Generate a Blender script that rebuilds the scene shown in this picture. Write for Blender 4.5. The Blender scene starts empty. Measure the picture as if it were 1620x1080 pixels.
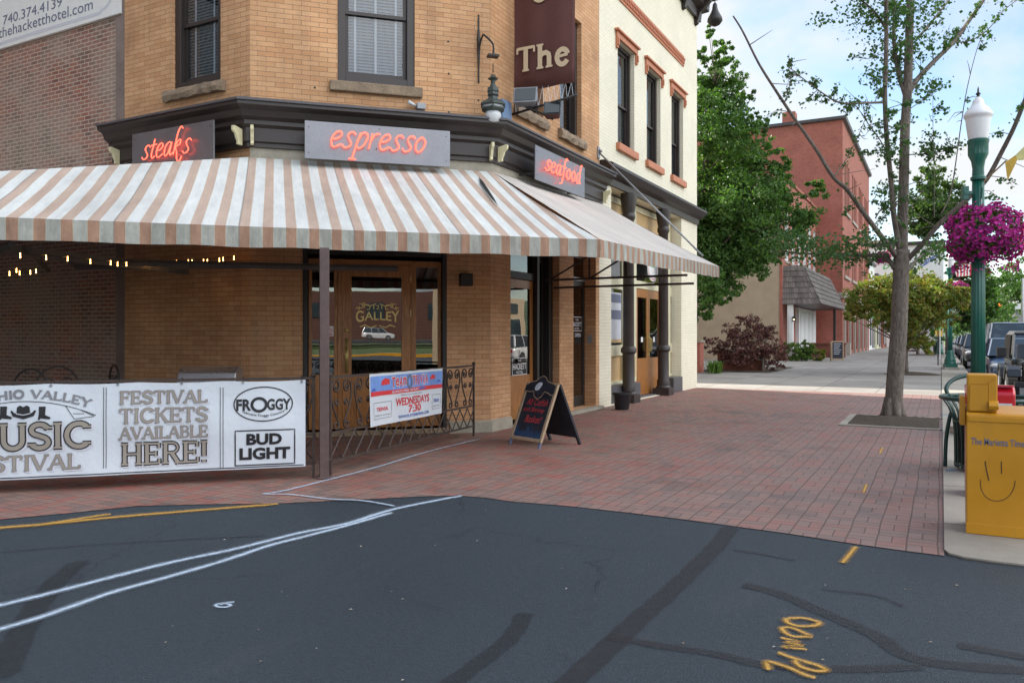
import bpy, math, random
import numpy as np
from mathutils import Matrix, Vector
R = math.radians
random.seed(7)
sc = bpy.context.scene
# ---------------- camera, world, sun, exposure ----------------
EYE = 1.6; FPX = 1256.0; HOR = 530.0; YAW = R(28.4)
cam = bpy.data.objects.new('camera', bpy.data.cameras.new('camera'))
sc.collection.objects.link(cam); sc.camera = cam
cam.data.sensor_width = 36; cam.data.lens = FPX/1620*36
cam.data.shift_y = -(540-HOR)/1620
cam.data.clip_start = 0.05; cam.data.clip_end = 3000
cam.location = (0, 0, EYE); cam.rotation_euler = (R(90), 0, YAW)
SUN_EL = 33.0
sun_dir = Vector((-0.97, 0.24, 0)).normalized()*math.cos(R(SUN_EL)) + Vector((0, 0, math.sin(R(SUN_EL))))
w = bpy.data.worlds.new('World'); sc.world = w; w.use_nodes = True
nt = w.node_tree; nt.nodes.clear()
def wn(t, **k):
    n = nt.nodes.new(t)
    for a, b in k.items(): setattr(n, a, b)
    return n
out = wn('ShaderNodeOutputWorld'); bg = wn('ShaderNodeBackground'); sky = wn('ShaderNodeTexSky')
sky.sky_type = 'NISHITA'; sky.sun_disc = False; sky.sun_elevation = R(SUN_EL)
sky.sun_rotation = math.atan2(sun_dir.x, sun_dir.y); sky.air_density = 1.0; sky.dust_density = 0.6; sky.ozone_density = 1.0
tc = wn('ShaderNodeTexCoord'); sep = wn('ShaderNodeSeparateXYZ'); nt.links.new(tc.outputs['Generated'], sep.inputs[0])
def wm(op, a, b):
    n = wn('ShaderNodeMath', operation=op)
    for i, x in enumerate((a, b)):
        if isinstance(x, (int, float)): n.inputs[i].default_value = x
        else: nt.links.new(x, n.inputs[i])
    return n.outputs[0]
zz = wm('ADD', wm('MAXIMUM', sep.outputs[2], 0.0), 0.22)
comb = wn('ShaderNodeCombineXYZ')
nt.links.new(wm('DIVIDE', sep.outputs[0], zz), comb.inputs[0]); nt.links.new(wm('DIVIDE', sep.outputs[1], zz), comb.inputs[1])
noi = wn('ShaderNodeTexNoise'); noi.inputs['Scale'].default_value = 1.35; noi.inputs['Detail'].default_value = 9; noi.inputs['Roughness'].default_value = 0.55
noi.inputs['Distortion'].default_value = 0.25
mp = wn('ShaderNodeMapping'); mp.inputs['Location'].default_value = (3.1, 1.7, 0); nt.links.new(comb.outputs[0], mp.inputs[0]); nt.links.new(mp.outputs[0], noi.inputs['Vector'])
cr = wn('ShaderNodeValToRGB'); cr.color_ramp.elements[0].position = 0.43; cr.color_ramp.elements[1].position = 0.57
nt.links.new(noi.outputs[0], cr.inputs[0])
mix = wn('ShaderNodeMix', data_type='RGBA'); nt.links.new(sky.outputs[0], mix.inputs[6]); # unseen bright cloud added opposite the sun to lift the street-facing walls
dp = wn('ShaderNodeVectorMath', operation='DOT_PRODUCT'); nt.links.new(tc.outputs['Generated'], dp.inputs[0]); dp.inputs[1].default_value = (0.97, 0.02, 0.25)
def wr(v, a, b, c, d):
    n = wn('ShaderNodeMapRange', interpolation_type='SMOOTHSTEP'); nt.links.new(v, n.inputs[0])
    for i, x in enumerate((a, b, c, d)): n.inputs[i+1].default_value = x
    return n.outputs[0]
fill_cloud = wm('MULTIPLY', wr(dp.outputs['Value'], 0.2, 0.85, 0.0, 1.0), wr(sep.outputs[2], 0.10, 0.38, 0.0, 1.0))
cs = wn('ShaderNodeVectorMath', operation='SCALE'); cs.inputs[0].default_value = (3.35, 3.45, 3.6); nt.links.new(wm('ADD', 1.0, wm('MULTIPLY', fill_cloud, 2.6)), cs.inputs['Scale'])
nt.links.new(cs.outputs[0], mix.inputs[7]); nt.links.new(wm('MAXIMUM', cr.outputs[0], fill_cloud), mix.inputs[0])
nt.links.new(mix.outputs[2], bg.inputs[0]); nt.links.new(bg.outputs[0], out.inputs[0]); bg.inputs[1].default_value = 0.08
sl = bpy.data.lights.new('sun', 'SUN'); sl.energy = 3.2; sl.angle = R(0.5); sl.color = (1.0, 0.93, 0.82)
so = bpy.data.objects.new('sun', sl); sc.collection.objects.link(so)
so.rotation_euler = sun_dir.to_track_quat('Z', 'Y').to_euler(); so.location = (-20, 5, 30)
sc.view_settings.view_transform = 'Standard'; sc.view_settings.look = 'None'; sc.view_settings.gamma = 1; sc.view_settings.exposure = 1.82
sc.render.engine = 'CYCLES'
# ---------------- picture geometry helpers (measure real positions) ----------------
FW = Vector((-math.sin(YAW), math.cos(YAW), 0)); RT = Vector((math.cos(YAW), math.sin(YAW), 0))
def P(px, py, d): 
    v = FW*d + RT*((px-810)/FPX*d); v.z = EYE + (HOR-py)/FPX*d; return v
def G(px, py, z=0.0):
    d = FPX*(EYE-z)/(py-HOR); v = P(px, py, d); v.z = z; return v
class Frame:
    """a vertical plane: u to the right seen from outside, w inward, z up"""
    def __init__(s, ox, oy, dx, dy):
        n = math.hypot(dx, dy); s.o = Vector((ox, oy, 0)); s.d = Vector((dx/n, dy/n, 0)); s.n = Vector((-dy/n, dx/n, 0))
        s.M = Matrix(((s.d.x, s.n.x, 0, ox), (s.d.y, s.n.y, 0, oy), (0, 0, 1, 0), (0, 0, 0, 1)))
    def out(s, k):
        p = s.o - s.n*k; return Frame(p.x, p.y, s.d.x, s.d.y)
    def hit(s, px, py=HOR):
        r = FW + RT*((px-810)/FPX); t = s.o.dot(s.n)/r.dot(s.n); q = r*t
        return (q-s.o).dot(s.d), EYE + (HOR-py)/FPX*t
    def pt(s, u, w, z): return s.M @ Vector((u, w, z))
col = sc.collection
INV = {}
class MB:
    def __init__(s, M=None): s.v = []; s.f = []; s.M = M; s.uv = {}
    def add(s, vs, fs, uvs=None):
        b = len(s.v); M = s.M
        for p in vs: s.v.append(tuple(M @ Vector(p)) if M is not None else tuple(p))
        for i, f in enumerate(fs):
            if uvs: s.uv[len(s.f)] = uvs[i]
            s.f.append(tuple(b+k for k in f))
        return s
    def box(s, x0, x1, y0, y1, z0, z1):
        return s.add([(x0,y0,z0),(x1,y0,z0),(x1,y1,z0),(x0,y1,z0),(x0,y0,z1),(x1,y0,z1),(x1,y1,z1),(x0,y1,z1)],
              [(0,3,2,1),(4,5,6,7),(0,1,5,4),(1,2,6,5),(2,3,7,6),(3,0,4,7)])
    def cbox(s, c, sx, sy, sz, rot=None):
        hx, hy, hz = sx/2, sy/2, sz/2
        vs = [Vector((a*hx, b*hy, g*hz)) for g in (-1, 1) for a, b in ((-1,-1),(1,-1),(1,1),(-1,1))]
        if rot is not None: vs = [rot @ v for v in vs]
        c = Vector(c)
        return s.add([c+v for v in vs], [(0,3,2,1),(4,5,6,7),(0,1,5,4),(1,2,6,5),(2,3,7,6),(3,0,4,7)])
    def quad(s, a, b, c, d, uv=None): return s.add([a, b, c, d], [(0,1,2,3)], [uv] if uv else None)
    def prism(s, poly, a0, a1, axis='y'):
        n = len(poly)
        def m(p, a): return {'y': (p[0], a, p[1]), 'x': (a, p[0], p[1]), 'z': (p[0], p[1], a)}[axis]
        vs = [m(p, a0) for p in poly] + [m(p, a1) for p in poly]
        fs = [tuple(range(n)), tuple(range(2*n-1, n-1, -1))] + [(i, i+n, (i+1) % n+n, (i+1) % n) for i in range(n)]
        return s.add(vs, fs)
    def tube(s, pts, r, n=6, closed=False, squash=1.0):
        pts = [Vector(p) for p in pts]; m = len(pts)
        if m < 2: return s
        rs = r if isinstance(r, (list, tuple)) else [r]*m
        vs = []; up = None
        for i, p in enumerate(pts):
            if closed: t = pts[(i+1) % m]-pts[i-1]
            else: t = pts[min(i+1, m-1)]-pts[max(i-1, 0)]
            if t.length < 1e-9: t = Vector((0, 0, 1))
            t.normalize()
            if up is None: up = Vector((0, 0, 1)) if abs(t.z) < 0.9 else Vector((1, 0, 0))
            a = up - t*up.dot(t)
            if a.length < 1e-4: a = t.orthogonal()
            a.normalize(); b = t.cross(a); up = a
            for k in range(n):
                th = 2*math.pi*k/n; vs.append(p + a*(rs[i]*math.cos(th)) + b*(rs[i]*squash*math.sin(th)))
        fs = []
        for i in range(m if closed else m-1):
            j = (i+1) % m
            for k in range(n): fs.append((i*n+k, i*n+(k+1) % n, j*n+(k+1) % n, j*n+k))
        if not closed: fs += [tuple(range(n-1, -1, -1)), tuple((m-1)*n+k for k in range(n))]
        return s.add(vs, fs)
    def lathe(s, prof, n=20, c=(0,0,0), flute=None, caps=True):
        vs = []
        for r, z in prof:
            for k in range(n):
                th = 2*math.pi*k/n; q = r
                if flute and r > 0: q = r*(1 - flute[1]*(0.5+0.5*math.cos(flute[0]*th))) if (len(flute) < 3 or flute[2] <= z <= flute[3]) else r
                vs.append((c[0]+q*math.cos(th), c[1]+q*math.sin(th), c[2]+z))
        fs = [(i*n+k, i*n+(k+1) % n, (i+1)*n+(k+1) % n, (i+1)*n+k) for i in range(len(prof)-1) for k in range(n)]
        if caps: fs += [tuple(range(n-1, -1, -1)), tuple((len(prof)-1)*n+k for k in range(n))]
        return s.add(vs, fs)
    def ball(s, c, rx, ry=None, rz=None, n=12, m=8):
        ry = ry or rx; rz = rz or rx
        prof = [(math.sin(math.pi*i/m), -math.cos(math.pi*i/m)) for i in range(m+1)]
        vs = []
        for r, z in prof:
            for k in range(n):
                th = 2*math.pi*k/n; vs.append((c[0]+rx*r*math.cos(th), c[1]+ry*r*math.sin(th), c[2]+rz*z))
        return s.add(vs, [(i*n+k, i*n+(k+1) % n, (i+1)*n+(k+1) % n, (i+1)*n+k) for i in range(m) for k in range(n)])
    def ribbon(s, pts, wd, w=0.0, soft=False):
        """flat stroke in the local u,z plane at depth w"""
        pts = [Vector((p[0], p[1])) for p in pts]
        if s.M is None and not isinstance(wd, (list, tuple)):
            q = [pts[0]]
            for a, b in zip(pts, pts[1:]):
                k = max(1, int((b-a).length/0.06)) if (b-a).length > 0.1 else 1
                q += [a.lerp(b, (j+1)/k) for j in range(k)]
            pts = q
        m = len(pts)
        ws = wd if isinstance(wd, (list, tuple)) else [wd]*m
        L = []; Rr = []; 
        for i in range(m):
            t = pts[min(i+1, m-1)]-pts[max(i-1, 0)]
            if t.length < 1e-9: t = Vector((1, 0))
            t.normalize(); nn = Vector((-t.y, t.x))*ws[i]/2
            L.append(pts[i]+nn); Rr.append(pts[i]-nn)
        for i in range(m-1):
            q = [Rr[i], Rr[i+1], L[i+1], L[i]]
            s.add([(p.x, w, p.y) for p in q], [(0,1,2,3)])
        return s
    def build(s, name, mat, parent=None, bevel=0, smooth=False, sub=0, origin=None, solid=0, kind=None, ang=None):
        inv = None
        if parent is not None: inv = INV.get(parent.name)
        elif origin is not None: inv = Matrix.Translation(-Vector(origin))
        vs = [inv @ Vector(p) for p in s.v] if inv is not None else s.v
        me = bpy.data.meshes.new(name); me.from_pydata([tuple(p) for p in vs], [], s.f)
        uvl = me.uv_layers.new(name='UVMap')
        W = s.v
        for pi, poly in enumerate(me.polygons):
            idx = s.f[pi]
            if pi in s.uv:
                for li, uv in zip(poly.loop_indices, s.uv[pi]): uvl.data[li].uv = uv
                continue
            a = Vector(W[idx[0]]); n = Vector((0,0,0))
            for k in range(1, len(idx)-1): n += (Vector(W[idx[k]])-a).cross(Vector(W[idx[k+1]])-a)
            if n.length > 0: n.normalize()
            if abs(n.z) > 0.75:
                for li, vi in zip(poly.loop_indices, idx): uvl.data[li].uv = (W[vi][0], W[vi][1])
            else:
                t = Vector((-n.y, n.x, 0)); 
                if t.length > 0: t.normalize()
                for li, vi in zip(poly.loop_indices, idx):
                    q = Vector(W[vi]); uvl.data[li].uv = (q.dot(t), q.z)
        me.materials.append(mat)
        if smooth:
            for p in me.polygons: p.use_smooth = True
            if ang: me.set_sharp_from_angle(angle=R(ang))
        o = bpy.data.objects.new(name, me); col.objects.link(o)
        if parent is not None:
            o.parent = parent; INV[o.name] = inv
        elif origin is not None:
            o.location = origin; INV[o.name] = inv
        else: INV[o.name] = None
        if solid:
            m = o.modifiers.new('s', 'SOLIDIFY'); m.thickness = solid; m.offset = 0
        if bevel:
            m = o.modifiers.new('b', 'BEVEL'); m.width = bevel; m.segments = 2; m.limit_method = 'ANGLE'
        if sub:
            m = o.modifiers.new('u', 'SUBSURF'); m.levels = sub; m.render_levels = sub
        if kind: o['kind'] = kind
        return o
def thing(name, label, cat, loc=(0,0,0), rz=0.0, group=None, s=1.0):
    o = bpy.data.objects.new(name, None); col.objects.link(o); o.empty_display_size = 0.2
    o.location = loc; o.rotation_euler = (0, 0, rz)
    INV[o.name] = (Matrix.Translation(Vector(loc)) @ Matrix.Rotation(rz, 4, 'Z')).inverted()
    return tag(o, label, cat, group)
def tag(o, label=None, cat=None, group=None):
    if label: o['label'] = label
    if cat: o['category'] = cat
    if group: o['group'] = group
    return o
def kids(o): return [c for c in bpy.data.objects if c.parent == o]
def dup(root, loc, rz, label, group=None, scale=None):
    r = root.copy(); col.objects.link(r); r.location = loc; r.rotation_euler = (0, 0, rz)
    if scale: r.scale = (scale,)*3
    r['label'] = label
    if group: r['group'] = group
    for ch in kids(root):
        c = ch.copy(); col.objects.link(c); c.parent = r
        for g in kids(ch):
            d = g.copy(); col.objects.link(d); d.parent = c
    return r
def smoothpath(pts, k=5, closed=False):
    pts = [Vector(p) for p in pts]; n = len(pts); o = []
    rng = range(n if closed else n-1)
    for i in rng:
        if closed: a, b, c, d = pts[i-1], pts[i], pts[(i+1) % n], pts[(i+2) % n]
        else: a, b, c, d = pts[max(i-1, 0)], pts[i], pts[i+1], pts[min(i+2, n-1)]
        for j in range(k):
            t = j/k
            o.append(0.5*((2*b)+(c-a)*t+(2*a-5*b+4*c-d)*t*t+(3*b-a-3*c+d)*t**3))
    if not closed: o.append(pts[-1])
    return o
# ---------------- materials ----------------
class NT:
    def __init__(s, name):
        s.m = bpy.data.materials.new(name); s.m.use_nodes = True; s.t = s.m.node_tree; s.t.nodes.clear()
        s.out = s.n('ShaderNodeOutputMaterial'); s.tc = s.n('ShaderNodeTexCoord')
    def n(s, ty, **k):
        n = s.t.nodes.new(ty)
        for a, b in k.items():
            if a.startswith('i_'): s.set(n.inputs[a[2:].replace('_', ' ')], b)
            else: setattr(n, a, b)
        return n
    def set(s, sock, v):
        if hasattr(v, 'links') or hasattr(v, 'is_linked') and not isinstance(v, (int, float, tuple)): s.t.links.new(v, sock)
        else:
            if isinstance(v, tuple) and len(v) == 3 and sock.type == 'RGBA': v = v+(1,)
            sock.default_value = v
    def m_(s, op, a, b=0.0, c=None):
        n = s.n('ShaderNodeMath', operation=op); s.set(n.inputs[0], a); s.set(n.inputs[1], b)
        if c is not None: s.set(n.inputs[2], c)
        return n.outputs[0]
    def mix(s, f, a, b, blend='MIX'):
        n = s.n('ShaderNodeMix', data_type='RGBA', blend_type=blend); s.set(n.inputs[0], f); s.set(n.inputs[6], a); s.set(n.inputs[7], b); return n.outputs[2]
    def noise(s, scale, vec=None, detail=4, rough=0.6, out='Fac', dist=0):
        n = s.n('ShaderNodeTexNoise'); n.inputs['Scale'].default_value = scale; n.inputs['Detail'].default_value = detail; n.inputs['Roughness'].default_value = rough
        n.inputs['Distortion'].default_value = dist
        s.t.links.new(vec if vec is not None else s.tc.outputs['Object'], n.inputs['Vector']); return n.outputs[out]
    def ramp(s, f, *st):
        n = s.n('ShaderNodeValToRGB'); e = n.color_ramp.elements
        while len(e) < len(st): e.new(0.5)
        for x, (p, c) in zip(e, st):
            x.position = p; x.color = (c, c, c, 1) if isinstance(c, (int, float)) else tuple(c)+(1,)
        s.t.links.new(f, n.inputs[0]); return n.outputs[0]
    def mapv(s, vec, scale=(1,1,1), loc=(0,0,0), rot=(0,0,0)):
        n = s.n('ShaderNodeMapping'); s.t.links.new(vec, n.inputs[0]); n.inputs['Scale'].default_value = scale; n.inputs['Location'].default_value = loc; n.inputs['Rotation'].default_value = rot
        return n.outputs[0]
    def bsdf(s, color, rough=0.7, metal=0.0, bump=None, bstr=0.3, bdist=0.01, spec=None, **k):
        b = s.n('ShaderNodeBsdfPrincipled'); s.set(b.inputs['Base Color'], color); s.set(b.inputs['Roughness'], rough); s.set(b.inputs['Metallic'], metal)
        if spec is not None: b.inputs['Specular IOR Level'].default_value = spec
        for a, v in k.items(): s.set(b.inputs[a.replace('_', ' ')], v)
        if bump is not None:
            q = s.n('ShaderNodeBump'); q.inputs['Strength'].default_value = bstr; q.inputs['Distance'].default_value = bdist
            s.t.links.new(bump, q.inputs['Height']); s.t.links.new(q.outputs[0], b.inputs['Normal'])
        s.t.links.new(b.outputs[0], s.out.inputs[0]); return b
def cmul(c, k): return tuple(x*k for x in c)
def simple(name, c, rough=0.6, metal=0.0, var=0.25, scale=6.0, bump=0.15, bdist=0.004, spec=None, **k):
    t = NT(name); f = t.noise(scale, detail=6); f2 = t.noise(scale*9, detail=3)
    g = t.ramp(t.m_('ADD', t.m_('MULTIPLY', f, 0.65), t.m_('MULTIPLY', f2, 0.35)), (0.3, cmul(c, 1-var)), (0.7, cmul(c, 1+var*0.6)))
    rr = t.m_('ADD', rough-0.08, t.m_('MULTIPLY', f, 0.16))
    t.bsdf(g, rr, metal, bump=f2 if bump else None, bstr=bump, bdist=bdist, spec=spec, **k); return t.m
def brick(name, bw, bh, mort, c1, c2, cm, mask=None, paint=None, bstr=0.5, stain=0.25, rough=0.8, extra=None, offset=0.5):
    t = NT(name); uv = t.tc.outputs['UV']
    b = t.n('ShaderNodeTexBrick'); b.offset = offset; b.inputs['Scale'].default_value = 1; b.inputs['Brick Width'].default_value = bw; b.inputs['Row Height'].default_value = bh
    b.inputs['Mortar Size'].default_value = mort; b.inputs['Mortar Smooth'].default_value = 0.25; b.inputs['Bias'].default_value = -0.15
    wob = t.noise(3.0, uv, out='Color', detail=2); vm = t.n('ShaderNodeVectorMath', operation='MULTIPLY_ADD'); t.t.links.new(wob, vm.inputs[0]); vm.inputs[1].default_value = (0.008,)*3; t.t.links.new(uv, vm.inputs[2])
    t.t.links.new(vm.outputs[0], b.inputs['Vector'])
    # individual brick tone
    b.inputs['Color1'].default_value = (0, 0, 0, 1); b.inputs['Color2'].default_value = (1, 1, 1, 1); b.inputs['Mortar'].default_value = (0.5, 0.5, 0.5, 1)
    tone = t.ramp(b.outputs['Color'], (0.0, c1), (0.55, tuple((x+y)/2 for x, y in zip(c1, c2))), (0.86, c2), (1.0, cmul(c2, 0.72)))
    n1 = t.noise(0.9, uv, detail=6); n2 = t.noise(45, uv, detail=3)
    tone = t.mix(1.0, tone, t.ramp(n1, (0.25, 1-stain), (0.7, 1.08)), 'MULTIPLY')
    tone = t.mix(1.0, tone, t.ramp(n2, (0.2, 0.82), (0.8, 1.12)), 'MULTIPLY')
    if extra: tone = extra(t, tone, uv)
    c = t.mix(b.outputs['Fac'], tone, cm)
    h = t.m_('ADD', t.m_('MULTIPLY', t.m_('SUBTRACT', 1.0, b.outputs['Fac']), 1.0), t.m_('MULTIPLY', n2, 0.25))
    t.bsdf(c, rough, bump=h, bstr=bstr, bdist=0.008, spec=0.3); return t.m
M = {}
def soot(t, c, uv):
    s = t.ramp(t.noise(2.2, t.mapv(uv, scale=(1.6, 0.22, 1)), detail=7, rough=0.7), (0.50, 0.0), (0.75, 1.0)); c = t.mix(t.m_('MULTIPLY', s, 0.38), c, (0.24, 0.15, 0.10))
    d = t.ramp(t.noise(0.6, t.mapv(uv, loc=(7, 3, 0)), detail=5), (0.40, 0.90), (0.65, 1.10)); return t.mix(1.0, c, d, 'MULTIPLY')
M['ybrick'] = brick('yellow_brick', 0.262, 0.076, 0.0035, (0.63, 0.365, 0.195), (0.54, 0.285, 0.14), (0.19, 0.115, 0.075), stain=0.2, extra=soot)
def aged(t, c, uv):
    g = t.ramp(t.noise(0.7, uv, detail=8, rough=0.7), (0.38, 0.0), (0.58, 1.0))
    c = t.mix(t.m_('MULTIPLY', g, 0.85), c, (0.30, 0.24, 0.20))
    d = t.ramp(t.noise(1.6, t.mapv(uv, loc=(5, 2, 0)), detail=8, rough=0.75), (0.50, 0.0), (0.64, 1.0))
    c = t.mix(t.m_('MULTIPLY', d, 0.65), c, (0.10, 0.085, 0.075))
    e = t.ramp(t.noise(2.6, t.mapv(uv, loc=(9, 4, 0)), detail=10, rough=0.8), (0.56, 0.0), (0.66, 1.0))
    return t.mix(t.m_('MULTIPLY', e, 0.6), c, (0.42, 0.38, 0.31))
M['rbrick'] = brick('old_red_brick', 0.215, 0.072, 0.010, (0.40, 0.165, 0.115), (0.22, 0.09, 0.075), (0.46, 0.38, 0.31), extra=aged, stain=0.35, bstr=0.8)
M['cbrick'] = brick('cream_painted_brick', 0.215, 0.072, 0.004, (0.80, 0.75, 0.60), (0.77, 0.72, 0.57), (0.58, 0.54, 0.42), stain=0.08, bstr=0.7, rough=0.55)
M['fbrick'] = brick('bright_red_brick', 0.22, 0.075, 0.006, (0.43, 0.135, 0.098), (0.33, 0.10, 0.072), (0.38, 0.22, 0.175), stain=0.25)
M['pbrick'] = brick('planter_brick', 0.22, 0.075, 0.006, (0.24, 0.075, 0.05), (0.16, 0.05, 0.04), (0.2, 0.14, 0.1), stain=0.25)
M['shingle'] = brick('wood_shingle', 0.16, 0.30, 0.012, (0.25, 0.21, 0.19), (0.145, 0.125, 0.115), (0.03, 0.025, 0.022), stain=0.3, bstr=1.0)
M['dbrown'] = simple('dark_brown_paint', (0.036, 0.026, 0.024), 0.42, scale=4)
M['slate'] = simple('cornice_cap_metal', (0.085, 0.08, 0.088), 0.5, scale=3)
M['black'] = simple('black_iron', (0.018, 0.015, 0.014), 0.5, scale=20, bump=0.3)
M['rusty'] = simple('rusty_iron', (0.05, 0.032, 0.026), 0.65, scale=14, var=0.5, bump=0.4)
M['postpaint'] = simple('weathered_brown_post', (0.10, 0.062, 0.058), 0.55, scale=10, var=0.4)
M['cream'] = simple('cream_paint', (0.66, 0.60, 0.38), 0.5, scale=3, var=0.12)
M['creamwall'] = simple('pale_cream_woodwork', (0.62, 0.58, 0.40), 0.5, scale=3, var=0.12)
M['tanpanel'] = simple('tan_panel', (0.55, 0.37, 0.17), 0.6, scale=3, var=0.15)
M['terra'] = simple('terracotta_trim', (0.50, 0.185, 0.095), 0.6, scale=5, var=0.2)
M['stone'] = simple('sandstone', (0.30, 0.22, 0.15), 0.85, scale=5, var=0.45, bump=0.8, bdist=0.02)
M['fascia'] = simple('grey_cement_fascia', (0.34, 0.31, 0.25), 0.85, scale=4, var=0.3, bump=0.5, bdist=0.01)
M['steel'] = simple('brushed_sheet_metal', (0.23, 0.23, 0.25), 0.38, metal=0.75, scale=2.5, var=0.18, bump=0.05)
M['steelgrey'] = simple('dull_grey_metal', (0.30, 0.31, 0.33), 0.5, metal=0.4, scale=6, var=0.2)
M['stainless'] = simple('stainless_lid', (0.55, 0.55, 0.57), 0.28, metal=0.9, scale=3, var=0.1, bump=0.03)
M['white'] = simple('white_paint', (0.75, 0.75, 0.74), 0.5, scale=4, var=0.06)
M['vinyl'] = simple('white_vinyl', (0.60, 0.645, 0.70), 0.32, scale=1.5, var=0.05, bump=0.2, bdist=0.02)
M['ink'] = simple('black_ink', (0.015, 0.015, 0.018), 0.4, scale=9, var=0.1, bump=0)
M['taupe'] = simple('taupe_ink', (0.30, 0.265, 0.225), 0.5, scale=9, var=0.1, bump=0)
M['greyink'] = simple('grey_ink', (0.20, 0.20, 0.22), 0.5, scale=9, var=0.1, bump=0)
M['palegrey'] = simple('pale_grey_ink', (0.58, 0.59, 0.65), 0.5, scale=9, var=0.05, bump=0)
M['redink'] = simple('red_ink', (0.60, 0.035, 0.04), 0.45, scale=9, var=0.08, bump=0)
M['blueink'] = simple('blue_ink', (0.06, 0.12, 0.42), 0.45, scale=9, var=0.12, bump=0)
M['skyink'] = simple('light_blue_print', (0.16, 0.30, 0.68), 0.4, scale=5, var=0.3, bump=0)
M['greyblue'] = simple('grey_blue_lettering', (0.13, 0.15, 0.23), 0.5, scale=9, var=0.1, bump=0)
M['goldink'] = simple('gold_leaf', (0.55, 0.42, 0.16), 0.35, metal=0.6, scale=9, var=0.1, bump=0)
M['pinkink'] = simple('magenta_print', (0.55, 0.12, 0.50), 0.5, scale=9, var=0.2, bump=0)
M['greenink'] = simple('green_print', (0.10, 0.42, 0.10), 0.5, scale=9, var=0.2, bump=0)
M['banner'] = simple('maroon_fabric', (0.115, 0.042, 0.036), 0.8, scale=3, var=0.18, bump=0.3)
M['beige'] = simple('beige_lettering', (0.62, 0.48, 0.32), 0.7, scale=6, var=0.08, bump=0)
M['green'] = simple('dark_green_enamel', (0.012, 0.115, 0.085), 0.32, scale=5, var=0.2, bump=0.1, spec=0.6)
M['dgreen'] = simple('green_black_enamel', (0.014, 0.055, 0.045), 0.35, scale=5, var=0.2, bump=0.1)
M['globe'] = simple('milk_glass', (0.82, 0.83, 0.85), 0.25, scale=2, var=0.05, bump=0)
M['frost'] = simple('frosted_glass', (0.62, 0.64, 0.66), 0.2, scale=8, var=0.1, bump=0)
M['pot'] = simple('black_plastic', (0.022, 0.024, 0.028), 0.45, scale=8)
M['soil'] = simple('soil', (0.10, 0.075, 0.05), 0.95, scale=30, var=0.6, bump=1.0, bdist=0.03)
M['tyre'] = simple('tyre_rubber', (0.02, 0.02, 0.021), 0.8, scale=20)
M['chrome'] = simple('alloy', (0.5, 0.5, 0.52), 0.25, metal=0.9, scale=9, var=0.1)
M['tan'] = simple('tan_stucco', (0.42, 0.33, 0.23), 0.9, scale=1.2, var=0.16, bump=0.5, bdist=0.01)
M['pebble'] = simple('pale_stone_trim', (0.40, 0.35, 0.30), 0.85, scale=6, var=0.2)
M['roof'] = simple('roofing', (0.08, 0.08, 0.085), 0.9, scale=5)
M['graphite'] = simple('asphalt_plain', (0.05, 0.052, 0.056), 0.85, scale=8, bump=0.5)
M['dark'] = simple('dark_interior', (0.012, 0.011, 0.010), 0.8, scale=4)
M['blind'] = simple('blind_slat', (0.34, 0.38, 0.45), 0.5, scale=4, var=0.1)
M['dblind'] = simple('dark_blind', (0.24, 0.25, 0.27), 0.6, scale=4, var=0.1)
M['tape'] = simple('blind_tape', (0.80, 0.76, 0.82), 0.6, scale=4, var=0.1)
M['board'] = simple('chalkboard', (0.018, 0.022, 0.035), 0.6, scale=6, var=0.5)
M['boardwood'] = simple('pale_wood_trim', (0.36, 0.26, 0.17), 0.6, scale=12, var=0.2)
M['chalkred'] = simple('red_chalk', (0.50, 0.045, 0.05), 0.9, scale=60, var=0.5, bump=0)
M['chalkblue'] = simple('blue_chalk_wash', (0.02, 0.055, 0.13), 0.8, scale=20, var=0.6, bump=0)
M['silver'] = simple('silver_bird', (0.55, 0.6, 0.68), 0.5, scale=10, var=0.2, bump=0)
M['yflag'] = simple('yellow_fabric', (0.62, 0.40, 0.06), 0.7, scale=14, var=0.4)
M['lemon'] = simple('pale_yellow_fabric', (0.65, 0.60, 0.25), 0.7, scale=14, var=0.3)
M['wood'] = simple('bare_wood', (0.30, 0.20, 0.11), 0.7, scale=14)
M['bluepaint'] = simple('spray_blue', (0.05, 0.22, 0.50), 0.8, scale=20)
def m_oak():
    t = NT('varnished_oak'); v = t.mapv(t.tc.outputs['Object'], scale=(6, 6, 0.7)); n = t.noise(5, v, detail=8, dist=1.5)
    c = t.ramp(n, (0.3, (0.20, 0.075, 0.018)), (0.55, (0.36, 0.15, 0.04)), (0.75, (0.44, 0.20, 0.06)))
    t.bsdf(c, 0.35, bump=n, bstr=0.1, spec=0.5); return t.m
M['oak'] = m_oak()
def m_glass(name, tint=0.75, ior=1.6, rough=0.0):
    t = NT(name); fr = t.n('ShaderNodeFresnel'); fr.inputs[0].default_value = ior
    tr = t.n('ShaderNodeBsdfTransparent'); tr.inputs[0].default_value = (tint*0.95, tint, tint*1.02, 1)
    gl = t.n('ShaderNodeBsdfGlossy'); gl.inputs['Roughness'].default_value = rough; gl.inputs['Color'].default_value = (1, 1, 1, 1)
    bp = t.n('ShaderNodeBump'); bp.inputs['Strength'].default_value = 0.04; bp.inputs['Distance'].default_value = 0.02
    t.t.links.new(t.noise(1.5, detail=1), bp.inputs['Height']); t.t.links.new(bp.outputs[0], gl.inputs['Normal'])
    mx = t.n('ShaderNodeMixShader'); gb = t.n('ShaderNodeNewGeometry'); t.t.links.new(t.m_('MULTIPLY', fr.outputs[0], t.m_('SUBTRACT', 1.0, gb.outputs['Backfacing'])), mx.inputs[0]); t.t.links.new(tr.outputs[0], mx.inputs[1]); t.t.links.new(gl.outputs[0], mx.inputs[2])
    t.t.links.new(mx.outputs[0], t.out.inputs[0]); return t.m
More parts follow.
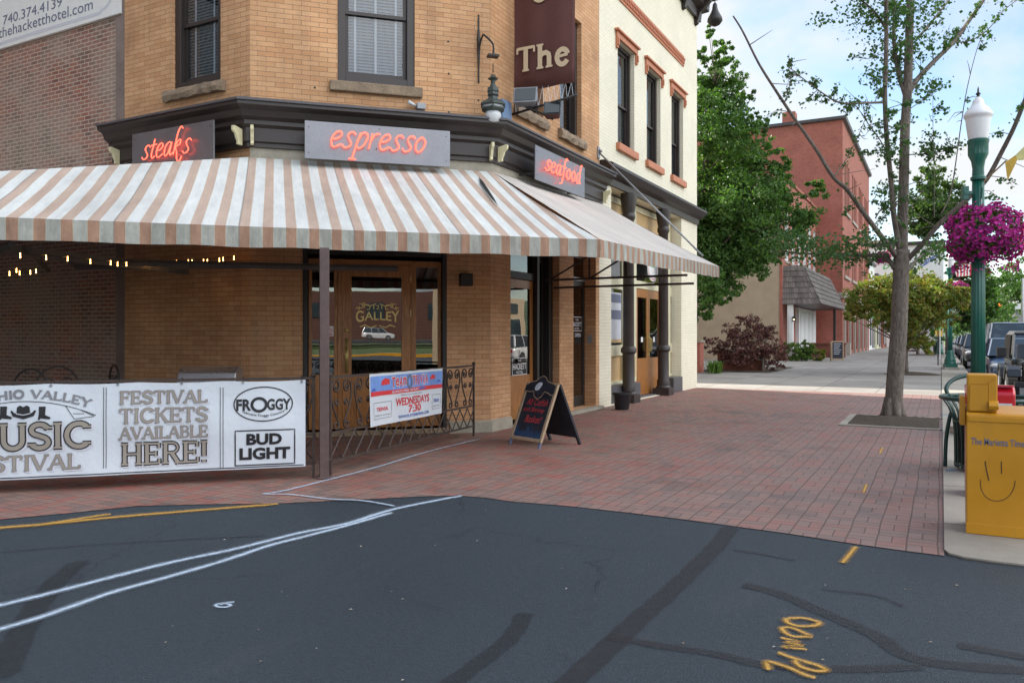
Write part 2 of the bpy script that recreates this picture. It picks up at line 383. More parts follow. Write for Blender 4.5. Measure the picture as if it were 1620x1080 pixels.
M['glass'] = m_glass('window_glass', ior=1.75)
M['doorglass'] = m_glass('door_glass', tint=0.35, ior=2.3)
M['carglass'] = simple('car_glass', (0.03, 0.045, 0.055), 0.06, scale=1, var=0.1, bump=0, spec=1.0)
def m_emit(name, c, s):
    t = NT(name); e = t.n('ShaderNodeEmission'); e.inputs[0].default_value = c+(1,); e.inputs[1].default_value = s; t.t.links.new(e.outputs[0], t.out.inputs[0]); return t.m
M['neon'] = m_emit('neon_tube', (1.0, 0.085, 0.05), 1.5)
M['bulb'] = m_emit('warm_bulb', (1.0, 0.47, 0.13), 5.0)
M['redlamp'] = m_emit('signal_lamp', (1.0, 0.15, 0.03), 1.2)
M['lantern'] = m_emit('warm_lantern', (1.0, 0.8, 0.45), 0.9)
def m_stripe(name, dirt, period=0.248, phase=2.12):
    t = NT(name); uv = t.tc.outputs['UV']; sp = t.n('ShaderNodeSeparateXYZ'); t.t.links.new(uv, sp.inputs[0])
    fr = t.m_('FRACT', t.m_('ADD', t.m_('DIVIDE', t.m_('SUBTRACT', sp.outputs[0], phase), period), 100.5))
    d = t.m_('ABSOLUTE', t.m_('SUBTRACT', fr, 0.5)); pk = t.m_('LESS_THAN', d, 0.225)
    edge = t.m_('LESS_THAN', t.m_('ABSOLUTE', t.m_('SUBTRACT', d, 0.232)), 0.012)
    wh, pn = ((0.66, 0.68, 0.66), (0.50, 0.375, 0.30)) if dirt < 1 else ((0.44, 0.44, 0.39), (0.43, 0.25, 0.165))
    c = t.mix(pk, wh, pn); c = t.mix(t.m_('MULTIPLY', edge, 0.5), c, (0.60, 0.55, 0.40))
    st = t.noise(7.0, t.mapv(uv, scale=(1, 0.25, 1)), detail=8, rough=0.7); ln = t.noise(16, t.mapv(uv, scale=(1, 0.05, 1)), detail=3)
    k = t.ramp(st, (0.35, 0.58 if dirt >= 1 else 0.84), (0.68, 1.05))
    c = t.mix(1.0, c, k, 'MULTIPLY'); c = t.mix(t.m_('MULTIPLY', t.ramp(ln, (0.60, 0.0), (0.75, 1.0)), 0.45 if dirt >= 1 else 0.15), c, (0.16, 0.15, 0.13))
    sm = t.m_('LESS_THAN', t.m_('ABSOLUTE', t.m_('SUBTRACT', t.m_('FRACT', t.m_('DIVIDE', t.m_('ADD', sp.outputs[0], 20.13), 1.24)), 0.5)), 0.0075)
    c = t.mix(t.m_('MULTIPLY', sm, 0.55), c, (0.18, 0.17, 0.16)); big = t.ramp(t.noise(0.9, t.mapv(uv, scale=(1, 0.4, 1), loc=(4, 1, 0)), detail=7, rough=0.7), (0.42, 1.0), (0.75, 0.74)); c = t.mix(1.0, c, big, 'MULTIPLY')
    b = t.bsdf(c, 0.75, bump=t.m_('ADD', t.noise(3, uv, detail=4), t.m_('MULTIPLY', sm, 0.3)), bstr=0.5, bdist=0.04)
    tl = t.n('ShaderNodeBsdfTranslucent'); t.t.links.new(c, tl.inputs[0]); mx = t.n('ShaderNodeMixShader'); mx.inputs[0].default_value = 0.01
    t.t.links.new(b.outputs[0], mx.inputs[1]); t.t.links.new(tl.outputs[0], mx.inputs[2]); t.t.links.new(mx.outputs[0], t.out.inputs[0]); return t.m
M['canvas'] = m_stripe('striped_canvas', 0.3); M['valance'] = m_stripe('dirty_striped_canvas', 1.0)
def m_asphalt():
    t = NT('asphalt'); o = t.tc.outputs['Object']
    a = t.noise(0.35, o, detail=5); b = t.noise(90, o, detail=2); g = t.n('ShaderNodeTexVoronoi'); g.inputs['Scale'].default_value = 130; t.t.links.new(o, g.inputs['Vector'])
    c = t.ramp(a, (0.3, (0.036, 0.046, 0.054)), (0.7, (0.047, 0.059, 0.068)))
    c = t.mix(1.0, c, t.ramp(b, (0.25, 0.65), (0.75, 1.35)), 'MULTIPLY'); c = t.mix(1.0, c, (0.93, 0.95, 1.0), 'MULTIPLY'); c = t.mix(1.0, c, t.ramp(t.noise(26, o, detail=4, rough=0.8), (0.3, 0.8), (0.7, 1.2)), 'MULTIPLY')
    vc = t.n('ShaderNodeTexVoronoi', feature='DISTANCE_TO_EDGE'); vc.inputs['Scale'].default_value = 0.42; wv = t.n('ShaderNodeVectorMath', operation='MULTIPLY_ADD'); t.t.links.new(t.noise(2.2, o, out='Color', detail=5), wv.inputs[0]); wv.inputs[1].default_value = (0.5,)*3; t.t.links.new(o, wv.inputs[2]); t.t.links.new(wv.outputs[0], vc.inputs['Vector'])
    ck = t.m_('MULTIPLY', t.ramp(vc.outputs['Distance'], (0.0, 1.0), (0.006, 0.0)), t.ramp(t.noise(0.5, o), (0.48, 0.0), (0.58, 0.7))); c = t.mix(ck, c, (0.015, 0.016, 0.018))
    spk = t.ramp(t.noise(38, o, detail=1), (0.70, 0.0), (0.74, 1.0)); c = t.mix(t.m_('MULTIPLY', spk, 0.35), c, (0.13, 0.13, 0.13))
    sm = t.ramp(t.noise(1.3, t.mapv(o, scale=(1.0, 0.3, 1), rot=(0, 0, 0.9)), detail=7, rough=0.7), (0.56, 0.0), (0.72, 1.0)); c = t.mix(t.m_('MULTIPLY', sm, 0.3), c, (0.085, 0.09, 0.10))
    t.bsdf(c, t.ramp(a, (0.3, 0.55), (0.7, 0.72)), bump=t.m_('ADD', t.m_('MULTIPLY', b, 0.6), g.outputs['Distance']), bstr=0.7, bdist=0.006, spec=0.25); return t.m
M['asphalt'] = m_asphalt()
def m_paver():
    t = NT('brick_pavers'); o = t.tc.outputs['UV']; S = 0.212
    wob = t.noise(0.9, o, out='Color', detail=3); vm = t.n('ShaderNodeVectorMath', operation='MULTIPLY_ADD'); t.t.links.new(wob, vm.inputs[0]); vm.inputs[1].default_value = (0.045,)*3; t.t.links.new(o, vm.inputs[2])
    sp = t.n('ShaderNodeSeparateXYZ'); t.t.links.new(vm.outputs[0], sp.inputs[0])
    U = t.m_('DIVIDE', sp.outputs[0], S); V = t.m_('DIVIDE', sp.outputs[1], S)
    iu = t.m_('FLOOR', U); iv = t.m_('FLOOR', V); fu = t.m_('SUBTRACT', U, iu); fv = t.m_('SUBTRACT', V, iv)
    wn0 = t.n('ShaderNodeTexWhiteNoise'); cb0 = t.n('ShaderNodeCombineXYZ'); t.t.links.new(iu, cb0.inputs[0]); t.t.links.new(iv, cb0.inputs[1]); t.t.links.new(cb0.outputs[0], wn0.inputs[0])
    par = t.m_('LESS_THAN', t.m_('FRACT', t.m_('MULTIPLY', t.m_('ADD', iu, iv), 0.5)), 0.25)      # 1: bricks side by side
    # along split axis
    sa = t.m_('ADD', t.m_('MULTIPLY', par, fu), t.m_('MULTIPLY', t.m_('SUBTRACT', 1.0, par), fv))
    half = t.m_('GREATER_THAN', sa, 0.5)
    fs = t.m_('FRACT', t.m_('MULTIPLY', sa, 2.0))
    e1 = t.m_('MULTIPLY', t.m_('MINIMUM', fs, t.m_('SUBTRACT', 1.0, fs)), 0.5)
    eu = t.m_('MULTIPLY', t.m_('MINIMUM', fu, t.m_('SUBTRACT', 1.0, fu)), 0.8); ev = t.m_('MINIMUM', fv, t.m_('SUBTRACT', 1.0, fv))
    e = t.m_('MINIMUM', e1, t.m_('MINIMUM', eu, ev))
    gap = t.ramp(e, (0.008, 1.0), (0.034, 0.0))
    cb = t.n('ShaderNodeCombineXYZ'); t.t.links.new(iu, cb.inputs[0]); t.t.links.new(iv, cb.inputs[1]); t.t.links.new(half, cb.inputs[2])
    wn_ = t.n('ShaderNodeTexWhiteNoise'); t.t.links.new(cb.outputs[0], wn_.inputs[0]); rv = wn_.outputs['Value']
    big = t.noise(0.28, o, detail=5)
    rv2 = t.m_('ADD', t.m_('MULTIPLY', rv, 0.62), t.m_('MULTIPLY', t.ramp(big, (0.3, 0.0), (0.7, 1.0)), 0.38))
    c = t.ramp(rv2, (0.06, (0.155, 0.115, 0.105)), (0.30, (0.235, 0.155, 0.13)), (0.52, (0.285, 0.175, 0.14)), (0.78, (0.31, 0.135, 0.105)), (0.98, (0.36, 0.105, 0.083)))
    # greyer toward kerb, redder near the doors
    gx = t.n('ShaderNodeMapRange'); t.t.links.new(sp.outputs[0], gx.inputs[0]); gx.inputs[1].default_value = -5.5; gx.inputs[2].default_value = 0.0
    c = t.mix(t.m_('MULTIPLY', gx.outputs[0], 0.45), c, (0.20, 0.155, 0.15))
    rs = t.ramp(t.noise(0.55, t.mapv(o, loc=(3, 8, 0)), detail=6, rough=0.65), (0.52, 0.0), (0.68, 1.0)); c = t.mix(t.m_('MULTIPLY', rs, t.m_('SUBTRACT', 0.4, t.m_('MULTIPLY', gx.outputs[0], 0.4))), c, (0.26, 0.065, 0.055))
    ds = t.ramp(t.noise(1.1, t.mapv(o, loc=(13, 1, 0)), detail=8, rough=0.7), (0.50, 1.0), (0.72, 0.66)); c = t.mix(1.0, c, ds, 'MULTIPLY')
    f = t.noise(60, o, detail=3); c = t.mix(1.0, c, t.ramp(f, (0.25, 0.8), (0.75, 1.15)), 'MULTIPLY')
    c = t.mix(t.m_('MULTIPLY', gap, 0.62), c, (0.035, 0.03, 0.028))
    h = t.m_('ADD', t.m_('SUBTRACT', t.m_('MULTIPLY', rv, 0.35), gap), t.m_('MULTIPLY', f, 0.15))
    t.bsdf(c, 0.72, bump=h, bstr=0.5, bdist=0.006, spec=0.35); return t.m
M['paver'] = m_paver()
def m_concrete(name, sx, sy, c0=(0.29, 0.27, 0.245)):
    t = NT(name); uv = t.tc.outputs['UV']
    b = t.n('ShaderNodeTexBrick'); b.offset = 0.0; b.inputs['Scale'].default_value = 1; b.inputs['Brick Width'].default_value = sx; b.inputs['Row Height'].default_value = sy; b.inputs['Mortar Size'].default_value = 0.012
    b.inputs['Color1'].default_value = (0, 0, 0, 1); b.inputs['Color2'].default_value = (1, 1, 1, 1); b.inputs['Bias'].default_value = 0
    t.t.links.new(uv, b.inputs['Vector'])
    c = t.ramp(b.outputs['Color'], (0, cmul(c0, 0.86)), (1, cmul(c0, 1.1)))
    c = t.mix(1.0, c, t.ramp(t.noise(0.8, uv, detail=8, rough=0.7), (0.3, 0.76), (0.7, 1.12)), 'MULTIPLY'); f = t.noise(70, uv, detail=2)
    c = t.mix(1.0, c, t.ramp(f, (0.2, 0.85), (0.8, 1.12)), 'MULTIPLY'); c = t.mix(t.m_('MULTIPLY', b.outputs['Fac'], 0.8), c, (0.06, 0.055, 0.05))
    t.bsdf(c, 0.85, bump=t.m_('SUBTRACT', t.m_('MULTIPLY', f, 0.3), b.outputs['Fac']), bstr=0.4, bdist=0.006, spec=0.3); return t.m
M['concrete'] = m_concrete('sidewalk_concrete', 1.6, 1.9); M['kerbc'] = m_concrete('kerb_concrete', 30.0, 1.9, (0.36, 0.33, 0.28))
def m_paint(name, c, dens=0.85, grain=30):
    """sprayed line: soft at its edges through UV.y"""
    t = NT(name); uv = t.tc.outputs['UV']; sp = t.n('ShaderNodeSeparateXYZ'); t.t.links.new(uv, sp.inputs[0])
    d = t.m_('ABSOLUTE', t.m_('SUBTRACT', sp.outputs[1], 0.5)); a = t.ramp(d, (0.07, dens), (0.20, dens*0.38), (0.5, 0.0))
    g = t.noise(grain, t.tc.outputs['Object'], detail=4, rough=0.7); a = t.m_('MULTIPLY', a, t.ramp(g, (0.3, 0.55), (0.6, 1.0)))
    b = t.n('ShaderNodeBsdfPrincipled'); t.set(b.inputs['Base Color'], c); b.inputs['Roughness'].default_value = 0.75
    tr = t.n('ShaderNodeBsdfTransparent'); mx = t.n('ShaderNodeMixShader'); t.t.links.new(a, mx.inputs[0]); t.t.links.new(tr.outputs[0], mx.inputs[1]); t.t.links.new(b.outputs[0], mx.inputs[2])
    t.t.links.new(mx.outputs[0], t.out.inputs[0]); return t.m
M['spraywhite'] = m_paint('white_spray', (0.55, 0.66, 0.78), 0.95); M['sprayyellow'] = m_paint('yellow_spray', (0.62, 0.34, 0.06), 0.95, 80)
def m_tar(name, c, dens, edge=0.38):
    t = NT(name); uv = t.tc.outputs['UV']; sp = t.n('ShaderNodeSeparateXYZ'); t.t.links.new(uv, sp.inputs[0]); o = t.tc.outputs['Object']
    d = t.m_('ADD', t.m_('ABSOLUTE', t.m_('SUBTRACT', sp.outputs[1], 0.5)), t.m_('MULTIPLY', t.m_('SUBTRACT', t.noise(9, o, detail=6, rough=0.7), 0.5), 0.16))
    a = t.m_('MULTIPLY', t.ramp(d, (edge-0.05, dens), (edge+0.04, 0.0)), t.ramp(t.noise(14, o, detail=4), (0.25, 0.7), (0.6, 1.0)))
    b = t.n('ShaderNodeBsdfPrincipled'); t.set(b.inputs['Base Color'], c); b.inputs['Roughness'].default_value = 0.6; tr = t.n('ShaderNodeBsdfTransparent'); mx = t.n('ShaderNodeMixShader')
    t.t.links.new(a, mx.inputs[0]); t.t.links.new(tr.outputs[0], mx.inputs[1]); t.t.links.new(b.outputs[0], mx.inputs[2]); t.t.links.new(mx.outputs[0], t.out.inputs[0]); return t.m
M['tar'] = m_tar('crack_sealer', (0.028, 0.027, 0.030), 0.55); M['skid'] = m_tar('rubber_mark', (0.024, 0.024, 0.027), 0.42, 0.33); M['faint'] = m_paint('faint_tyre_mark', (0.03, 0.03, 0.033), 0.5, 6)
def m_leaf(name, c1, c2, tr=0.35, rough=0.5):
    t = NT(name); g = t.n('ShaderNodeNewGeometry'); c = t.ramp(g.outputs['Random Per Island'], (0.0, c1), (0.6, tuple((a+b)/2 for a, b in zip(c1, c2))), (1.0, c2))
    b = t.bsdf(c, rough, spec=0.3); tl = t.n('ShaderNodeBsdfTranslucent'); t.t.links.new(t.mix(1.0, c, (1.5, 1.7, 0.5), 'MULTIPLY'), tl.inputs[0])
    mx = t.n('ShaderNodeMixShader'); mx.inputs[0].default_value = tr; t.t.links.new(b.outputs[0], mx.inputs[1]); t.t.links.new(tl.outputs[0], mx.inputs[2]); t.t.links.new(mx.outputs[0], t.out.inputs[0]); return t.m
M['leafdark'] = m_leaf('maple_leaves', (0.038, 0.095, 0.026), (0.095, 0.175, 0.040))
M['leafgink'] = m_leaf('ginkgo_leaves', (0.045, 0.105, 0.045), (0.085, 0.16, 0.06))
M['leafolive'] = m_leaf('olive_orange_leaves', (0.10, 0.19, 0.035), (0.27, 0.18, 0.05))
M['leafred'] = m_leaf('red_maple_leaves', (0.095, 0.038, 0.040), (0.17, 0.075, 0.070), 0.2)
M['leaffar'] = m_leaf('far_leaves', (0.045, 0.085, 0.03), (0.085, 0.14, 0.045))
M['leafshrub'] = m_leaf('shrub_leaves', (0.04, 0.11, 0.02), (0.15, 0.20, 0.05))
M['leafgrass'] = m_leaf('ornamental_grass', (0.07, 0.16, 0.03), (0.17, 0.27, 0.07))
M['petal'] = m_leaf('petunia_petals', (0.22, 0.008, 0.15), (0.66, 0.06, 0.46), 0.25)
M['leaflitter'] = m_leaf('dry_litter', (0.20, 0.15, 0.10), (0.50, 0.46, 0.40), 0.05)
M['grass'] = simple('lawn', (0.10, 0.15, 0.04), 0.9, scale=3, var=0.4, bump=0.8)
def m_bark():
    t = NT('bark'); v = t.mapv(t.tc.outputs['Object'], scale=(5, 5, 1.2)); n = t.noise(7, v, detail=8, rough=0.7, dist=0.6); n2 = t.noise(1.5, detail=3)
    c = t.ramp(n, (0.32, (0.065, 0.052, 0.044)), (0.52, (0.17, 0.14, 0.118)), (0.75, (0.28, 0.235, 0.20))); c = t.mix(1.0, c, t.ramp(n2, (0.3, 0.8), (0.7, 1.15)), 'MULTIPLY')
    t.bsdf(c, 0.9, bump=n, bstr=0.9, bdist=0.03); return t.m
M['bark'] = m_bark()
def m_yellow():
    t = NT('worn_yellow_enamel'); n = t.noise(2.5, detail=6); s = t.noise(9, t.mapv(t.tc.outputs['Object'], scale=(1, 1, 0.15)), detail=6, rough=0.7)
    c = t.ramp(n, (0.3, (0.50, 0.225, 0.008)), (0.7, (0.58, 0.275, 0.012))); c = t.mix(t.m_('MULTIPLY', t.ramp(s, (0.58, 0.0), (0.75, 1.0)), 0.35), c, (0.30, 0.17, 0.03))
    ch = t.ramp(t.noise(55, detail=2), (0.755, 0.0), (0.77, 1.0)); c = t.mix(ch, c, (0.06, 0.03, 0.02))
    t.bsdf(c, t.ramp(n, (0.3, 0.3), (0.7, 0.42)), bump=s, bstr=0.06, spec=0.5); return t.m
M['yellow'] = m_yellow()
def m_car(name, c):
    t = NT(name); n = t.noise(3, detail=4); t.bsdf(t.ramp(n, (0.3, cmul(c, 0.9)), (0.7, cmul(c, 1.1))), 0.28, metal=0.2, Coat_Weight=0.7, Coat_Roughness=0.08); return t.m
for k_, c_ in dict(cblack=(0.012, 0.013, 0.016), cblue=(0.045, 0.085, 0.16), cgrey=(0.10, 0.12, 0.15), cdark=(0.022, 0.026, 0.032), cwhite=(0.7, 0.71, 0.73), cred=(0.30, 0.04, 0.04)).items(): M[k_] = m_car('car_paint_'+k_[1:], c_)
M['redbox'] = m_car('red_enamel', (0.55, 0.012, 0.03))
# ---------------- lettering ----------------
def textmesh(s, bold=0.0, shear=0.0, space=1.0):
    c = bpy.data.curves.new('t', 'FONT'); c.body = s; c.size = 1; c.offset = bold; c.shear = shear; c.space_character = space; c.resolution_u = 3
    o = bpy.data.objects.new('t', c); me = bpy.data.meshes.new_from_object(o)
    vs = [(v.co.x, v.co.y) for v in me.vertices]; fs = [tuple(p.vertices) for p in me.polygons]
    bpy.data.objects.remove(o); bpy.data.meshes.remove(me); bpy.data.curves.remove(c); return vs, fs
def text(mb, s, u0, u1, z0, z1, w=0.0, bold=0.0, shear=0.0, warp=None, space=1.0):
    """fit lettering to the rectangle u0..u1, z0..z1 of the frame"""
    vs, fs = textmesh(s, bold, shear, space)
    x0 = min(v[0] for v in vs); x1 = max(v[0] for v in vs); y0 = min(v[1] for v in vs); y1 = max(v[1] for v in vs)
    o = []
    for x, y in vs:
        a = (x-x0)/(x1-x0); b = (y-y0)/(y1-y0); p = (u0+(u1-u0)*a, z0+(z1-z0)*b)
        if warp: p = warp(a, b)
        o.append((p[0], w, p[1]))
    mb.add(o, fs); return mb
def arc(cx, cy, rx, ry, a0, a1, n=10): return [(cx+rx*math.cos(R(a0+(a1-a0)*i/n)), cy+ry*math.sin(R(a0+(a1-a0)*i/n))) for i in range(n+1)]
# slab lettering: strokes in a unit-high box, T thick, t thin; serifs as short bars
SL = {
 'A': (0.86, [('t', [(0.08,0),(0.43,1)]), ('T', [(0.43,1),(0.78,0)]), ('t', [(0.2,0.36),(0.66,0.36)])], [(0.08,0),(0.78,0)]),
 'B': (0.74, [('T', [(0.16,0),(0.16,1)]), ('t', [(0.16,0.96),(0.4,0.96)]+arc(0.4,0.75,0.22,0.21,90,-90)+[(0.16,0.54)]), ('t', [(0.16,0.52),(0.42,0.52)]+arc(0.42,0.28,0.24,0.24,90,-90)+[(0.16,0.04)])], [(0.16,0),(0.16,1)]),
 'C': (0.82, [('T', arc(0.46,0.5,0.36,0.45,48,312,16))], [(0.70,0.86),(0.70,0.14)]),
 'E': (0.72, [('T', [(0.16,0),(0.16,1)]), ('t', [(0.16,0.95),(0.62,0.95)]), ('t', [(0.16,0.5),(0.5,0.5)]), ('t', [(0.16,0.05),(0.64,0.05)])], [(0.16,0),(0.16,1)], [(0.62,0.86),(0.64,0.14),(0.5,0.5)]),
 'F': (0.68, [('T', [(0.16,0),(0.16,1)]), ('t', [(0.16,0.95),(0.62,0.95)]), ('t', [(0.16,0.5),(0.5,0.5)])], [(0.16,0),(0.16,1)], [(0.62,0.86),(0.5,0.5)]),
 'H': (0.86, [('T', [(0.16,0),(0.16,1)]), ('T', [(0.7,0),(0.7,1)]), ('t', [(0.16,0.5),(0.7,0.5)])], [(0.16,0),(0.16,1),(0.7,0),(0.7,1)]),
 'I': (0.34, [('T', [(0.17,0),(0.17,1)])], [(0.17,0),(0.17,1)]),
 'K': (0.82, [('T', [(0.16,0),(0.16,1)]), ('t', [(0.7,1),(0.2,0.42)]), ('T', [(0.36,0.56),(0.7,0)])], [(0.16,0),(0.16,1),(0.7,0),(0.7,1)]),
 'L': (0.68, [('T', [(0.16,0),(0.16,1)]), ('t', [(0.16,0.05),(0.62,0.05)])], [(0.16,0),(0.16,1)], [(0.62,0.14)]),
 'M': (1.05, [('t', [(0.14,0),(0.14,1)]), ('T', [(0.14,1),(0.52,0.1)]), ('t', [(0.52,0.1),(0.88,1)]), ('T', [(0.88,1),(0.88,0)])], [(0.14,0),(0.14,1),(0.88,0),(0.88,1)]),
 'O': (0.88, [('T', arc(0.43,0.5,0.33,0.45,0,360,22))], []),
 'R': (0.80, [('T', [(0.16,0),(0.16,1)]), ('t', [(0.16,0.96),(0.42,0.96)]+arc(0.42,0.73,0.22,0.23,90,-90)+[(0.16,0.5)]), ('T', [(0.4,0.5),(0.68,0)])], [(0.16,0),(0.16,1),(0.68,0)]),
 'S': (0.72, [('T', [(0.62,0.80)]+arc(0.36,0.74,0.24,0.21,30,180,8)+arc(0.36,0.74,0.24,0.21,190,255,4)+arc(0.36,0.26,0.25,0.22,70,0,4)+arc(0.36,0.26,0.25,0.22,-10,-160,8))], [(0.61,0.86),(0.12,0.14)]),
 'T': (0.78, [('T', [(0.38,0),(0.38,1)]), ('t', [(0.06,0.95),(0.70,0.95)])], [(0.38,0)], [(0.06,0.86),(0.70,0.86)]),
 'U': (0.84, [('T', [(0.15,1),(0.15,0.35)]+arc(0.42,0.35,0.27,0.30,180,360,10)+[(0.69,1)])], [(0.15,1),(0.69,1)]),
 'V': (0.82, [('T', [(0.08,1),(0.42,0)]), ('t', [(0.42,0),(0.74,1)])], [(0.08,1),(0.74,1)]),
 'Y': (0.80, [('T', [(0.08,1),(0.4,0.5)]), ('t', [(0.4,0.5),(0.72,1)]), ('T', [(0.4,0.5),(0.4,0)])], [(0.08,1),(0.72,1),(0.4,0)]),
 '!': (0.34, [('T', [(0.17,1),(0.17,0.28)]), ('T', [(0.17,0.12),(0.17,0)])], [(0.17,1)]),
 ' ': (0.45, [], [])}
def slab(mb, s, u0, u1, z0, z1, w, extra=0.0, T=0.19, t=0.10, warp=None, dx=0, dz=0):
    W = sum(SL[c][0] for c in s); k = (u1-u0)/W; h = z1-z0; x = u0; i = 0
    def mp(p, x): 
        q = (x+p[0]*k+dx, z0+p[1]*h+dz); return warp(q) if warp else q
    for c in s:
        g = SL[c]
        for kind, pts in g[1]:
            i += 1; mb.ribbon([mp(p, x) for p in pts], (T if kind == 'T' else t)*h+extra, w-0.0002*(i % 7))
        for p in g[2]:
            i += 1; q0 = mp((p[0]-0.17*h/k*0.9, p[1]+(0.04 if p[1] < 0.5 else -0.04)), x); q1 = mp((p[0]+0.17*h/k*0.9, p[1]+(0.04 if p[1] < 0.5 else -0.04)), x)
            mb.ribbon([q0, q1], 0.08*h+extra, w-0.0002*(i % 7)-0.0015)
        for p in (g[3] if len(g) > 3 else []):
            i += 1; mb.ribbon([mp((p[0], p[1]-0.12), x), mp((p[0], p[1]+0.12), x)], 0.09*h+extra, w-0.0002*(i % 7)-0.0015)
        x += g[0]*k
    return mb
SCRIPT = {
 's': (0.72, [[(0,.18),(.15,0),(.4,.05),(.5,.27),(.36,.5),(.22,.75),(.32,.97),(.52,1),(.66,.85)]]),
 't': (0.55, [[(.28,1.4),(.2,.8),(.13,.25),(.25,0),(.45,.12)],[(.0,.95),(.25,.98),(.5,1.0)]]),
 'e': (0.70, [[(.05,.5),(.35,.55),(.55,.78),(.45,1),(.2,.92),(.03,.5),(.1,.1),(.3,0),(.62,.2)]]),
 'a': (0.85, [[(.6,.9),(.4,1),(.15,.8),(.05,.35),(.17,.02),(.4,.2),(.62,.98)],[(.62,.98),(.55,.3),(.62,.02),(.82,.18)]]),
 'k': (0.85, [[(.6,1.85),(.42,2.0),(.22,1.6),(.12,.7),(.05,0)],[(.1,.6),(.35,1),(.56,1.02),(.5,.72),(.17,.55),(.32,.2),(.45,-.4),(.7,-.5),(.82,-.2)]]),
 'p': (0.78, [[(.2,1),(.1,.2),(.02,-.7)],[(-.18,-.7),(.02,-.71),(.25,-.72)],[(.1,.4),(.3,.95),(.55,1),(.66,.7),(.5,.15),(.25,0),(.1,.15)]]),
 'r': (0.65, [[(.12,1),(.08,0)],[(.1,.5),(.3,.95),(.58,1.0)]]),
 'o': (0.72, [[(.32,1),(.08,.7),(.05,.3),(.25,0),(.5,.2),(.58,.7),(.32,1)]]),
 'f': (0.62, [[(.65,1.75),(.45,1.9),(.3,1.4),(.2,.2),(.1,-.6),(-.15,-.7)],[(0,1),(.28,1.0),(.55,1)]]),
 'd': (0.85, [[(.55,.95),(.3,1),(.08,.5),(.2,0),(.45,.1),(.55,.6)],[(.8,1.85),(.62,1.85),(.55,.9),(.55,.2),(.72,.05)]])}
def script(mb, s, u0, u1, zb, xh, w, r, shear=0.22, rise=0.0):
    W = sum(SCRIPT[c][0] for c in s); k = (u1-u0)/W; x = u0
    for c in s:
        for st in SCRIPT[c][1]:
            pts = smoothpath([(x+p[0]*k+p[1]*xh*shear, w, zb+p[1]*xh+rise*(x-u0)) for p in st], 5)
            mb.tube(pts, r, 6)
        x += SCRIPT[c][0]*k
    return mb
# ================= SETTING: ground, street, pavements =================
def sheet(name, pts, z, mat, kind='structure', thick=None):
    mb = MB(); n = len(pts)
    if thick:
        mb.prism(pts, z-thick, z, 'z')
    else: mb.add([(p[0], p[1], z) for p in pts], [tuple(range(n))])
    o = mb.build(name, mat, kind=kind); return o
sheet('ground', [(-600,-600),(900,-600),(900,1200),(-600,1200)], -0.16, M['grass'])
sheet('street', [(0.9,6.5),(12.5,6.5),(12.5,420),(0.9,420)], -0.13, M['graphite'])
sheet('parking_lot', [(-60,-30),(30,-30),(30,6.7),(12.5,8.5),(1.0,8.5),(-4,14),(-60,14)], 0.0, M['asphalt'])
edge = [G(x, y) for x, y in [(0,822),(110,812),(215,801),(330,798),(435,797),(560,791),(660,786),(725,784),(770,788),(812,794),(900,801),(1000,812),(1080,822),(1155,832),(1250,845),(1360,862),(1440,873),(1494,880)]]
plz = [(-30, 5.0), (-14, 4.2)] + [(p.x, p.y) for p in edge] + [(0.02, 23.9), (-30, 23.9)]
sheet('brick_plaza', plz, 0.006, M['paver'])
sheet('sidewalk', [(-40,23.9),(0.02,23.9),(0.02,140),(-40,140)], 0.006, M['concrete'])
kc = [(0.02,6.68),(0.05,6.58),(0.14,6.52),(0.30,6.50),(1.0,6.48),(1.0,140),(0.02,140)]
sheet('kerb_pavement', kc, 0.022, M['kerbc'], thick=0.2)
sheet('far_pavement', [(12.5,-10),(17,-10),(17,300),(12.5,300)], 0.0, M['concrete'], thick=0.15)
# painted and tarred marks lie flat on the ground
def mark(name, pts, wd, mat, label, cat, z=0.010, closed=False, group=None, px=True, k=5, taper=True):
    mb = MB(); k0 = 0
    for si, st in enumerate(pts):
        q = smoothpath([(G(a, b).x, G(a, b).y, 0) if px else (a, b, 0) for a, b in st], k)
        m = len(q); L = []; Rr = []; wi = wd[si] if isinstance(wd, (list, tuple)) else wd
        for i in range(m):
            t = q[min(i+1, m-1)]-q[max(i-1, 0)]; t.z = 0
            t.normalize(); f = 1.0
            if taper: f = 0.95+0.05*math.sin(i*1.7)+(0 if 0 < i < m-1 else -0.35)
            n = Vector((-t.y, t.x, 0))*wi/2*f; L.append(q[i]+n); Rr.append(q[i]-n)
        for i in range(m-1):
            zz_ = z+0.0006*si
            mb.quad(Rr[i]+Vector((0,0,zz_)), Rr[i+1]+Vector((0,0,zz_)), L[i+1]+Vector((0,0,zz_)), L[i]+Vector((0,0,zz_)), [(i,0),(i+1,0),(i+1,1),(i,1)])
    c = G(*pts[0][0]) if px else Vector((pts[0][0][0], pts[0][0][1], 0))
    o = mb.build(name, mat, origin=(c.x, c.y, 0)); tag(o, label, cat, group); return o
z5 = lambda L: [(x*0.5, 680+y*0.5) for x, y in L]
z6 = lambda L: [(810+x*0.5, 680+y*0.5) for x, y in L]
zs = lambda L: [(1180+x*0.1204, 950+y*0.1204) for x, y in L]
mark('painted_line', [z5([(-150,590),(0,558),(150,522),(350,470),(550,420),(750,378),(950,328),(1100,298),(1250,252),(1460,210)])], 0.13, M['spraywhite'], 'long white sprayed line on asphalt, upper of the close pair, ending at the bricks', 'painted line', group='white sprayed lines')
mark('painted_line', [z5([(-150,672),(0,635),(150,590),(350,520),(500,478),(700,420),(850,370),(950,344),(1100,305),(1240,264)])], 0.12, M['spraywhite'], 'long white sprayed line on the asphalt, the lower and nearer of the close pair', 'painted line', z=0.012, group='white sprayed lines')
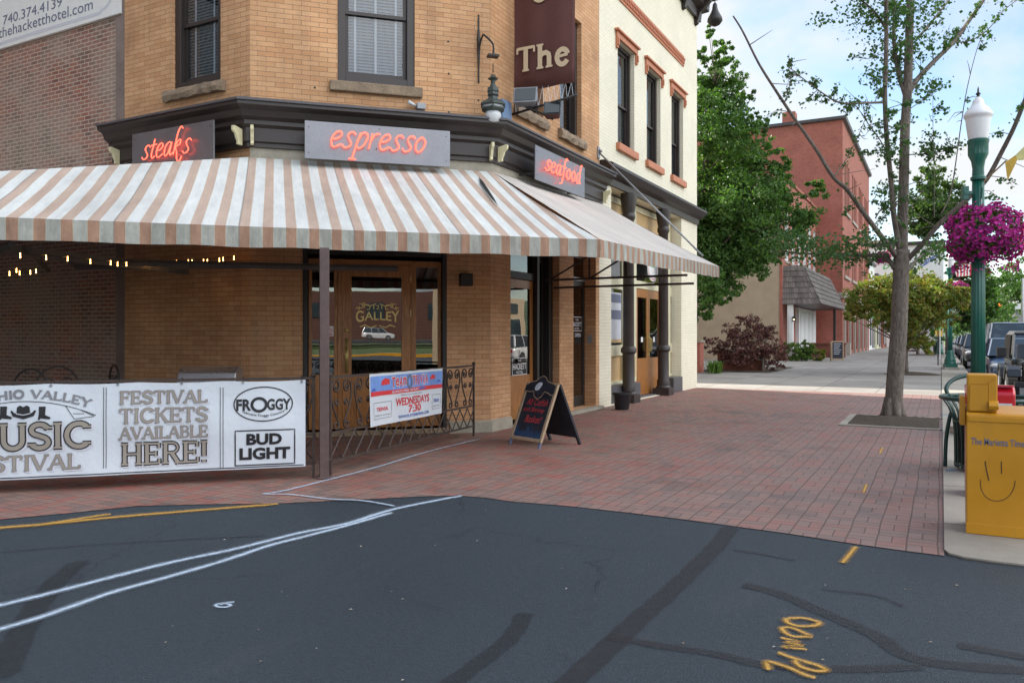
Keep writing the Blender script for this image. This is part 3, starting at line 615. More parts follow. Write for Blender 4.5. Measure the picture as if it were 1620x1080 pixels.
mark('painted_line', [z5([(830,205),(900,195),(1040,160),(1200,118),(1350,72),(1520,30)])], 0.09, M['spraywhite'], 'white sprayed line on the red bricks running in front of the iron fence', 'painted line', z=0.014, group='white sprayed lines')
mark('painted_line', [z5([(834,207),(920,208),(1040,222),(1150,228),(1250,245)])], 0.075, M['spraywhite'], 'short white sprayed line crossing from the bricks onto the asphalt near the post', 'painted line', z=0.016, group='white sprayed lines')
mark('kerb_stripe', [z5([(-90,322),(0,312),(150,300),(400,275),(880,236)]), z5([(130,303),(240,285),(350,268)])], [0.19, 0.16], M['sprayyellow'], 'yellow stripe painted along the edge of the bricks, forked at the left', 'painted line', z=0.010)
mark('painted_number', [z5([(742,548),(712,550),(684,556),(690,563),(715,564),(730,558),(712,553),(696,557)])], 0.045, M['spraywhite'], 'tiny white sprayed number six alone on the dark asphalt', 'ground mark', z=0.010)
mark('crack_sealer', [z6([(695,305),(640,375),(560,455),(480,530),(410,590),(340,655),(260,730),(150,830)])], 0.19, M['tar'], 'broad dark tar strip running diagonally down the middle of the asphalt', 'tar strip', z=0.004, group='tar strips sealing cracks in the asphalt')
mark('crack_sealer', [z6([(300,655),(380,668),(480,685),(650,710),(780,740),(1000,757),(1300,750)])], 0.12, M['tar'], 'thin dark tar strip crossing under the yellow sprayed letters', 'tar strip', z=0.0048, group='tar strips sealing cracks in the asphalt')
mark('crack_sealer', [z6([(730,490),(850,520),(1000,585),(1150,650),(1250,715),(1400,745),(1640,760)])], 0.16, M['tar'], 'dark curving tar strip to the right of the yellow sprayed letters', 'tar strip', z=0.0056, group='tar strips sealing cracks in the asphalt')
mark('crack_sealer', [z6([(1410,680),(1500,697),(1640,722)])], 0.14, M['tar'], 'short dark tar strip at the lower right edge of the picture', 'tar strip', z=0.0064, group='tar strips sealing cracks in the asphalt')
mark('crack_sealer', [z6([(40,580),(10,640),(-40,690),(-160,780),(-260,850)])], 0.17, M['skid'], 'dark tar strip fading at its top, left of the broad diagonal one', 'tar strip', z=0.0052, group='tar strips sealing cracks in the asphalt')
mark('tyre_mark', [z5([(258,415),(180,480),(110,570),(50,680),(0,790)])], 0.24, M['skid'], 'dark curved tyre mark crossing both white lines at lower left', 'tyre mark', z=0.006)
mark('tyre_mark', [z5([(0,388),(250,368),(500,352),(840,335)])], 0.09, M['faint'], 'faint straight dark streak above the white lines on the asphalt', 'tyre mark', z=0.007)
mark('tyre_mark', [z6([(700,380),(800,395),(900,415)])], 0.10, M['faint'], 'faint dark smudge beside the yellow dash near the brick edge', 'tyre mark', z=0.007)
mark('tyre_mark', [z6([(980,505),(1150,525),(1240,560)])], 0.10, M['faint'], 'faint dark streak above the curving tar strip', 'tyre mark', z=0.0075)
mark('sprayed_text', [zs([(560,250),(760,245),(960,300),(900,345),(700,350),(560,310),(530,265),(560,250)]),
  zs([(870,490),(720,420),(600,375),(480,375),(520,440),(640,490),(870,490)]),
  zs([(450,505),(690,560),(530,565),(740,610),(620,615),(500,630),(640,645),(805,660)]),
  zs([(420,700),(600,770),(800,830),(960,880),(1050,935),(940,950),(800,920),(690,870),(640,800)]),
  zs([(305,940),(275,830),(400,850),(600,920),(780,1000),(920,1040)])], [0.075,0.07,0.06,0.07,0.07], M['sprayyellow'], 'yellow sprayed letters and digits scrawled on the asphalt at the bottom', 'ground mark', z=0.010, k=4)
for (a, b, wd, lb) in [((1354,866),(1333,892),0.075,'yellow sprayed dash on the asphalt just below the brick edge'),((1371,767),(1366,780),0.06,'small yellow dash on the bricks, the middle of the three'),((1396,709),(1392,718),0.06,'small yellow dash on the bricks, the farthest one toward the tree')]:
    mark('painted_dash', [[a, ((a[0]+b[0])/2, (a[1]+b[1])/2), b]], wd, M['sprayyellow'], lb, 'painted dash', z=0.011, k=2, group='yellow utility dashes', taper=False)
for (a, b, lb) in [((1488,658),(1506,658),'blue sprayed dash beside the tree pit'),((1497,747),(1511,747),'blue sprayed dash on the concrete beside the trash receptacle')]:
    mark('painted_dash', [[a, ((a[0]+b[0])/2, (a[1]+b[1])/2), b]], 0.06, M['spraywhite'] if 0 else M['bluepaint'], lb, 'painted dash', z=0.026, k=2, group='blue utility dashes', taper=False)
# thin expansion cracks in the asphalt
# ================= building helpers =================
def wall(fr, L, z0, z1, ops, dep, mb):
    us = sorted({0.0, L} | {o[0] for o in ops} | {o[1] for o in ops}); zs_ = sorted({z0, z1} | {o[2] for o in ops} | {o[3] for o in ops})
    for i in range(len(us)-1):
        for j in range(len(zs_)-1):
            cu = (us[i]+us[i+1])/2; cz = (zs_[j]+zs_[j+1])/2
            if any(o[0] < cu < o[1] and o[2] < cz < o[3] for o in ops): continue
            mb.quad(fr.pt(us[i],0,zs_[j]), fr.pt(us[i+1],0,zs_[j]), fr.pt(us[i+1],0,zs_[j+1]), fr.pt(us[i],0,zs_[j+1]))
    for o in ops:
        d = o[4] if len(o) > 4 else dep; a, b, c, e = o[:4]
        mb.quad(fr.pt(a,0,c), fr.pt(a,d,c), fr.pt(a,d,e), fr.pt(a,0,e)); mb.quad(fr.pt(b,0,e), fr.pt(b,d,e), fr.pt(b,d,c), fr.pt(b,0,c))
        mb.quad(fr.pt(a,0,e), fr.pt(a,d,e), fr.pt(b,d,e), fr.pt(b,0,e)); mb.quad(fr.pt(a,0,c), fr.pt(b,0,c), fr.pt(b,d,c), fr.pt(a,d,c))
    return mb
def molding(mb, path, prof):
    n = len(path); nr = []
    for i in range(n):
        def nm(a, b):
            d = Vector((b[0]-a[0], b[1]-a[1])); d.normalize(); return Vector((d.y, -d.x))
        if i == 0: m = nm(path[0], path[1])
        elif i == n-1: m = nm(path[-2], path[-1])
        else:
            a = nm(path[i-1], path[i]); b = nm(path[i], path[i+1]); m = (a+b); m = m/m.length; m = m/max(0.3, m.dot(a))
        nr.append(m)
    k = len(prof)
    vs = [(path[i][0]+nr[i].x*o, path[i][1]+nr[i].y*o, z) for i in range(n) for o, z in prof]
    fs = [(i*k+j, (i+1)*k+j, (i+1)*k+(j+1) % k, i*k+(j+1) % k) for i in range(n-1) for j in range(k)]
    fs += [tuple(range(k-1, -1, -1)), tuple((n-1)*k+j for j in range(k))]
    return mb.add(vs, fs)
def sash_window(parent, fr, u0, u1, z0, z1, dep, mat, mid=None, fw=0.09, sw=0.055, blind=None, tapes=0, glass='glass', label=None):
    F = MB(fr.M); g = 0.003
    F.box(u0+g, u0+fw, dep-0.06, dep+0.08, z0+g, z1-g); F.box(u1-fw, u1-g, dep-0.06, dep+0.08, z0+g, z1-g)
    F.box(u0+fw, u1-fw, dep-0.058, dep+0.078, z1-fw, z1-g); F.box(u0+fw, u1-fw, dep-0.062, dep+0.082, z0+g, z0+fw)
    o = F.build('window', M[mat], parent, bevel=0.006)
    if label: o['label'] = label
    S = MB(fr.M); a, b = u0+fw+0.002, u1-fw-0.002; c, e = z0+fw+0.002, z1-fw-0.002; mid = mid or (z0+z1)/2
    for (lo, hi, w0) in ((c, mid+0.03, 0.035), (mid-0.03, e, 0.0)):
        S.box(a, a+sw, dep+w0, dep+w0+0.033, lo, hi); S.box(b-sw, b, dep+w0, dep+w0+0.033, lo, hi)
        S.box(a+sw, b-sw, dep+w0+0.001, dep+w0+0.032, lo, lo+(sw*1.5 if lo == c else sw)); S.box(a+sw, b-sw, dep+w0+0.001, dep+w0+0.032, hi-sw, hi)
    S.build('sash', M[mat], o)
    Pn = MB(fr.M); Pn.box(a+sw-0.01, b-sw+0.01, dep+0.045, dep+0.051, c+0.02, mid); Pn.box(a+sw-0.01, b-sw+0.01, dep+0.012, dep+0.018, mid, e-0.02)
    Pn.build('pane', M[glass], o)
    if blind:
        B = MB(fr.M); z = c; i = 0
        while z < e:
            B.add([(a, dep+0.075, z), (b, dep+0.075, z), (b, dep+0.105, z+0.046), (a, dep+0.105, z+0.046)], [(0,1,2,3)]); z += 0.05
        B.build('blind', M[blind], o)
        if tapes:
            T = MB(fr.M)
            for i in range(tapes):
                u = a+(b-a)*(i+0.5)/tapes; T.box(u-0.018, u+0.018, dep+0.060, dep+0.064, c, e)
            T.build('blind_tape', M['tape'], o)
    return o
def rough_sill(parent, fr, u0, u1, z0, z1, out, mat='stone', name='sill'):
    mb = MB(fr.M); n = 14; vs = []; fs = []
    for i in range(n+1):
        u = u0+(u1-u0)*i/n
        for w_, z in ((0.0, z0), (-out*0.75, z0), (-out, (z0+z1)/2-0.01), (-out*0.8, z1-0.02), (-out*0.62, z1), (0.12, z1+0.01)):
            j = 0 if w_ >= 0 else 1; vs.append((u, w_-j*random.uniform(0, 0.035), z+(random.uniform(-0.015, 0.012) if j and z < z1 else 0)))
    for i in range(n):
        for j in range(6): fs.append((i*6+j, i*6+(j+1) % 6, (i+1)*6+(j+1) % 6, (i+1)*6+j))
    fs += [tuple(range(6)), tuple(n*6+5-j for j in range(6))]
    mb.add(vs, fs); return mb.build(name, M[mat], parent)
# ================= corner building of yellow brick =================
XA = -12.17; ZT = 11.0
FA = Frame(XA, 8.71, 1, 0); FB = Frame(-9.23, 8.71, 1, 1); FC = Frame(-6.56, 11.38, 0, 1); LB = 2.67*math.sqrt(2); LC = 4.75
cb = thing('corner_building', 'yellow brick corner building with dark cornice and striped awning', 'building', (-8.5, 11, 0))
aw0, aw1 = FA.hit(272)[0], FA.hit(349)[0]; bw0, bw1 = FB.hit(534)[0], FB.hit(656)[0]
ge0, ge1 = FB.hit(479)[0], FB.hit(707)[0]
wall(FA, 2.94, 0, ZT, [(aw0, aw1, 5.55, 8.05)], 0.24, MB()).build('wall', M['ybrick'], cb)
wall(FB, LB, 0, ZT, [(bw0, bw1, 5.57, 8.05), (ge0, ge1, 0.10, 3.05)], 0.24, MB()).build('wall', M['ybrick'], cb)
c1 = (0.70, 2.70, 0.05, 3.35, 0.36); c2 = (3.37, 4.56, 0.08, 3.35, 0.36); cw = [(0.92, 1.98), (2.72, 3.78)]
wall(FC, LC, 0, ZT, [(cw[0][0], cw[0][1], 5.62, 8.05), (cw[1][0], cw[1][1], 5.62, 8.05), c1, c2], 0.24, MB()).build('wall', M['ybrick'], cb)
mb = MB(); mb.box(-12.165, -6.9, 16.0, 16.12, 0, ZT); mb.box(-12.165, -12.0, 8.8, 16.0, 0, ZT); mb.build('back_wall', M['rbrick'], cb)
mb = MB(); mb.prism([(-12.17,8.72),(-9.235,8.72),(-6.57,11.39),(-6.57,16.12),(-12.17,16.12)], ZT-0.1, ZT-0.02, 'z'); mb.build('roof', M['roof'], cb)
mb = MB(); mb.prism([(-12.0,8.97),(-9.33,8.97),(-6.93,11.5),(-6.93,16.0),(-12.0,16.0)], 4.2, 4.4, 'z'); mb.build('floor_slab', M['dark'], cb)
sash_window(cb, FA, aw0, aw1, 5.55, 8.05, 0.12, 'dbrown', 6.62, 0.13, blind='dblind', tapes=2)
sash_window(cb, FB, bw0, bw1, 5.57, 8.05, 0.08, 'dbrown', 6.70, 0.12, blind='blind', tapes=3)
for a, b in cw: sash_window(cb, FC, a, b, 5.62, 8.05, 0.16, 'dbrown', 6.8, 0.10)
rough_sill(cb, FA, aw0-0.14, aw1+0.12, 5.38, 5.55, 0.09); 
mb = MB(FB.M); mb.box(bw0-0.12, bw1+0.12, -0.07, 0.14, 5.41, 5.57); mb.build('sill', M['stone'], cb, bevel=0.015)
for a, b in cw: rough_sill(cb, FC, a-0.1, b+0.1, 5.44, 5.62, 0.09)
path = [(-12.32, 8.71), (-9.23, 8.71), (-6.56, 11.38), (-6.56, 16.12)]
mb = MB(); molding(mb, path, [(0.004,4.44),(0.09,4.44),(0.09,4.50),(0.13,4.52),(0.13,4.72),(0.19,4.76),(0.19,4.82),(0.27,4.86),(0.30,4.95),(0.40,5.0),(0.40,5.05),(0.004,5.05)]); mb.build('cornice', M['dbrown'], cb)
mb = MB(); molding(mb, path, [(0.003,5.053),(0.43,5.053),(0.43,5.085),(0.30,5.13),(0.003,5.16)]); mb.build('cornice_cap', M['slate'], cb)
mb = MB(); molding(mb, path[1:], [(0.003,4.20),(0.05,4.20),(0.05,4.437),(0.003,4.437)]); mb.build('fascia', M['fascia'], cb)
mb = MB(); molding(mb, [(-12.17,8.71),(-9.23,8.71),(-8.69,9.25)], [(0.003,0.0),(0.04,0.0),(0.04,0.22),(0.003,0.25)]); molding(mb, [(-7.05,10.89),(-6.56,11.38),(-6.56,12.06)], [(0.003,0.0),(0.05,0.0),(0.05,0.17),(0.003,0.2)]); mb.build('base_course', M['fascia'], cb)
for fr, u in ((FA, 0.04), (FA, 2.90), (FB, 0.035), (FB, LB-0.035), (FC, 0.035), (FC, 4.66)):
    b = MB(fr.M); s = [(-0.004, 4.46), (-0.16, 4.47), (-0.15, 4.53), (-0.20, 4.60), (-0.23, 4.68), (-0.33, 4.74), (-0.335, 4.83), (-0.27, 4.84), (-0.004, 4.80)]
    b.prism([(p[0]*0.55-0.128, 4.45+(p[1]-4.46)*0.72) for p in s], u-0.024, u+0.024, 'x'); b.build('bracket', M['cream'], cb, bevel=0.008)
# galley entrance
def glazed(mbf, mbg, a, b, z0, z1, w0, st, rail_b, rail_t, th=0.045):
    mbf.box(a, a+st, w0, w0+th, z0, z1); mbf.box(b-st, b, w0, w0+th, z0, z1); mbf.box(a+st, b-st, w0+0.001, w0+th-0.001, z1-rail_t, z1); mbf.box(a+st, b-st, w0+0.001, w0+th-0.001, z0, z0+rail_b)
    mbg.box(a+st-0.005, b-st+0.005, w0+0.018, w0+0.024, z0+rail_b-0.005, z1-rail_t+0.005)
FBi = FB
hu = lambda px: Frame(FB.o.x-FB.n.x*-0.1, FB.o.y-FB.n.y*-0.1, 1, 1).hit(px)[0]
e = MB(FB.M); e.box(ge0+0.003, ge0+0.075, 0.0-0.02, 0.2, 0.103, 3.0); e.box(ge1-0.075, ge1-0.003, -0.02, 0.2, 0.103, 3.0); e.box(ge0+0.003, ge1-0.003, -0.022, 0.202, 3.001, 3.047)
e.box(ge0+0.075, ge1-0.075, 0.01, 0.2, 2.86, 3.0); e.build('door_surround', M['black'], cb, bevel=0.01)
d0, d1 = hu(541), hu(650); zd = 2.72
dm = MB(FB.M); dg = MB(FB.M); glazed(dm, dg, d0, d1, 0.12, zd, 0.10, 0.15, 0.86, 0.19)
dr = dm.build('door', M['oak'], cb, bevel=0.006); dg.build('pane', M['doorglass'], dr)
mbp = MB(FB.M); mbp.box(d0+0.22, d1-0.22, 0.085, 0.10, 0.30, 0.85); mbp.build('door_panel', M['oak'], dr, bevel=0.012)
h = MB(FB.M); h.box(d0+0.045, d0+0.10, 0.088, 0.1, 1.0, 1.55); h.tube([(d0+0.07,0.09,1.1),(d0+0.07,0.03,1.15),(d0+0.07,0.03,1.35),(d0+0.07,0.09,1.4)], 0.011, 8); h.ball((d0+0.07,0.085,1.68),0.03,0.02,0.03); h.build('door_handle', M['goldink'], dr, smooth=True)
h = MB(FB.M)
for z in (0.5, 1.9, 2.45): h.tube([(d1-0.005,0.09,z),(d1-0.005,0.09,z+0.11)], 0.009, 8)
h.build('hinge', M['goldink'], dr)
gx0, gx1 = hu(563), hu(632); Zb = lambda py: 1.6+(HOR-py)/FPX*12.75
t_ = MB(FB.M); text(t_, 'GALLEY', gx0, gx1, Zb(511), Zb(495), 0.112, 0.01, warp=lambda a, b: (gx0+(gx1-gx0)*a, Zb(511)+(0.16*b)*(0.8+0.5*(abs(a-0.5)*2)**2)+0.05*(1-(abs(a-0.5)*2)**2)))
text(t_, '121', (gx0+gx1)/2-0.07, (gx0+gx1)/2+0.07, Zb(489), Zb(483), 0.112)
for sgn in (-1, 1):
    m0 = (gx0+gx1)/2
    for (ax, az, r0, a0, a1) in ((0.16, 0, 0.06, 0, 300), (0.27, 0.02, 0.045, 60, 380), (0.22, 0.055, 0.035, -90, 200), (0.31, -0.02, 0.03, 0, 270)):
        t_.ribbon([(m0+sgn*(ax+r0*math.cos(R(a0+(a1-a0)*i/12))*(1-i*0.05)), Zb(487)+az+r0*math.sin(R(a0+(a1-a0)*i/12))*(1-i*0.05)) for i in range(13)], 0.012, 0.1122)
    t_.ribbon([(m0+sgn*0.03, Zb(481)), (m0+sgn*0.12, Zb(484)), (m0+sgn*0.24, Zb(482))], 0.014, 0.1126)
    t_.ribbon([(m0+sgn*0.02, Zb(515)), (m0+sgn*0.12, Zb(518)), (m0+sgn*0.2, Zb(514)), (m0+sgn*0.28, Zb(517))], 0.014, 0.1126)
t_.build('window_lettering', M['goldink'], dr)
for a, b in ((hu(488), hu(534)), (hu(653), hu(698))):
    fm = MB(FB.M); gm = MB(FB.M); glazed(fm, gm, a, b, 0.12, 2.80, 0.10, 0.055, 0.86, 0.10)
    sl_ = fm.build('sidelight', M['oak'], cb, bevel=0.005); gm.build('pane', M['doorglass'], sl_)
    pn = MB(FB.M); pn.box(a+0.10, b-0.10, 0.088, 0.101, 0.28, 0.86); pn.build('lower_panel', M['oak'], sl_, bevel=0.01)
tr_ = MB(FB.M); tr_.box(hu(534)+0.002, d0-0.002, 0.095, 0.16, 0.12, 2.80); tr_.box(d1+0.002, hu(653)-0.002, 0.095, 0.16, 0.12, 2.80); tr_.box(d0-0.001, d1+0.001, 0.096, 0.159, zd+0.003, 2.80); tr_.build('door_frame', M['oak'], cb, bevel=0.004)
ns = MB(FB.M); ns.box(hu(518), hu(528), 0.108, 0.111, Zb(532), Zb(516)); nsn = ns.build('no_smoking_notice', M['white'], cb)
nr_ = MB(FB.M); cx_ = (hu(518)+hu(528))/2; nr_.ribbon([(cx_+0.03*math.cos(a*0.52), Zb(523)+0.03*math.sin(a*0.52)) for a in range(13)], 0.008, 0.1065); nr_.ribbon([(cx_-0.02, Zb(523)+0.02), (cx_+0.02, Zb(523)-0.02)], 0.008, 0.106); nr_.box(cx_-0.03, cx_+0.03, 0.1072, 0.1078, Zb(530), Zb(528)); nr_.build('notice_symbol', M['redink'], nsn)
st_ = MB(FB.M); st_.box(ge0-0.02, ge1+0.02, -0.05, 0.3, 0.012, 0.10); st_.build('door_step', M['stone'], cb, bevel=0.01)
# side door of the hotel bar
FCi = Frame(FC.o.x-0.28, FC.o.y, 0, 1); hc = lambda px: FCi.hit(px)[0]
fm = MB(FC.M); gm = MB(FC.M); a, b = hc(793), hc(841); zt = 2.62
glazed(fm, gm, a, b, 0.07, zt, 0.25, 0.11, 0.80, 0.16); dr2 = fm.build('door', M['oak'], cb, bevel=0.006); dr2['label'] = 'wooden glazed door with a hotel notice on its glass'; gm.build('pane', M['doorglass'], dr2)
Zc = lambda py, t=14.7: 1.6+(HOR-py)/FPX*t
u0, u1 = hc(810), hc(831); t_ = MB(FC.M); text(t_, 'HACKETT', u0, u1, Zc(584), Zc(574), 0.26, 0.01); text(t_, 'THE', (u0*0.62+u1*0.38), (u0*0.38+u1*0.62), Zc(572), Zc(568), 0.26); text(t_, 'HOTEL', (u0*0.75+u1*0.25), (u0*0.25+u1*0.75), Zc(590), Zc(586), 0.26)
t_.ribbon([(u0-0.02, Zc(592)), (u1+0.02, Zc(592)), (u1+0.02, Zc(566)), (u0-0.02, Zc(566)), (u0-0.02, Zc(592))], 0.012, 0.2605); t_.build('window_lettering', M['white'], dr2)
e = MB(FC.M); e.box(c1[0]+0.003, a-0.003, 0.2, 0.35, 0.055, 3.3); e.box(b+0.003, b+0.10, 0.16, 0.35, 0.055, 3.3); e.box(c1[1]-0.16, c1[1]-0.003, 0.14, 0.352, 0.055, 3.345); e.box(c1[0]+0.003, c1[1]-0.16, 0.21, 0.348, 3.3, 3.346)
e.box(a-0.002, b+0.002, 0.22, 0.347, zt+0.003, zt+0.14); e.build('door_surround', M['black'], cb, bevel=0.008)
sm = MB(FC.M); sg = MB(FC.M); glazed(sm, sg, b+0.103, c1[1]-0.163, 0.07, 3.29, 0.27, 0.05, 0.5, 0.3); sd = sm.build('sidelight', M['dbrown'], cb); sg.build('pane', M['doorglass'], sd)
for i, (py, mt) in enumerate(((535, 'skyink'), (551, 'white'), (565, 'redink'), (577, 'white'), (520, 'palegrey'))):
    s_ = MB(FC.M); uu = b+0.20; s_.box(uu, uu+0.10, 0.284, 0.287, Zc(py+4.5, 15.3), Zc(py-4.5, 15.3)); q = s_.build('sticker', M[mt], sd)
tg = MB(FC.M); tg.box(a+0.003, b-0.003, 0.27, 0.276, zt+0.143, 3.297); tg.build('transom_pane', M['doorglass'], cb)
# narrow dark door
fm = MB(FC.M); gm = MB(FC.M); a, b = c2[0]+0.003, c2[1]-0.003; glazed(fm, gm, a, b, 0.085, 2.75, 0.26, 0.10, 0.22, 0.12); dr3 = fm.build('door', M['black'], cb, bevel=0.006); dr3['label'] = 'narrow black framed glass door'; gm.build('pane', M['doorglass'], dr3)
e = MB(FC.M); e.box(a, b, 0.25, 0.35, 2.753, 2.83); e.box(a, b, 0.3, 0.31, 3.25, 3.345); e.build('door_surround', M['steelgrey'], cb)
e = MB(FC.M); e.box(a, b, 0.29, 0.295, 2.831, 3.249); e.build('transom_pane', M['doorglass'], cb)
u0, u1 = hc(905), hc(919); t_ = MB(FC.M); zz0 = lambda py: Zc(py, 16.6)
text(t_, 'HACKETT', u0, u1, zz0(516), zz0(509), 0.27, 0.01); text(t_, 'THE', u0+0.15, u1-0.15, zz0(507), zz0(504), 0.27); text(t_, 'HOTEL', u0+0.1, u1-0.1, zz0(521), zz0(518), 0.27)
t_.ribbon([(u0-0.02, zz0(523)), (u1+0.02, zz0(523)), (u1+0.02, zz0(501)), (u0-0.02, zz0(501)), (u0-0.02, zz0(523))], 0.014, 0.2705); text(t_, 'OPEN', u0+0.12, u1-0.03, zz0(533), zz0(527), 0.27, 0.01); t_.build('window_lettering', M['palegrey'], dr3)
e = MB(FC.M); e.box(c1[0]-0.02, c1[1]+0.02, -0.06, 0.36, 0.01, 0.05); e.box(c1[1]+0.02, c2[1]+0.1, -0.16, 0.36, 0.012, 0.078); e.build('door_step', M['fascia'], cb, bevel=0.01)
e = MB(FC.M); e.box(c2[1]-0.012, c2[1]-0.002, 0.08, 0.2, 1.42, 1.6); e.build('entry_keypad', M['steelgrey'], cb, bevel=0.004)
e = MB(FB.M); e.box(ge1+0.20, ge1+0.40, -0.16, 0.0, 2.40, 2.60); sp_ = e.build('speaker', M['black'], bevel=0.01, origin=tuple(FB.pt(ge1+0.3, 0, 2.5))); tag(sp_, 'small black speaker on the yellow brick under the awning', 'speaker')
# little flood light above the cornice
k0 = FB.hit(658)[0]; fl = thing('flood_light', 'small grey flood light on the brick above the dark cornice', 'light', tuple(FB.pt(k0, 0, 5.28)))
e = MB(FB.M); e.box(k0+0.0, k0+0.14, -0.12, -0.004, 5.21, 5.31); e.build('box', M['steelgrey'], fl, bevel=0.01); e = MB(FB.M); e.tube([(k0, -0.06, 5.26), (k0-0.14, -0.1, 5.31)], [0.02, 0.035], 8); e.build('lamp_head', M['frost'], fl, smooth=True)
# bolt holes
e = MB(FB.M)
for px, py in ((709,66),(710,117),(757,25),(757,159),(710,178),(498,139)):
    u, z = FB.hit(px, py); e.ball((u, -0.002, z), 0.018, 0.006, 0.018, 8, 4)
e.build('bolt_hole', M['black'], cb)
# ================= old red brick building on the left =================
rb = thing('red_brick_building', 'old weathered red brick building carrying the white hotel board', 'building', (-20, 12, 0))
FR = Frame(-34, 8.76, 1, 0); wall(FR, 21.84, 0, 14.0, [], 0.2, MB()).build('wall', M['rbrick'], rb)
mb = MB(); mb.box(-34, -12.18, 16, 16.2, 0, 14.0); mb.box(-34.01, -33.9, 8.77, 15.99, 0, 14.0); mb.box(-12.3, -12.18, 8.78, 15.99, 0, 14.0); mb.build('back_wall', M['rbrick'], rb)
mb = MB(); mb.box(-33.8, -12.31, 8.78, 15.98, 13.8, 13.98); mb.build('roof', M['roof'], rb)
mb = MB(); mb.box(-12.44, -12.172, 8.735, 8.76, 0, 12.5); mb.build('mortar_strip', simple('grey_mortar', (0.22, 0.17, 0.15), 0.9, scale=3, var=0.35, bump=0.6), rb)
FS = Frame(-34, 8.70, 1, 0)
bs = thing('hotel_signboard', 'big white painted board with hotel phone number high on the red wall', 'sign', (-14, 8.70, 8.3))
s0, s1 = FS.hit(-260)[0], FS.hit(190)[0]
mb = MB(FS.M); mb.box(s0, s1, 0, 0.05, 7.07, 9.6); mb.build('board', M['white'], bs)
def signtext(s, pa, pb, ya, yb, hpx, mat):
    ua = FS.hit(pa)[0]; ub = FS.hit(pb)[0]; za = FS.hit(pa, ya)[1]; zb = FS.hit(pb, yb)[1]; z = (za+zb)/2; h = FS.hit(pa, ya-hpx)[1]-za
    t = MB(FS.M); text(t, s, ua, ub, z, z+h, -0.004); t.build('lettering', M[mat], bs)
ua = FS.hit(5)[0]; ub = FS.hit(98)[0]; t = MB(FS.M); text(t, '740.374.4139', ua, ub, 7.50, 7.68, -0.004); t.build('lettering', M['greyblue'], bs)
ua = FS.hit(-2)[0]; ub = FS.hit(147)[0]; t = MB(FS.M); text(t, 'thehacketthotel.com', ua, ub, 7.27, 7.465, -0.004); t.build('lettering', M['greyblue'], bs)
t = MB(FS.M); zb = 7.17; t.ribbon([(s0+0.2, zb), (s1-0.52, zb)], 0.055, -0.003); t.ribbon([(s1-0.52+0.0, zb-0.0)]+[(s1-0.52+0.34*math.sin(R(a)), zb+0.02+0.34-0.34*math.cos(R(a))+0.02) for a in range(0, 100, 15)]+[(s1-0.14, zb+0.40), (s1-0.14, 9.4)], 0.05, -0.0034)
t.build('border_line', M['palegrey'], bs)
# ================= awning =================
AB = Vector((-9.23, 8.655, 4.29)); BC = Vector((-6.505, 11.36, 4.29)); FL = Vector((-11.2, 1.75, 2.79)); RC = Vector((-3.73, 9.22, 2.79)); CE = Vector((-6.505, 16.05, 4.46)); RE = Vector((-3.93, 16.05, 2.98))
POST = Vector((-6.1, 6.85, 0)); D45 = Vector((1, 1, 0)).normalized()
aw = thing('striped_awning', 'long pink and white striped canvas awning wrapping the building corner', 'awning', (POST.x, POST.y, 0))
def canvas(mb, T0, T1, B0, B1, n, m, uf, sag=0.035):
    vs = []; uv = []
    for j in range(m+1):
        for i in range(n+1):
            a = i/n; b = j/m; p = (T0.lerp(T1, a)).lerp(B0.lerp(B1, a), b)
            p = p+Vector((0, 0, -sag*math.sin(math.pi*b)+0.006*math.sin(a*41+b*3)*b*math.sin(math.pi*b)+0.02*math.sin(a*9.0+1)*math.sin(math.pi*b))); vs.append(p); uv.append(uf(p))
    fs = []; us = []
    for j in range(m):
        for i in range(n):
            q = (j*(n+1)+i, (j+1)*(n+1)+i, (j+1)*(n+1)+i+1, j*(n+1)+i+1); fs.append(q); us.append([uv[k] for k in q])
    mb.add(vs, fs, us)
uB = lambda p: ((p-POST).dot(D45), p.z*2); uC = lambda p: (p.y*1.0+0.03, p.x)
cv = MB(); canvas(cv, AB, BC, FL, RC, 60, 14, uB); canvas(cv, BC, CE, RC, RE, 40, 14, uC, 0.02)
W_ = Vector((-16.8, 8.69, 4.2)); G2 = Vector((-16.8, 3.0, 2.79)); canvas(cv, W_, AB, G2, FL, 20, 8, lambda p: (p.y, p.x), 0.0)
cv.build('canvas', M['canvas'], aw, smooth=True)
vl = MB()
def val(mb, A, B, n, uf, h=0.225, out=Vector((0,0,0))):
    for i in range(n):
        a0, a1 = i/n, (i+1)/n; p, q = A.lerp(B, a0), A.lerp(B, a1)
        w0, w1 = (out*0.012*math.sin(a*n*0.9) for a in (a0, a1))
        z0_ = 0.006*math.sin(a0*60); z1_ = 0.006*math.sin(a1*60)
        mb.quad(p+w0+Vector((0,0,-h+z0_)), q+w1+Vector((0,0,-h+z1_)), q, p, [(uf(p)[0], 0), (uf(q)[0], 0), (uf(q)[0], h), (uf(p)[0], h)])
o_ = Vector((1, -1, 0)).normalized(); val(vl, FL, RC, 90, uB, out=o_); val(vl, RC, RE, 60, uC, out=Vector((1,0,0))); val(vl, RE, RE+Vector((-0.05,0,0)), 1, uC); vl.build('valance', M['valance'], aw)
tr = MB(); c0 = P(757, 281, 11.2)
pl_n = (RC-FL).cross(AB-FL).normalized(); 
def onpl(px, py, off=0.012):
    r = FW+RT*((px-810)/FPX)+Vector((0,0,(HOR-py)/FPX)); o = Vector((0,0,EYE)); nn = pl_n if pl_n.z > 0 else -pl_n
    t = (FL-o).dot(nn)/r.dot(nn); return o+r*t+nn*off
q = [onpl(*p) for p in ((757,281),(764,288),(772,300),(781,314),(788,327),(778,316),(768,303),(760,291))]
tr.add(q, [tuple(range(8))]); tr.build('tear', M['dark'], aw)
f = MB(); D = D45
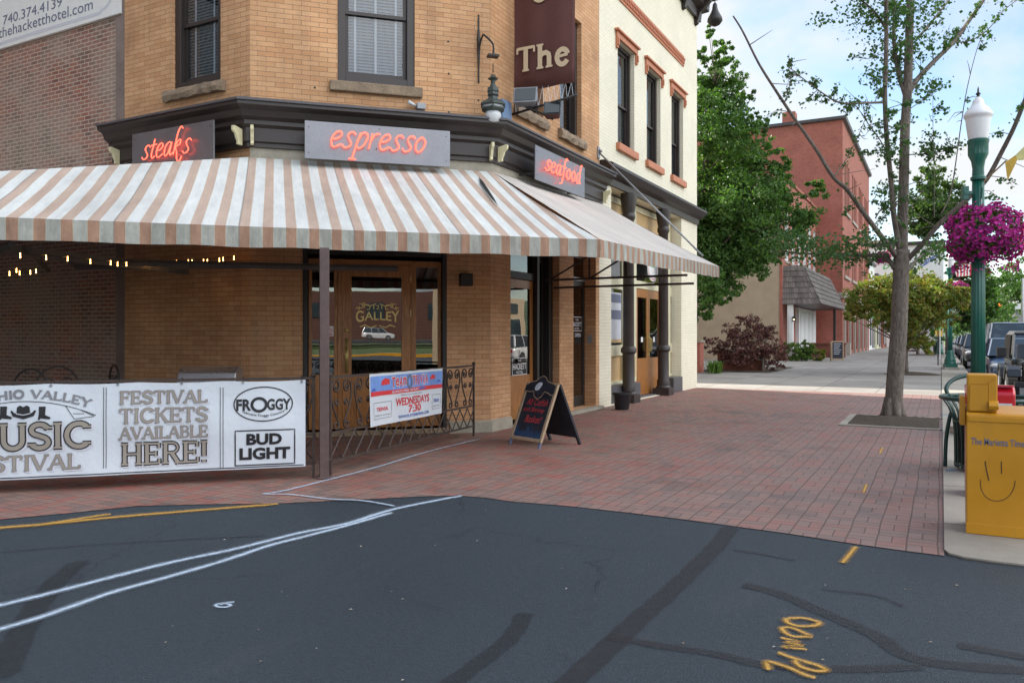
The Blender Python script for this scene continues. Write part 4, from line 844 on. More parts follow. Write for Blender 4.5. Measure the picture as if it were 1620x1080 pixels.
f.tube([FL+Vector((-.05,.05,-0.06)), RC+Vector((-.05,.05,-0.06))], 0.022); f.tube([RC+Vector((-.06,0,-0.06)), RE+Vector((-.06,0,-0.06))], 0.022); f.tube([CE+Vector((0,0,-0.05)), RE+Vector((0,0,-0.05))], 0.022); f.tube([BC+Vector((-.05,.05,-0.12)), RC+Vector((-.08,.08,-0.12))], 0.02); f.tube([AB+Vector((0,0,-0.06)), FL+Vector((0,0,-0.05))], 0.025)
for k in (-4.2, -2.6, -1.0, 0.0, 1.2, 2.4):
    a = POST+D*k+Vector((-0.03, 0.03, 2.72)); b = a+Vector((-2.4, 2.4, 1.36)); f.tube([a, b], 0.018)
f.build('frame', M['dbrown'], aw)
b = MB(); b.cbox((-9.6, 5.2, 2.60), 0.06, 6.6, 0.12, Matrix.Rotation(R(12), 3, 'Z')); 
for (p, q) in (((-10.4,6.6,2.60),(-7.2,9.7,2.60)), ((-11.5,7.4,2.63),(-9.0,8.5,2.63)), ((-9.6,5.6,2.63),(-12.5,7.6,2.63)), ((-8.7,4.9,2.57),(-12.8,6.3,2.57))):
    p, q = Vector(p), Vector(q); b.tube([p, q], 0.045, 4)
b.build('rafter', simple('grey_rafter', (0.13, 0.125, 0.12), 0.7, scale=4), aw)
ft = MB()
for z in (2.62, 2.50):
    ft.tube([(-6.5, 14.9, z), (-3.78, 14.9, z)] if 0 else [(-6.5, 13.3+0.4*(z < 2.55), z), (-3.8, 13.3+0.4*(z < 2.55), z)], 0.022, 5)
ft.tube([(-6.4,13.3,2.62),(-4.9,13.3,3.4)],0.018,5); ft.tube([(-5.6,13.3,2.62),(-5.6,13.3,3.7)],0.018,5); ft.tube([(-4.9,13.3,2.62),(-4.9,13.3,3.3)],0.018,5); ft.tube([(-5.6,13.3,2.62),(-4.9,13.3,3.0)],0.018,5)
ft.build('truss', M['rusty'], aw)
po = MB(); pp = G(513, 757); po.cbox((pp.x, pp.y, 1.285), 0.105, 0.105, 2.57, Matrix.Rotation(R(45), 3, 'Z')); po.cbox((pp.x, pp.y, 0.02), 0.16, 0.16, 0.02, Matrix.Rotation(R(45), 3, 'Z')); po.build('post', M['postpaint'], aw, bevel=0.006)
ro = MB(); ua, za = FC.hit(946, 241); A_ = FC.pt(ua, -0.02, za); B_ = Vector((-4.25, 16.0, 3.2)); ro.tube([A_, B_], 0.02, 8); ro.build('tie_rod', M['steelgrey'], aw, smooth=True)
ro = MB(FC.M); ro.box(ua-0.06, ua+0.06, -0.03, -0.003, za-0.14, za+0.12); ro.tube([(ua, -0.03, za+0.05), (ua, -0.09, za)], 0.03, 8); ro.build('anchor_plate', M['steelgrey'], aw, bevel=0.01)
# ================= neon signs =================
def neon(fr, out, pxs, ztop, zbot, word, wa, wb, zb, xh, label, r=0.0085, rise=0.0, shear=0.22):
    f2 = fr.out(out); a, b = f2.hit(pxs[0])[0], f2.hit(pxs[1])[0]
    t = thing('neon_sign', label, 'neon sign', tuple(f2.pt((a+b)/2, 0, zbot)), group='neon signs on sheet metal panels')
    m = MB(f2.M); m.box(a, b, 0, 0.025, zbot, ztop); m.build('panel', M['steel'], t, bevel=0.003)
    m = MB(f2.M); 
    for u in (a+0.06, b-0.06):
        m.box(u-0.02, u+0.02, 0.026, out-0.1, zbot+0.1, zbot+0.14)
        for z in (zbot+0.09, ztop-0.09): m.ball((u, 0, z), 0.009, 0.006, 0.009, 8, 4)
    m.ball(((a+b)/2, 0, ztop-0.05), 0.009, 0.006, 0.009, 8, 4); m.build('fixing', M['black'], t)
    m = MB(f2.M); script(m, word, f2.hit(wa)[0], f2.hit(wb)[0], zb, xh, -0.055, r, rise=rise, shear=shear); m.build('neon_tubing', M['neon'], t, smooth=True)
    m = MB(f2.M); ua, ub = f2.hit(wa)[0], f2.hit(wb)[0]
    for k in range(7):
        u = ua+(ub-ua)*(k+0.4)/7; m.tube([(u, -0.05, zb+0.02), (u, 0, zb+0.02)], 0.006, 6)
    m.build('tube_support', M['black'], t)
    return t
neon(FA, 0.44, (209, 338), 4.80, 4.12, 'steaks', 229, 306, 4.355, 0.205, 'red neon sign reading steaks on a dark metal panel')
neon(FB, 0.46, (482, 712), 4.80, 4.235, 'espresso', 521, 672, 4.425, 0.235, 'red neon sign reading espresso on the widest metal panel', r=0.0105)
neon(FC, 0.44, (847, 925), 4.86, 4.27, 'seafood', 858, 915, 4.48, 0.19, 'red neon sign reading seafood on the panel seen side on', r=0.010)
# ================= cream painted building =================
FWh = Frame(-6.56, 16.13, 0, 1); LW = 7.87; wb_ = thing('cream_building', 'cream painted brick building with terracotta window trim and iron columns', 'building', (-7, 20, 0))
ys = [(17.05, 18.58), (19.10, 20.62), (21.2, 22.72)]; wo = [(a-16.13+0.20, b-16.13-0.20, 6.02, 8.42, 0.28) for a, b in ys]
sf = (0.71, 6.22, 0.02, 4.95, 0.35)
wall(FWh, LW, 0, 12.0, wo+[sf], 0.3, MB()).build('wall', M['cbrick'], wb_)
mb = MB(); mb.box(-17, -6.565, 23.9, 23.998, 0, 12); mb.box(-17, -16.9, 16.2, 23.9, 0, 12); mb.build('back_wall', M['cbrick'], wb_)
mb = MB(); mb.box(-16.9, -6.6, 16.14, 23.89, 11.8, 11.95); mb.build('roof', M['roof'], wb_)
mb = MB(); mb.box(-16.9, -6.95, 16.14, 23.89, 4.96, 5.1); mb.build('floor_slab', M['dark'], wb_)
for a, b, c, d, _ in wo:
    sash_window(wb_, FWh, a, b, c, d, 0.16, 'dbrown', 7.05, 0.08, blind='dblind')
    m = MB(FWh.M); m.box(a-0.10, b+0.10, -0.09, 0.20, 5.85, c-0.002); m.build('sill', M['terra'], wb_, bevel=0.008)
    m = MB(FWh.M); m.box(a-0.2, b+0.2, -0.10, 0.0, d+0.14, d+0.19); m.box(a-0.14, b+0.14, -0.05, 0.0, d+0.002, d+0.14); m.box(a-0.14, a-0.04, -0.05, 0.0, d-0.24, d+0.001); m.box(b+0.04, b+0.14, -0.05, 0.0, d-0.24, d+0.001); m.box(b+0.06, b+0.12, -0.08, -0.05, d-0.18, d-0.03); m.box(a-0.12, a-0.06, -0.08, -0.05, d-0.18, d-0.03)
    m.build('hood_mould', M['terra'], wb_, bevel=0.008)
m = MB(FWh.M); m.box(0.45, 6.4, -0.03, 0.0, 9.34, 9.64)
for i in range(56): 
    for j in range(2): m.box(0.48+i*0.106+0.05*j, 0.53+i*0.106+0.05*j, -0.06, -0.03, 9.40+0.1*j, 9.47+0.1*j)
m.build('brick_band', M['terra'], wb_)
mb = MB(); molding(mb, [(-6.56,16.2),(-6.56,24.0),(-7.3,24.0)], [(0.003,11.15),(0.10,11.15),(0.12,11.4),(0.3,11.5),(0.32,11.8),(0.62,11.95),(0.64,12.15),(0.003,12.15)]); mb.build('cornice', M['dbrown'], wb_)
for u in (4.9, 6.3, 7.62):
    m = MB(FWh.M); m.prism([(0,10.95),(-0.1,11.0),(-0.2,11.3),(-0.5,11.6),(-0.52,11.92),(0,11.92)], u-0.09, u+0.09, 'x'); m.build('bracket', M['dbrown'], wb_, bevel=0.01)
mb = MB(); molding(mb, [(-6.56,16.14),(-6.56,23.98)], [(0.003,4.96),(0.06,4.96),(0.08,5.1),(0.22,5.16),(0.32,5.28),(0.32,5.34),(0.1,5.42),(0.003,5.42)]); mb.build('shopfront_cornice', M['dbrown'], wb_)
hw = Frame(-6.91, 16.13, 0, 1); H_ = lambda px: hw.hit(px)[0]
def woodwall(a, b, z0, z1, hole=None):
    m = MB(FWh.M)
    return m
fr_ = MB(FWh.M); w0, w1 = 0.28, 0.36; a0, a1 = sf[0]+0.003, sf[1]-0.003
W1 = (a0+0.16, H_(981)); DD = (H_(1003), H_(1041)); W2 = (H_(1057), H_(1073))
us = [(a0, W1[0]), (W1[1], DD[0]), (DD[1], W2[0]), (W2[1], a1)]
for a, b in us: fr_.box(a, b, w0, w1, 0.42, 4.9)
for a, b in (W1, W2):
    fr_.box(a, b, w0+0.002, w1-0.002, 0.42, 0.50); fr_.box(a, b, w0+0.002, w1-0.002, 1.10, 1.36); fr_.box(a, b, w0+0.002, w1-0.002, 2.70, 2.98)
fr_.box(DD[0], DD[1], w0+0.002, w1-0.002, 2.80, 3.0)
for a, b in (W1, DD, W2): fr_.box(a, b, w0+0.004, w1-0.004, 3.85, 4.05); fr_.box(a, b, w0+0.004, w1-0.004, 4.75, 4.9)
shf = fr_.build('shopfront', M['creamwall'], wb_, bevel=0.01)
p_ = MB(FWh.M)
for a, b in (W1, W2): p_.box(a-0.002, b+0.002, w1-0.02, w1-0.01, 0.5, 1.1)
for a, b in (W1, DD, W2): p_.box(a-0.002, b+0.002, w1-0.03, w1-0.02, 4.05, 4.75)
p_.box(W1[1]+0.06, DD[0]-0.1, w0-0.012, w0-0.001, 0.55, 1.05); p_.build('panel', M['tanpanel'], shf)
p_ = MB(FWh.M)
for a, b in (W1, W2): p_.box(a-0.002, b+0.002, w0+0.04, w0+0.046, 1.36, 2.70)
for a, b in (W1, DD, W2): p_.box(a-0.002, b+0.002, w0+0.04, w0+0.046, 3.0, 3.85)
p_.build('pane', M['glass'], shf)
p_ = MB(FWh.M); p_.box(W1[0]+0.03, W1[1]-0.03, w0+0.030, w0+0.035, 1.42, 2.62); ps = p_.build('poster', M['palegrey'], wb_)
p_ = MB(FWh.M); p_.box(W1[0]+0.06, W1[1]-0.06, w0+0.024, w0+0.028, 2.38, 2.58); p_.box(W1[0]+0.06, W1[1]-0.06, w0+0.024, w0+0.028, 1.98, 2.2); p_.build('poster_picture', M['greyblue'], ps)
p_ = MB(FWh.M); p_.box(W1[0]+0.04, W1[1]-0.04, w0+0.0245, w0+0.0285, 1.42, 1.50); p_.build('poster_footer', M['tanpanel'], ps)
p_ = MB(FWh.M)
for i in range(26): p_.add([(W2[0], w0+0.1, 1.38+i*0.05), (W2[1], w0+0.1, 1.38+i*0.05), (W2[1], w0+0.13, 1.42+i*0.05), (W2[0], w0+0.13, 1.42+i*0.05)], [(0,1,2,3)])
p_.build('blind', M['blind'], shf)
ml = (DD[0]+DD[1])/2
for a, b, lb in ((DD[0]+0.003, ml-0.004, None), (ml+0.004, DD[1]-0.003, None)):
    fm = MB(FWh.M); gm = MB(FWh.M); glazed(fm, gm, a, b, 0.05, 2.795, 0.30, 0.13, 0.95, 0.22); d_ = fm.build('door', M['oak'], wb_, bevel=0.006); gm.build('pane', M['doorglass'], d_)
    h = MB(FWh.M); s_ = b-0.05 if b < ml else a+0.05; h.tube([(s_,0.3,1.15),(s_,0.22,1.2),(s_,0.22,1.5),(s_,0.3,1.55)], 0.014, 8); h.box(s_-0.03, s_+0.03, 0.292, 0.3, 1.05, 1.65); h.build('door_handle', M['goldink'], d_, smooth=False)
    h = MB(FWh.M); h.box((a+b)/2-0.07, (a+b)/2+0.07, 0.305, 0.31, 1.42, 1.55); h.build('notice', M['white'], d_)
# oval transom sign
cu, cz = ml-0.05, 3.42; s_ = MB(FWh.M); s_.prism([(cu+0.42*math.cos(k*math.pi/16), cz+0.40*math.sin(k*math.pi/16)) for k in range(32)], 0.16, 0.18, 'y'); ov = s_.build('oval_sign', M['white'], origin=tuple(FWh.pt(cu, 0.16, cz))); tag(ov, 'round white sign with a thin red ring over the double wooden doors', 'sign')
s_ = MB(FWh.M); s_.ribbon([(cu+0.37*math.cos(k*math.pi/16), cz+0.35*math.sin(k*math.pi/16)) for k in range(33)], 0.02, 0.157); s_.build('ring', M['redink'], ov)
s_ = MB(FWh.M); text(s_, 'Visitors', cu-0.25, cu+0.25, cz-0.05, cz+0.09, 0.156) if 0 else s_.box(cu-0.2, cu+0.2, 0.155, 0.157, cz-0.02, cz+0.0); s_.build('rule', M['greenink'], ov)
# columns
for px, lb in ((995, 0), (1050, 1)):
    u = Frame(-6.52, 16.13, 0, 1).hit(px)[0]; c = FWh.pt(u, -0.03, 0)
    m = MB(); m.lathe([(0.20,0.0),(0.20,0.22),(0.17,0.26),(0.17,0.38),(0.145,0.44),(0.145,1.15),(0.185,1.2),(0.185,1.28),(0.15,1.33)], 24, c); m.lathe([(0.135,1.33),(0.125,4.3),(0.16,4.36),(0.16,4.45),(0.14,4.48),(0.19,4.8),(0.19,4.95)], 40, c, flute=(10, 0.09, 1.4, 4.25)); m.cbox((c.x, c.y, 0.1), 0.44, 0.44, 0.19); m.build('column', M['dbrown'], wb_, smooth=True, ang=35)
m = MB(FWh.M); m.box(a0, DD[0]-0.2, 0.1, 0.45, 0.01, 0.418); m.box(DD[1]+0.2, a1, -0.04, 0.45, 0.01, 0.418); m.box(DD[0]-0.2, DD[1]+0.2, 0.1, 0.45, 0.012, 0.048); m.build('plinth', M['slate'], wb_, bevel=0.01)
# ================= iron fence and banners =================
SL['h'] = (0.66, [('T', [(0.14,0),(0.14,1.0)]), ('T', [(0.14,0.50),(0.24,0.60),(0.36,0.62),(0.46,0.54),(0.48,0.4),(0.48,0)])], [(0.14,0),(0.14,1),(0.48,0)])
SL['e'] = (0.62, [('t', [(0.10,0.36),(0.50,0.40)]), ('T', arc(0.31,0.33,0.20,0.30,15,330,14))], [])
FE = Frame(POST.x, POST.y, 1, 1)
FT = Frame(-6.1, 6.88, -0.40, 3.91)
def fence_run(fr, ua, ub, label):
    t = thing('iron_fence', label, 'fence', tuple(fr.pt((ua+ub)/2, 0, 0)), group='wrought iron fence round the patio')
    for z, r in ((1.12, 0.017), (0.49, 0.014), (0.17, 0.014)):
        m = MB(fr.M); m.box(ua, ub, -r, r, z-r*0.8, z+r*0.8); m.build('rail', M['rusty'], t)
    n = max(1, round((ub-ua)/0.46)); wd = (ub-ua)/n
    for i in range(n):
        c = ua+wd*(i+0.5); m = MB(fr.M); zb, h = 0.505, 0.60; k = wd/0.46
        for s in (-1, 1):
            def sp(cx, cz, r, a0, a1, nn=12): return [(cx+s*r*(1-0.62*j/nn)*math.cos(R(a0+(a1-a0)*j/nn)), 0, cz+r*(1-0.62*j/nn)*math.sin(R(a0+(a1-a0)*j/nn))) for j in range(nn+1)]
            top = sp(c+s*0.105*k, zb+h*0.83, 0.085, 10, 420, 14)[::-1]
            pth = top+[(c+s*0.20*k, 0, zb+h*0.68), (c+s*0.15*k, 0, zb+h*0.42), (c+s*0.06*k, 0, zb+h*0.16)]+sp(c+s*0.10*k, zb+h*0.10, 0.055, 190, 520, 10)
            m.tube(pth, 0.0115, 5)
            m.tube(sp(c+s*0.085*k, zb+h*0.52, 0.045, 0, 400, 10), 0.010, 5); m.ball((c+s*0.085*k, 0, zb+h*0.52), 0.014, 0.014, 0.014, 6, 4)
            m.tube([(c+s*0.085*k+s*0.04, 0, zb+h*0.52), (c+s*0.17*k, 0, zb+h*0.5)], 0.007, 5)
            m.ball((c+s*0.105*k, 0, zb+h*0.82), 0.02, 0.015, 0.02, 6, 4)
        m.build('scroll_panel', M['rusty'], t, smooth=True)
    m = MB(fr.M); nl = round((ub-ua)/0.26); w_ = (ub-ua)/nl
    for i in range(nl):
        a = ua+w_*i; m.tube([(a, -0.006, 0.18), (a+w_, -0.006, 0.48)], 0.0105, 4); m.tube([(a+w_, 0.006, 0.18), (a, 0.006, 0.48)], 0.0105, 4)
    m.build('lattice', M['rusty'], t)
    u = ua
    posts = [ua+0.02, ub-0.02] if ub-ua < 4.5 else [ua+0.02, (ua+ub)/2, ub-0.02]
    for u in posts:
        m = MB(fr.M); m.box(u-0.014, u+0.014, -0.014, 0.014, 0.0, 1.13); m.ball((u, 0, 1.15), 0.03, 0.03, 0.03, 10, 6); m.build('fence_post', M['rusty'], t)
    return t
fence_run(FT, 0.05, 3.90, 'wrought iron scroll fence between the brown post and the brick corner')
fence_run(FE, -7.0, -0.10, 'wrought iron fence behind the long white festival banner')
def drape(mb, fr, f):
    mb.v = [tuple(fr.pt(u, w_+f(u, z), z)) for u, w_, z in mb.v]; return mb
def cloth(fr, u0, u1, z0, z1, f, n, m, sagt=0.0, sagb=0.0):
    mb = MB(); vs = []; 
    for j in range(m+1):
        for i in range(n+1):
            a = i/n; b = j/m; u = u0+(u1-u0)*a; zt = z1-sagt*math.sin(math.pi*((a*6) % 1)); zb = z0+sagb(a) if callable(sagb) else z0
            vs.append((u, 0, zb+(zt-zb)*b))
    mb.add(vs, [(j*(n+1)+i, j*(n+1)+i+1, (j+1)*(n+1)+i+1, (j+1)*(n+1)+i) for j in range(m) for i in range(n)])
    return drape(mb, fr, f)
# ---- long festival banner
u_ = lambda px: FE.hit(px)[0]; z_ = lambda px, py: FE.hit(px, py)[1]
fdis = lambda u, z: -0.05+0.008*math.sin(u*3.1+z*1.5)+0.004*math.sin(u*9+z*5)+0.006*math.sin(z*9+u*0.7)
fb = thing('festival_banner', 'long white vinyl festival banner tied along the patio fence', 'banner', tuple(FE.pt(-2.6, -0.05, 0)))
bu1 = u_(483); cloth(FE, -5.3, bu1, 0.145, 1.105, fdis, 160, 18, 0.012).build('banner_cloth', M['vinyl'], fb, smooth=True)
def put(mb, mat, name, lab=None, w_=-0.004):
    mb.v = [(a, b+w_, c) for a, b, c in mb.v]; return drape(mb, FE, fdis).build(name, M[mat], fb)
def both(s, pa, pb, yt, yb, pc, fill='taupe', T=0.16, t=0.09, warp=None, lo=0.018, sh=0.018):
    a, b = u_(pa), u_(pb); z1, z0 = z_(pc, yt), z_(pc, yb)
    m = MB(); slab(m, s, a, b, z0, z1, -0.001, lo+0.006, T, t, warp, dx=sh, dz=-sh*0.7); put(m, 'palegrey', 'letter_shadow')
    m = MB(); slab(m, s, a, b, z0, z1, -0.004, lo, T, t, warp); put(m, 'ink' if lo > 0.014 else 'greyink', 'letter_outline')
    m = MB(); slab(m, s, a, b, z0, z1, -0.007, 0, T, t, warp); put(m, fill, 'lettering')
both('FESTIVAL', 190, 329, 617, 637, 260, T=0.16, t=0.085, lo=0.012)
both('TICKETS', 190, 330, 644, 667, 260, T=0.15, t=0.08, lo=0.012)
both('AVAILABLE', 190, 330, 673, 692, 260, T=0.15, t=0.08, lo=0.010)
both('HERE!', 192, 330, 698, 732, 260, T=0.155, t=0.08, lo=0.024)
both('MUSIC', -58, 146, 668, 709, 60, T=0.165, t=0.08, lo=0.026)
both('FESTIVAL', -62, 130, 718, 742, 60, T=0.16, t=0.09, lo=0.013)
ac = u_(40); al = u_(-19); ar = u_(142)
def aw_(q):
    r = (q[0]-u_(44))/((u_(142)-u_(44))); return (q[0]-(q[1]-0.93)*0.35*r*-1*0.6 if 0 else q[0]+(q[1]-0.93)*0.30*r, q[1]-0.115*r*r)
m = MB(); slab(m, 'OHIO VALLEY', al, ar, z_(38, 629), z_(38, 616), -0.003, 0.006, 0.22, 0.12, aw_); put(m, 'greyink', 'lettering')
m = MB(); zc = z_(38, 634); L_ = [(ac+x, zc-0.16*(x/0.66)**2) for x in [i*0.066-0.66 for i in range(21)]]; m.ribbon(L_, 0.007, -0.002); e1 = L_[-1]
m.ribbon([(e1[0]-0.28, zc-0.055), (e1[0]-0.20, zc-0.19), (e1[0]-0.02, zc-0.17)], 0.006, -0.0022); m.ribbon([(e1[0]-0.21, zc-0.135), (e1[0]-0.11, zc-0.14), (e1[0]-0.14, zc-0.10), (e1[0]-0.02, zc-0.165)], 0.006, -0.0024)
for px in (165.5, 169.5, 349, 353.5):
    m.ribbon([(u_(px), z_(px, 612)), (u_(px), z_(px, 739))], 0.006, -0.0026)
m.ribbon([(-5.2, 0.165), (bu1-0.02, 0.165)], 0.010, -0.0028); put(m, 'ink', 'ruled_line')
hc_ = (u_(40), z_(40, 653)); hk = 0.66
H2 = lambda L: [(hc_[0]+x*hk, hc_[1]+z*hk) for x, z in L]
m = MB(); m.prism(H2([(-0.095, -0.02), (-0.085, 0.10), (-0.045, 0.125), (0, 0.10), (0.045, 0.125), (0.085, 0.10), (0.095, -0.02)])[::-1], -0.004, -0.002, 'y')
m.ribbon(H2([(-0.165, 0.045), (-0.13, -0.015), (0, -0.05), (0.13, -0.015), (0.165, 0.045)]), [0.015, 0.035, 0.045, 0.035, 0.015], -0.005); put(m, 'ink', 'hat_picture')
m = MB(); m.ribbon(H2([(-0.095, 0.0), (0, -0.022), (0.095, 0.0)]), 0.008, -0.006); put(m, 'palegrey', 'hat_band')
for px in (9, 70):
    m = MB(); bx, bz = u_(px), z_(px, 653); m.prism([(bx+x*0.62, bz+z*0.72) for x, z in [(-0.05, 0.10), (0.05, 0.10), (0.04, -0.02), (0.12, -0.055), (0.11, -0.08), (-0.03, -0.065), (-0.04, -0.085), (-0.065, -0.085), (-0.05, 0.0)]][::-1], -0.004, -0.002, 'y'); put(m, 'ink', 'boot_picture')
# sponsor panels
cx, cz = u_(417), z_(417, 638); rx = (u_(463)-u_(371))/2; rz = 0.185
m = MB(); m.ribbon([(cx+rx*math.cos(k*math.pi/24), cz+rz*math.sin(k*math.pi/24)) for k in range(49)], 0.012, -0.002); put(m, 'ink', 'oval_outline')
m = MB(); a, b = u_(374), u_(460); z0, z1 = z_(417, 648), z_(417, 630)
text(m, 'FR', a, a+(b-a)*0.27, z0, z1, -0.003, 0.035); text(m, 'GGY', a+(b-a)*0.56, b, z0, z1, -0.003, 0.035); m.ribbon([(a+(b-a)*0.415+0.075*math.cos(k*0.262), (z0+z1)/2+0.07*math.sin(k*0.262)) for k in range(25)], 0.03, -0.003); put(m, 'ink', 'lettering')
m = MB(); text(m, 'Genuine Froggy Country!', u_(384), u_(451), 0, 0.04, -0.003, 0.012, warp=lambda a_, b_: (u_(384)+(u_(451)-u_(384))*a_, cz-0.145+0.035*b_+0.05*((a_-0.5)*2)**2)); put(m, 'ink', 'lettering')
m = MB(); a, b, z0, z1 = u_(372.5), u_(466), z_(419, 733), z_(419, 679); m.ribbon([(a, z0), (b, z0), (b, z1), (a, z1), (a, z0-0.005)], 0.013, -0.002); put(m, 'ink', 'box_outline')
m = MB(); text(m, 'BUD', u_(390), u_(446), z_(418, 702), z_(418, 684), -0.003, 0.045); text(m, 'LIGHT', u_(379), u_(459), z_(418, 725), z_(418, 706), -0.003, 0.045); put(m, 'ink', 'lettering')
for k in range(9):
    ue = -5.2+(bu1-0.04+5.2)*k/8; m = MB(); m.ribbon([(ue+0.012*math.cos(j*0.785), 1.085+0.012*math.sin(j*0.785)) for j in range(9)], 0.008, -0.003); put(m, 'steelgrey', 'eyelet')
    m = MB(FE.M); m.tube([(ue, -0.06, 1.085), (ue+0.01, -0.03, 1.12), (ue, 0.0, 1.145), (ue-0.01, 0.02, 1.12)], 0.004, 4); m.build('tie', M['ink'], fb)
# ---- team trivia banner
tdis = lambda u, z: -0.045+0.010*math.sin(u*5+z*3)+0.004*math.sin(u*13)
tb = thing('trivia_banner', 'small white, blue and red quiz night banner tied to the iron fence', 'banner', tuple(FT.pt(1.9, -0.05, 0)))
tu = lambda px: FT.hit(px)[0]; tz = lambda px, py: FT.hit(px, py)[1]
a, b = tu(580), tu(694.5); z0, z1 = 0.475, 1.125
cloth(FT, a, b, z0, z1, tdis, 50, 14, 0.004).build('banner_cloth', M['vinyl'], tb, smooth=True)
def tput(m, mat, name): m.v = [(p, q-0.004, r) for p, q, r in m.v]; return drape(m, FT, tdis).build(name, M[mat], tb)
def grid(m, u0, u1, w_, z0, z1, n=16):
    for i in range(n): m.add([(u0+(u1-u0)*i/n, w_, z0), (u0+(u1-u0)*(i+1)/n, w_, z0), (u0+(u1-u0)*(i+1)/n, w_, z1), (u0+(u1-u0)*i/n, w_, z1)], [(0,1,2,3)])
m = MB(); grid(m, a+0.02, b-0.01, 0.0, 0.90, z1-0.035); tput(m, 'skyink', 'blue_field')
m = MB(); grid(m, a+0.02, b-0.01, -0.001, 0.845, 0.90); tput(m, 'redink', 'red_stripe')
ua, ub = tu(614), tu(672); x = ua; wd = (ub-ua)/10.3
m = MB(); mo = MB()
for i, ch in enumerate('TeAm'): text(mo, ch, x-0.01, x+wd*0.86+0.01, 0.93+0.015*(i % 2)-0.01, 1.05+0.012*((i+1) % 2)+0.01, -0.001, 0.05); text(m, ch, x, x+wd*0.86, 0.93+0.015*(i % 2), 1.05+0.012*((i+1) % 2), -0.003, 0.02); x += wd
x += wd*1.6
for i, ch in enumerate('TRiViA'): text(mo, ch, x-0.01, x+wd*(0.8 if ch != 'i' else 0.3)+0.01, 0.92+0.012*(i % 2), 1.07, -0.001, 0.05); text(m, ch, x, x+wd*(0.8 if ch != 'i' else 0.3), 0.93+0.012*(i % 2), 1.06, -0.003, 0.02); x += wd*(1 if ch != 'i' else 0.5)
tput(mo, 'vinyl', 'lettering'); tput(m, 'redink', 'lettering')
m = MB(); xc = ua+wd*4.75; m.ribbon([(xc+0.055*math.cos(k*0.4), 0.985+0.08*math.sin(k*0.4)) for k in range(17)], 0.04, -0.004); m.box(xc-0.012, xc+0.012, -0.005, -0.004, 0.88, 0.92); tput(m, 'greyblue', 'emblem')
m = MB(); text(m, 'ALWAYS FREE TO PLAY!', tu(614), tu(658), 0.857, 0.888, -0.003, 0.02); tput(m, 'vinyl', 'lettering')
m = MB(); text(m, 'What are you doing tonight?', tu(629), tu(664), 0.80, 0.83, -0.002, 0.0, 0.2); tput(m, 'greyink', 'lettering')
m = MB(); text(m, 'WEDNESDAYS', tu(621), tu(674.5), 0.68, 0.785, -0.002, 0.02); text(m, '7:30', tu(640), tu(661), 0.575, 0.675, -0.002, 0.02); tput(m, 'redink', 'lettering')
m = MB(); text(m, 'WWW.PLAYTEAMTRIVIA.COM', tu(626), tu(673), 0.515, 0.555, -0.002, 0.015); tput(m, 'blueink', 'lettering')
for pa, pb in ((586, 614.5), (680, 692.5)):
    m = MB(); p, q = tu(pa), tu(pb); m.ribbon([(p, 0.56), (q, 0.56), (q, 0.76), (p, 0.76), (p, 0.56)], 0.006, -0.001); tput(m, 'greyink', 'box_outline')
    m = MB(); text(m, 'TRIVIA', p+0.08*(q-p)/0.45, q-0.08*(q-p)/0.45, 0.65, 0.70, -0.002, 0.02); tput(m, 'redink' if pa < 600 else 'blueink', 'lettering')
    m = MB(); text(m, 'thanks to our hosts', p+0.03, q-0.03, 0.59, 0.615, -0.002); tput(m, 'greyink', 'lettering')
for (pa, pb, z0_, z1_, mt) in ((583,590,0.90,0.95,'blueink'),(599,611,0.97,1.06,'redink'),(676,684,0.98,1.05,'redink'),(657,669,0.86,0.90,'blueink'),(686,692,0.93,0.97,'blueink')):
    m = MB(); p, q = tu(pa), tu(pb); m.prism([(p, z0_), (q, z0_+0.01), (q-0.01, z1_-0.02), ((p+q)/2, z1_), (p+0.01, z1_-0.03)][::-1], -0.004, -0.002, 'y'); tput(m, mt, 'picture')
# ================= maroon hanging banner, pole and floodlights =================
FH = Frame(-6.54, 12.2, 1, 0); hh = FH.hit; mbn = thing('hanging_banner', 'maroon fabric banner with beige word The, hung from the wall', 'banner', tuple(FH.pt(0.6, 0, 5.8)))
a, b = hh(810)[0], hh(909)[0]; zb = (hh(812,145)[1]+hh(908,133)[1])/2
m = MB(FH.M); n = 20; vs = []; 
for j in range(13):
    for i in range(n+1): 
        x = i/n; vs.append((a+(b-a)*x, 0.02*math.sin(x*5+j*0.4)+0.012*math.sin(x*14), zb+(9.6-zb)*j/12))
m.add(vs, [(j*(n+1)+i, j*(n+1)+i+1, (j+1)*(n+1)+i+1, (j+1)*(n+1)+i) for j in range(12) for i in range(n)]); m.build('fabric', M['banner'], mbn, smooth=True, solid=0.004)
m = MB(); ta, tb_ = hh(818)[0], hh(905)[0]; zt, z0 = hh(832,76)[1], hh(836,114)[1]; slab(m, 'The', ta, tb_, z0, zt, -0.045, 0, 0.205, 0.12); drape(m, FH, lambda u, z: 0.0).build('lettering', M['beige'], mbn)
m = MB(FH.M); ce = (hh(856)[0], hh(856, -42)[1]); m.prism([(ce[0]+0.26*math.cos(k*math.pi/20), ce[1]+0.52*math.sin(k*math.pi/20)) for k in range(40)], -0.045, -0.04, 'y'); m.build('oval_emblem', M['beige'], mbn)
m = MB(FH.M); q = hh(798, 187); r_ = hh(915, 152); m.tube([(q[0], -0.06, q[1]), (r_[0], -0.06, r_[1])], 0.022, 8); m.tube([(r_[0]-0.03, -0.06, r_[1]-0.02), (r_[0]-0.03, -0.06, r_[1]+0.06)], 0.015, 6); m.build('pole', M['black'], mbn, smooth=True)
m = MB(FH.M); npt = 11
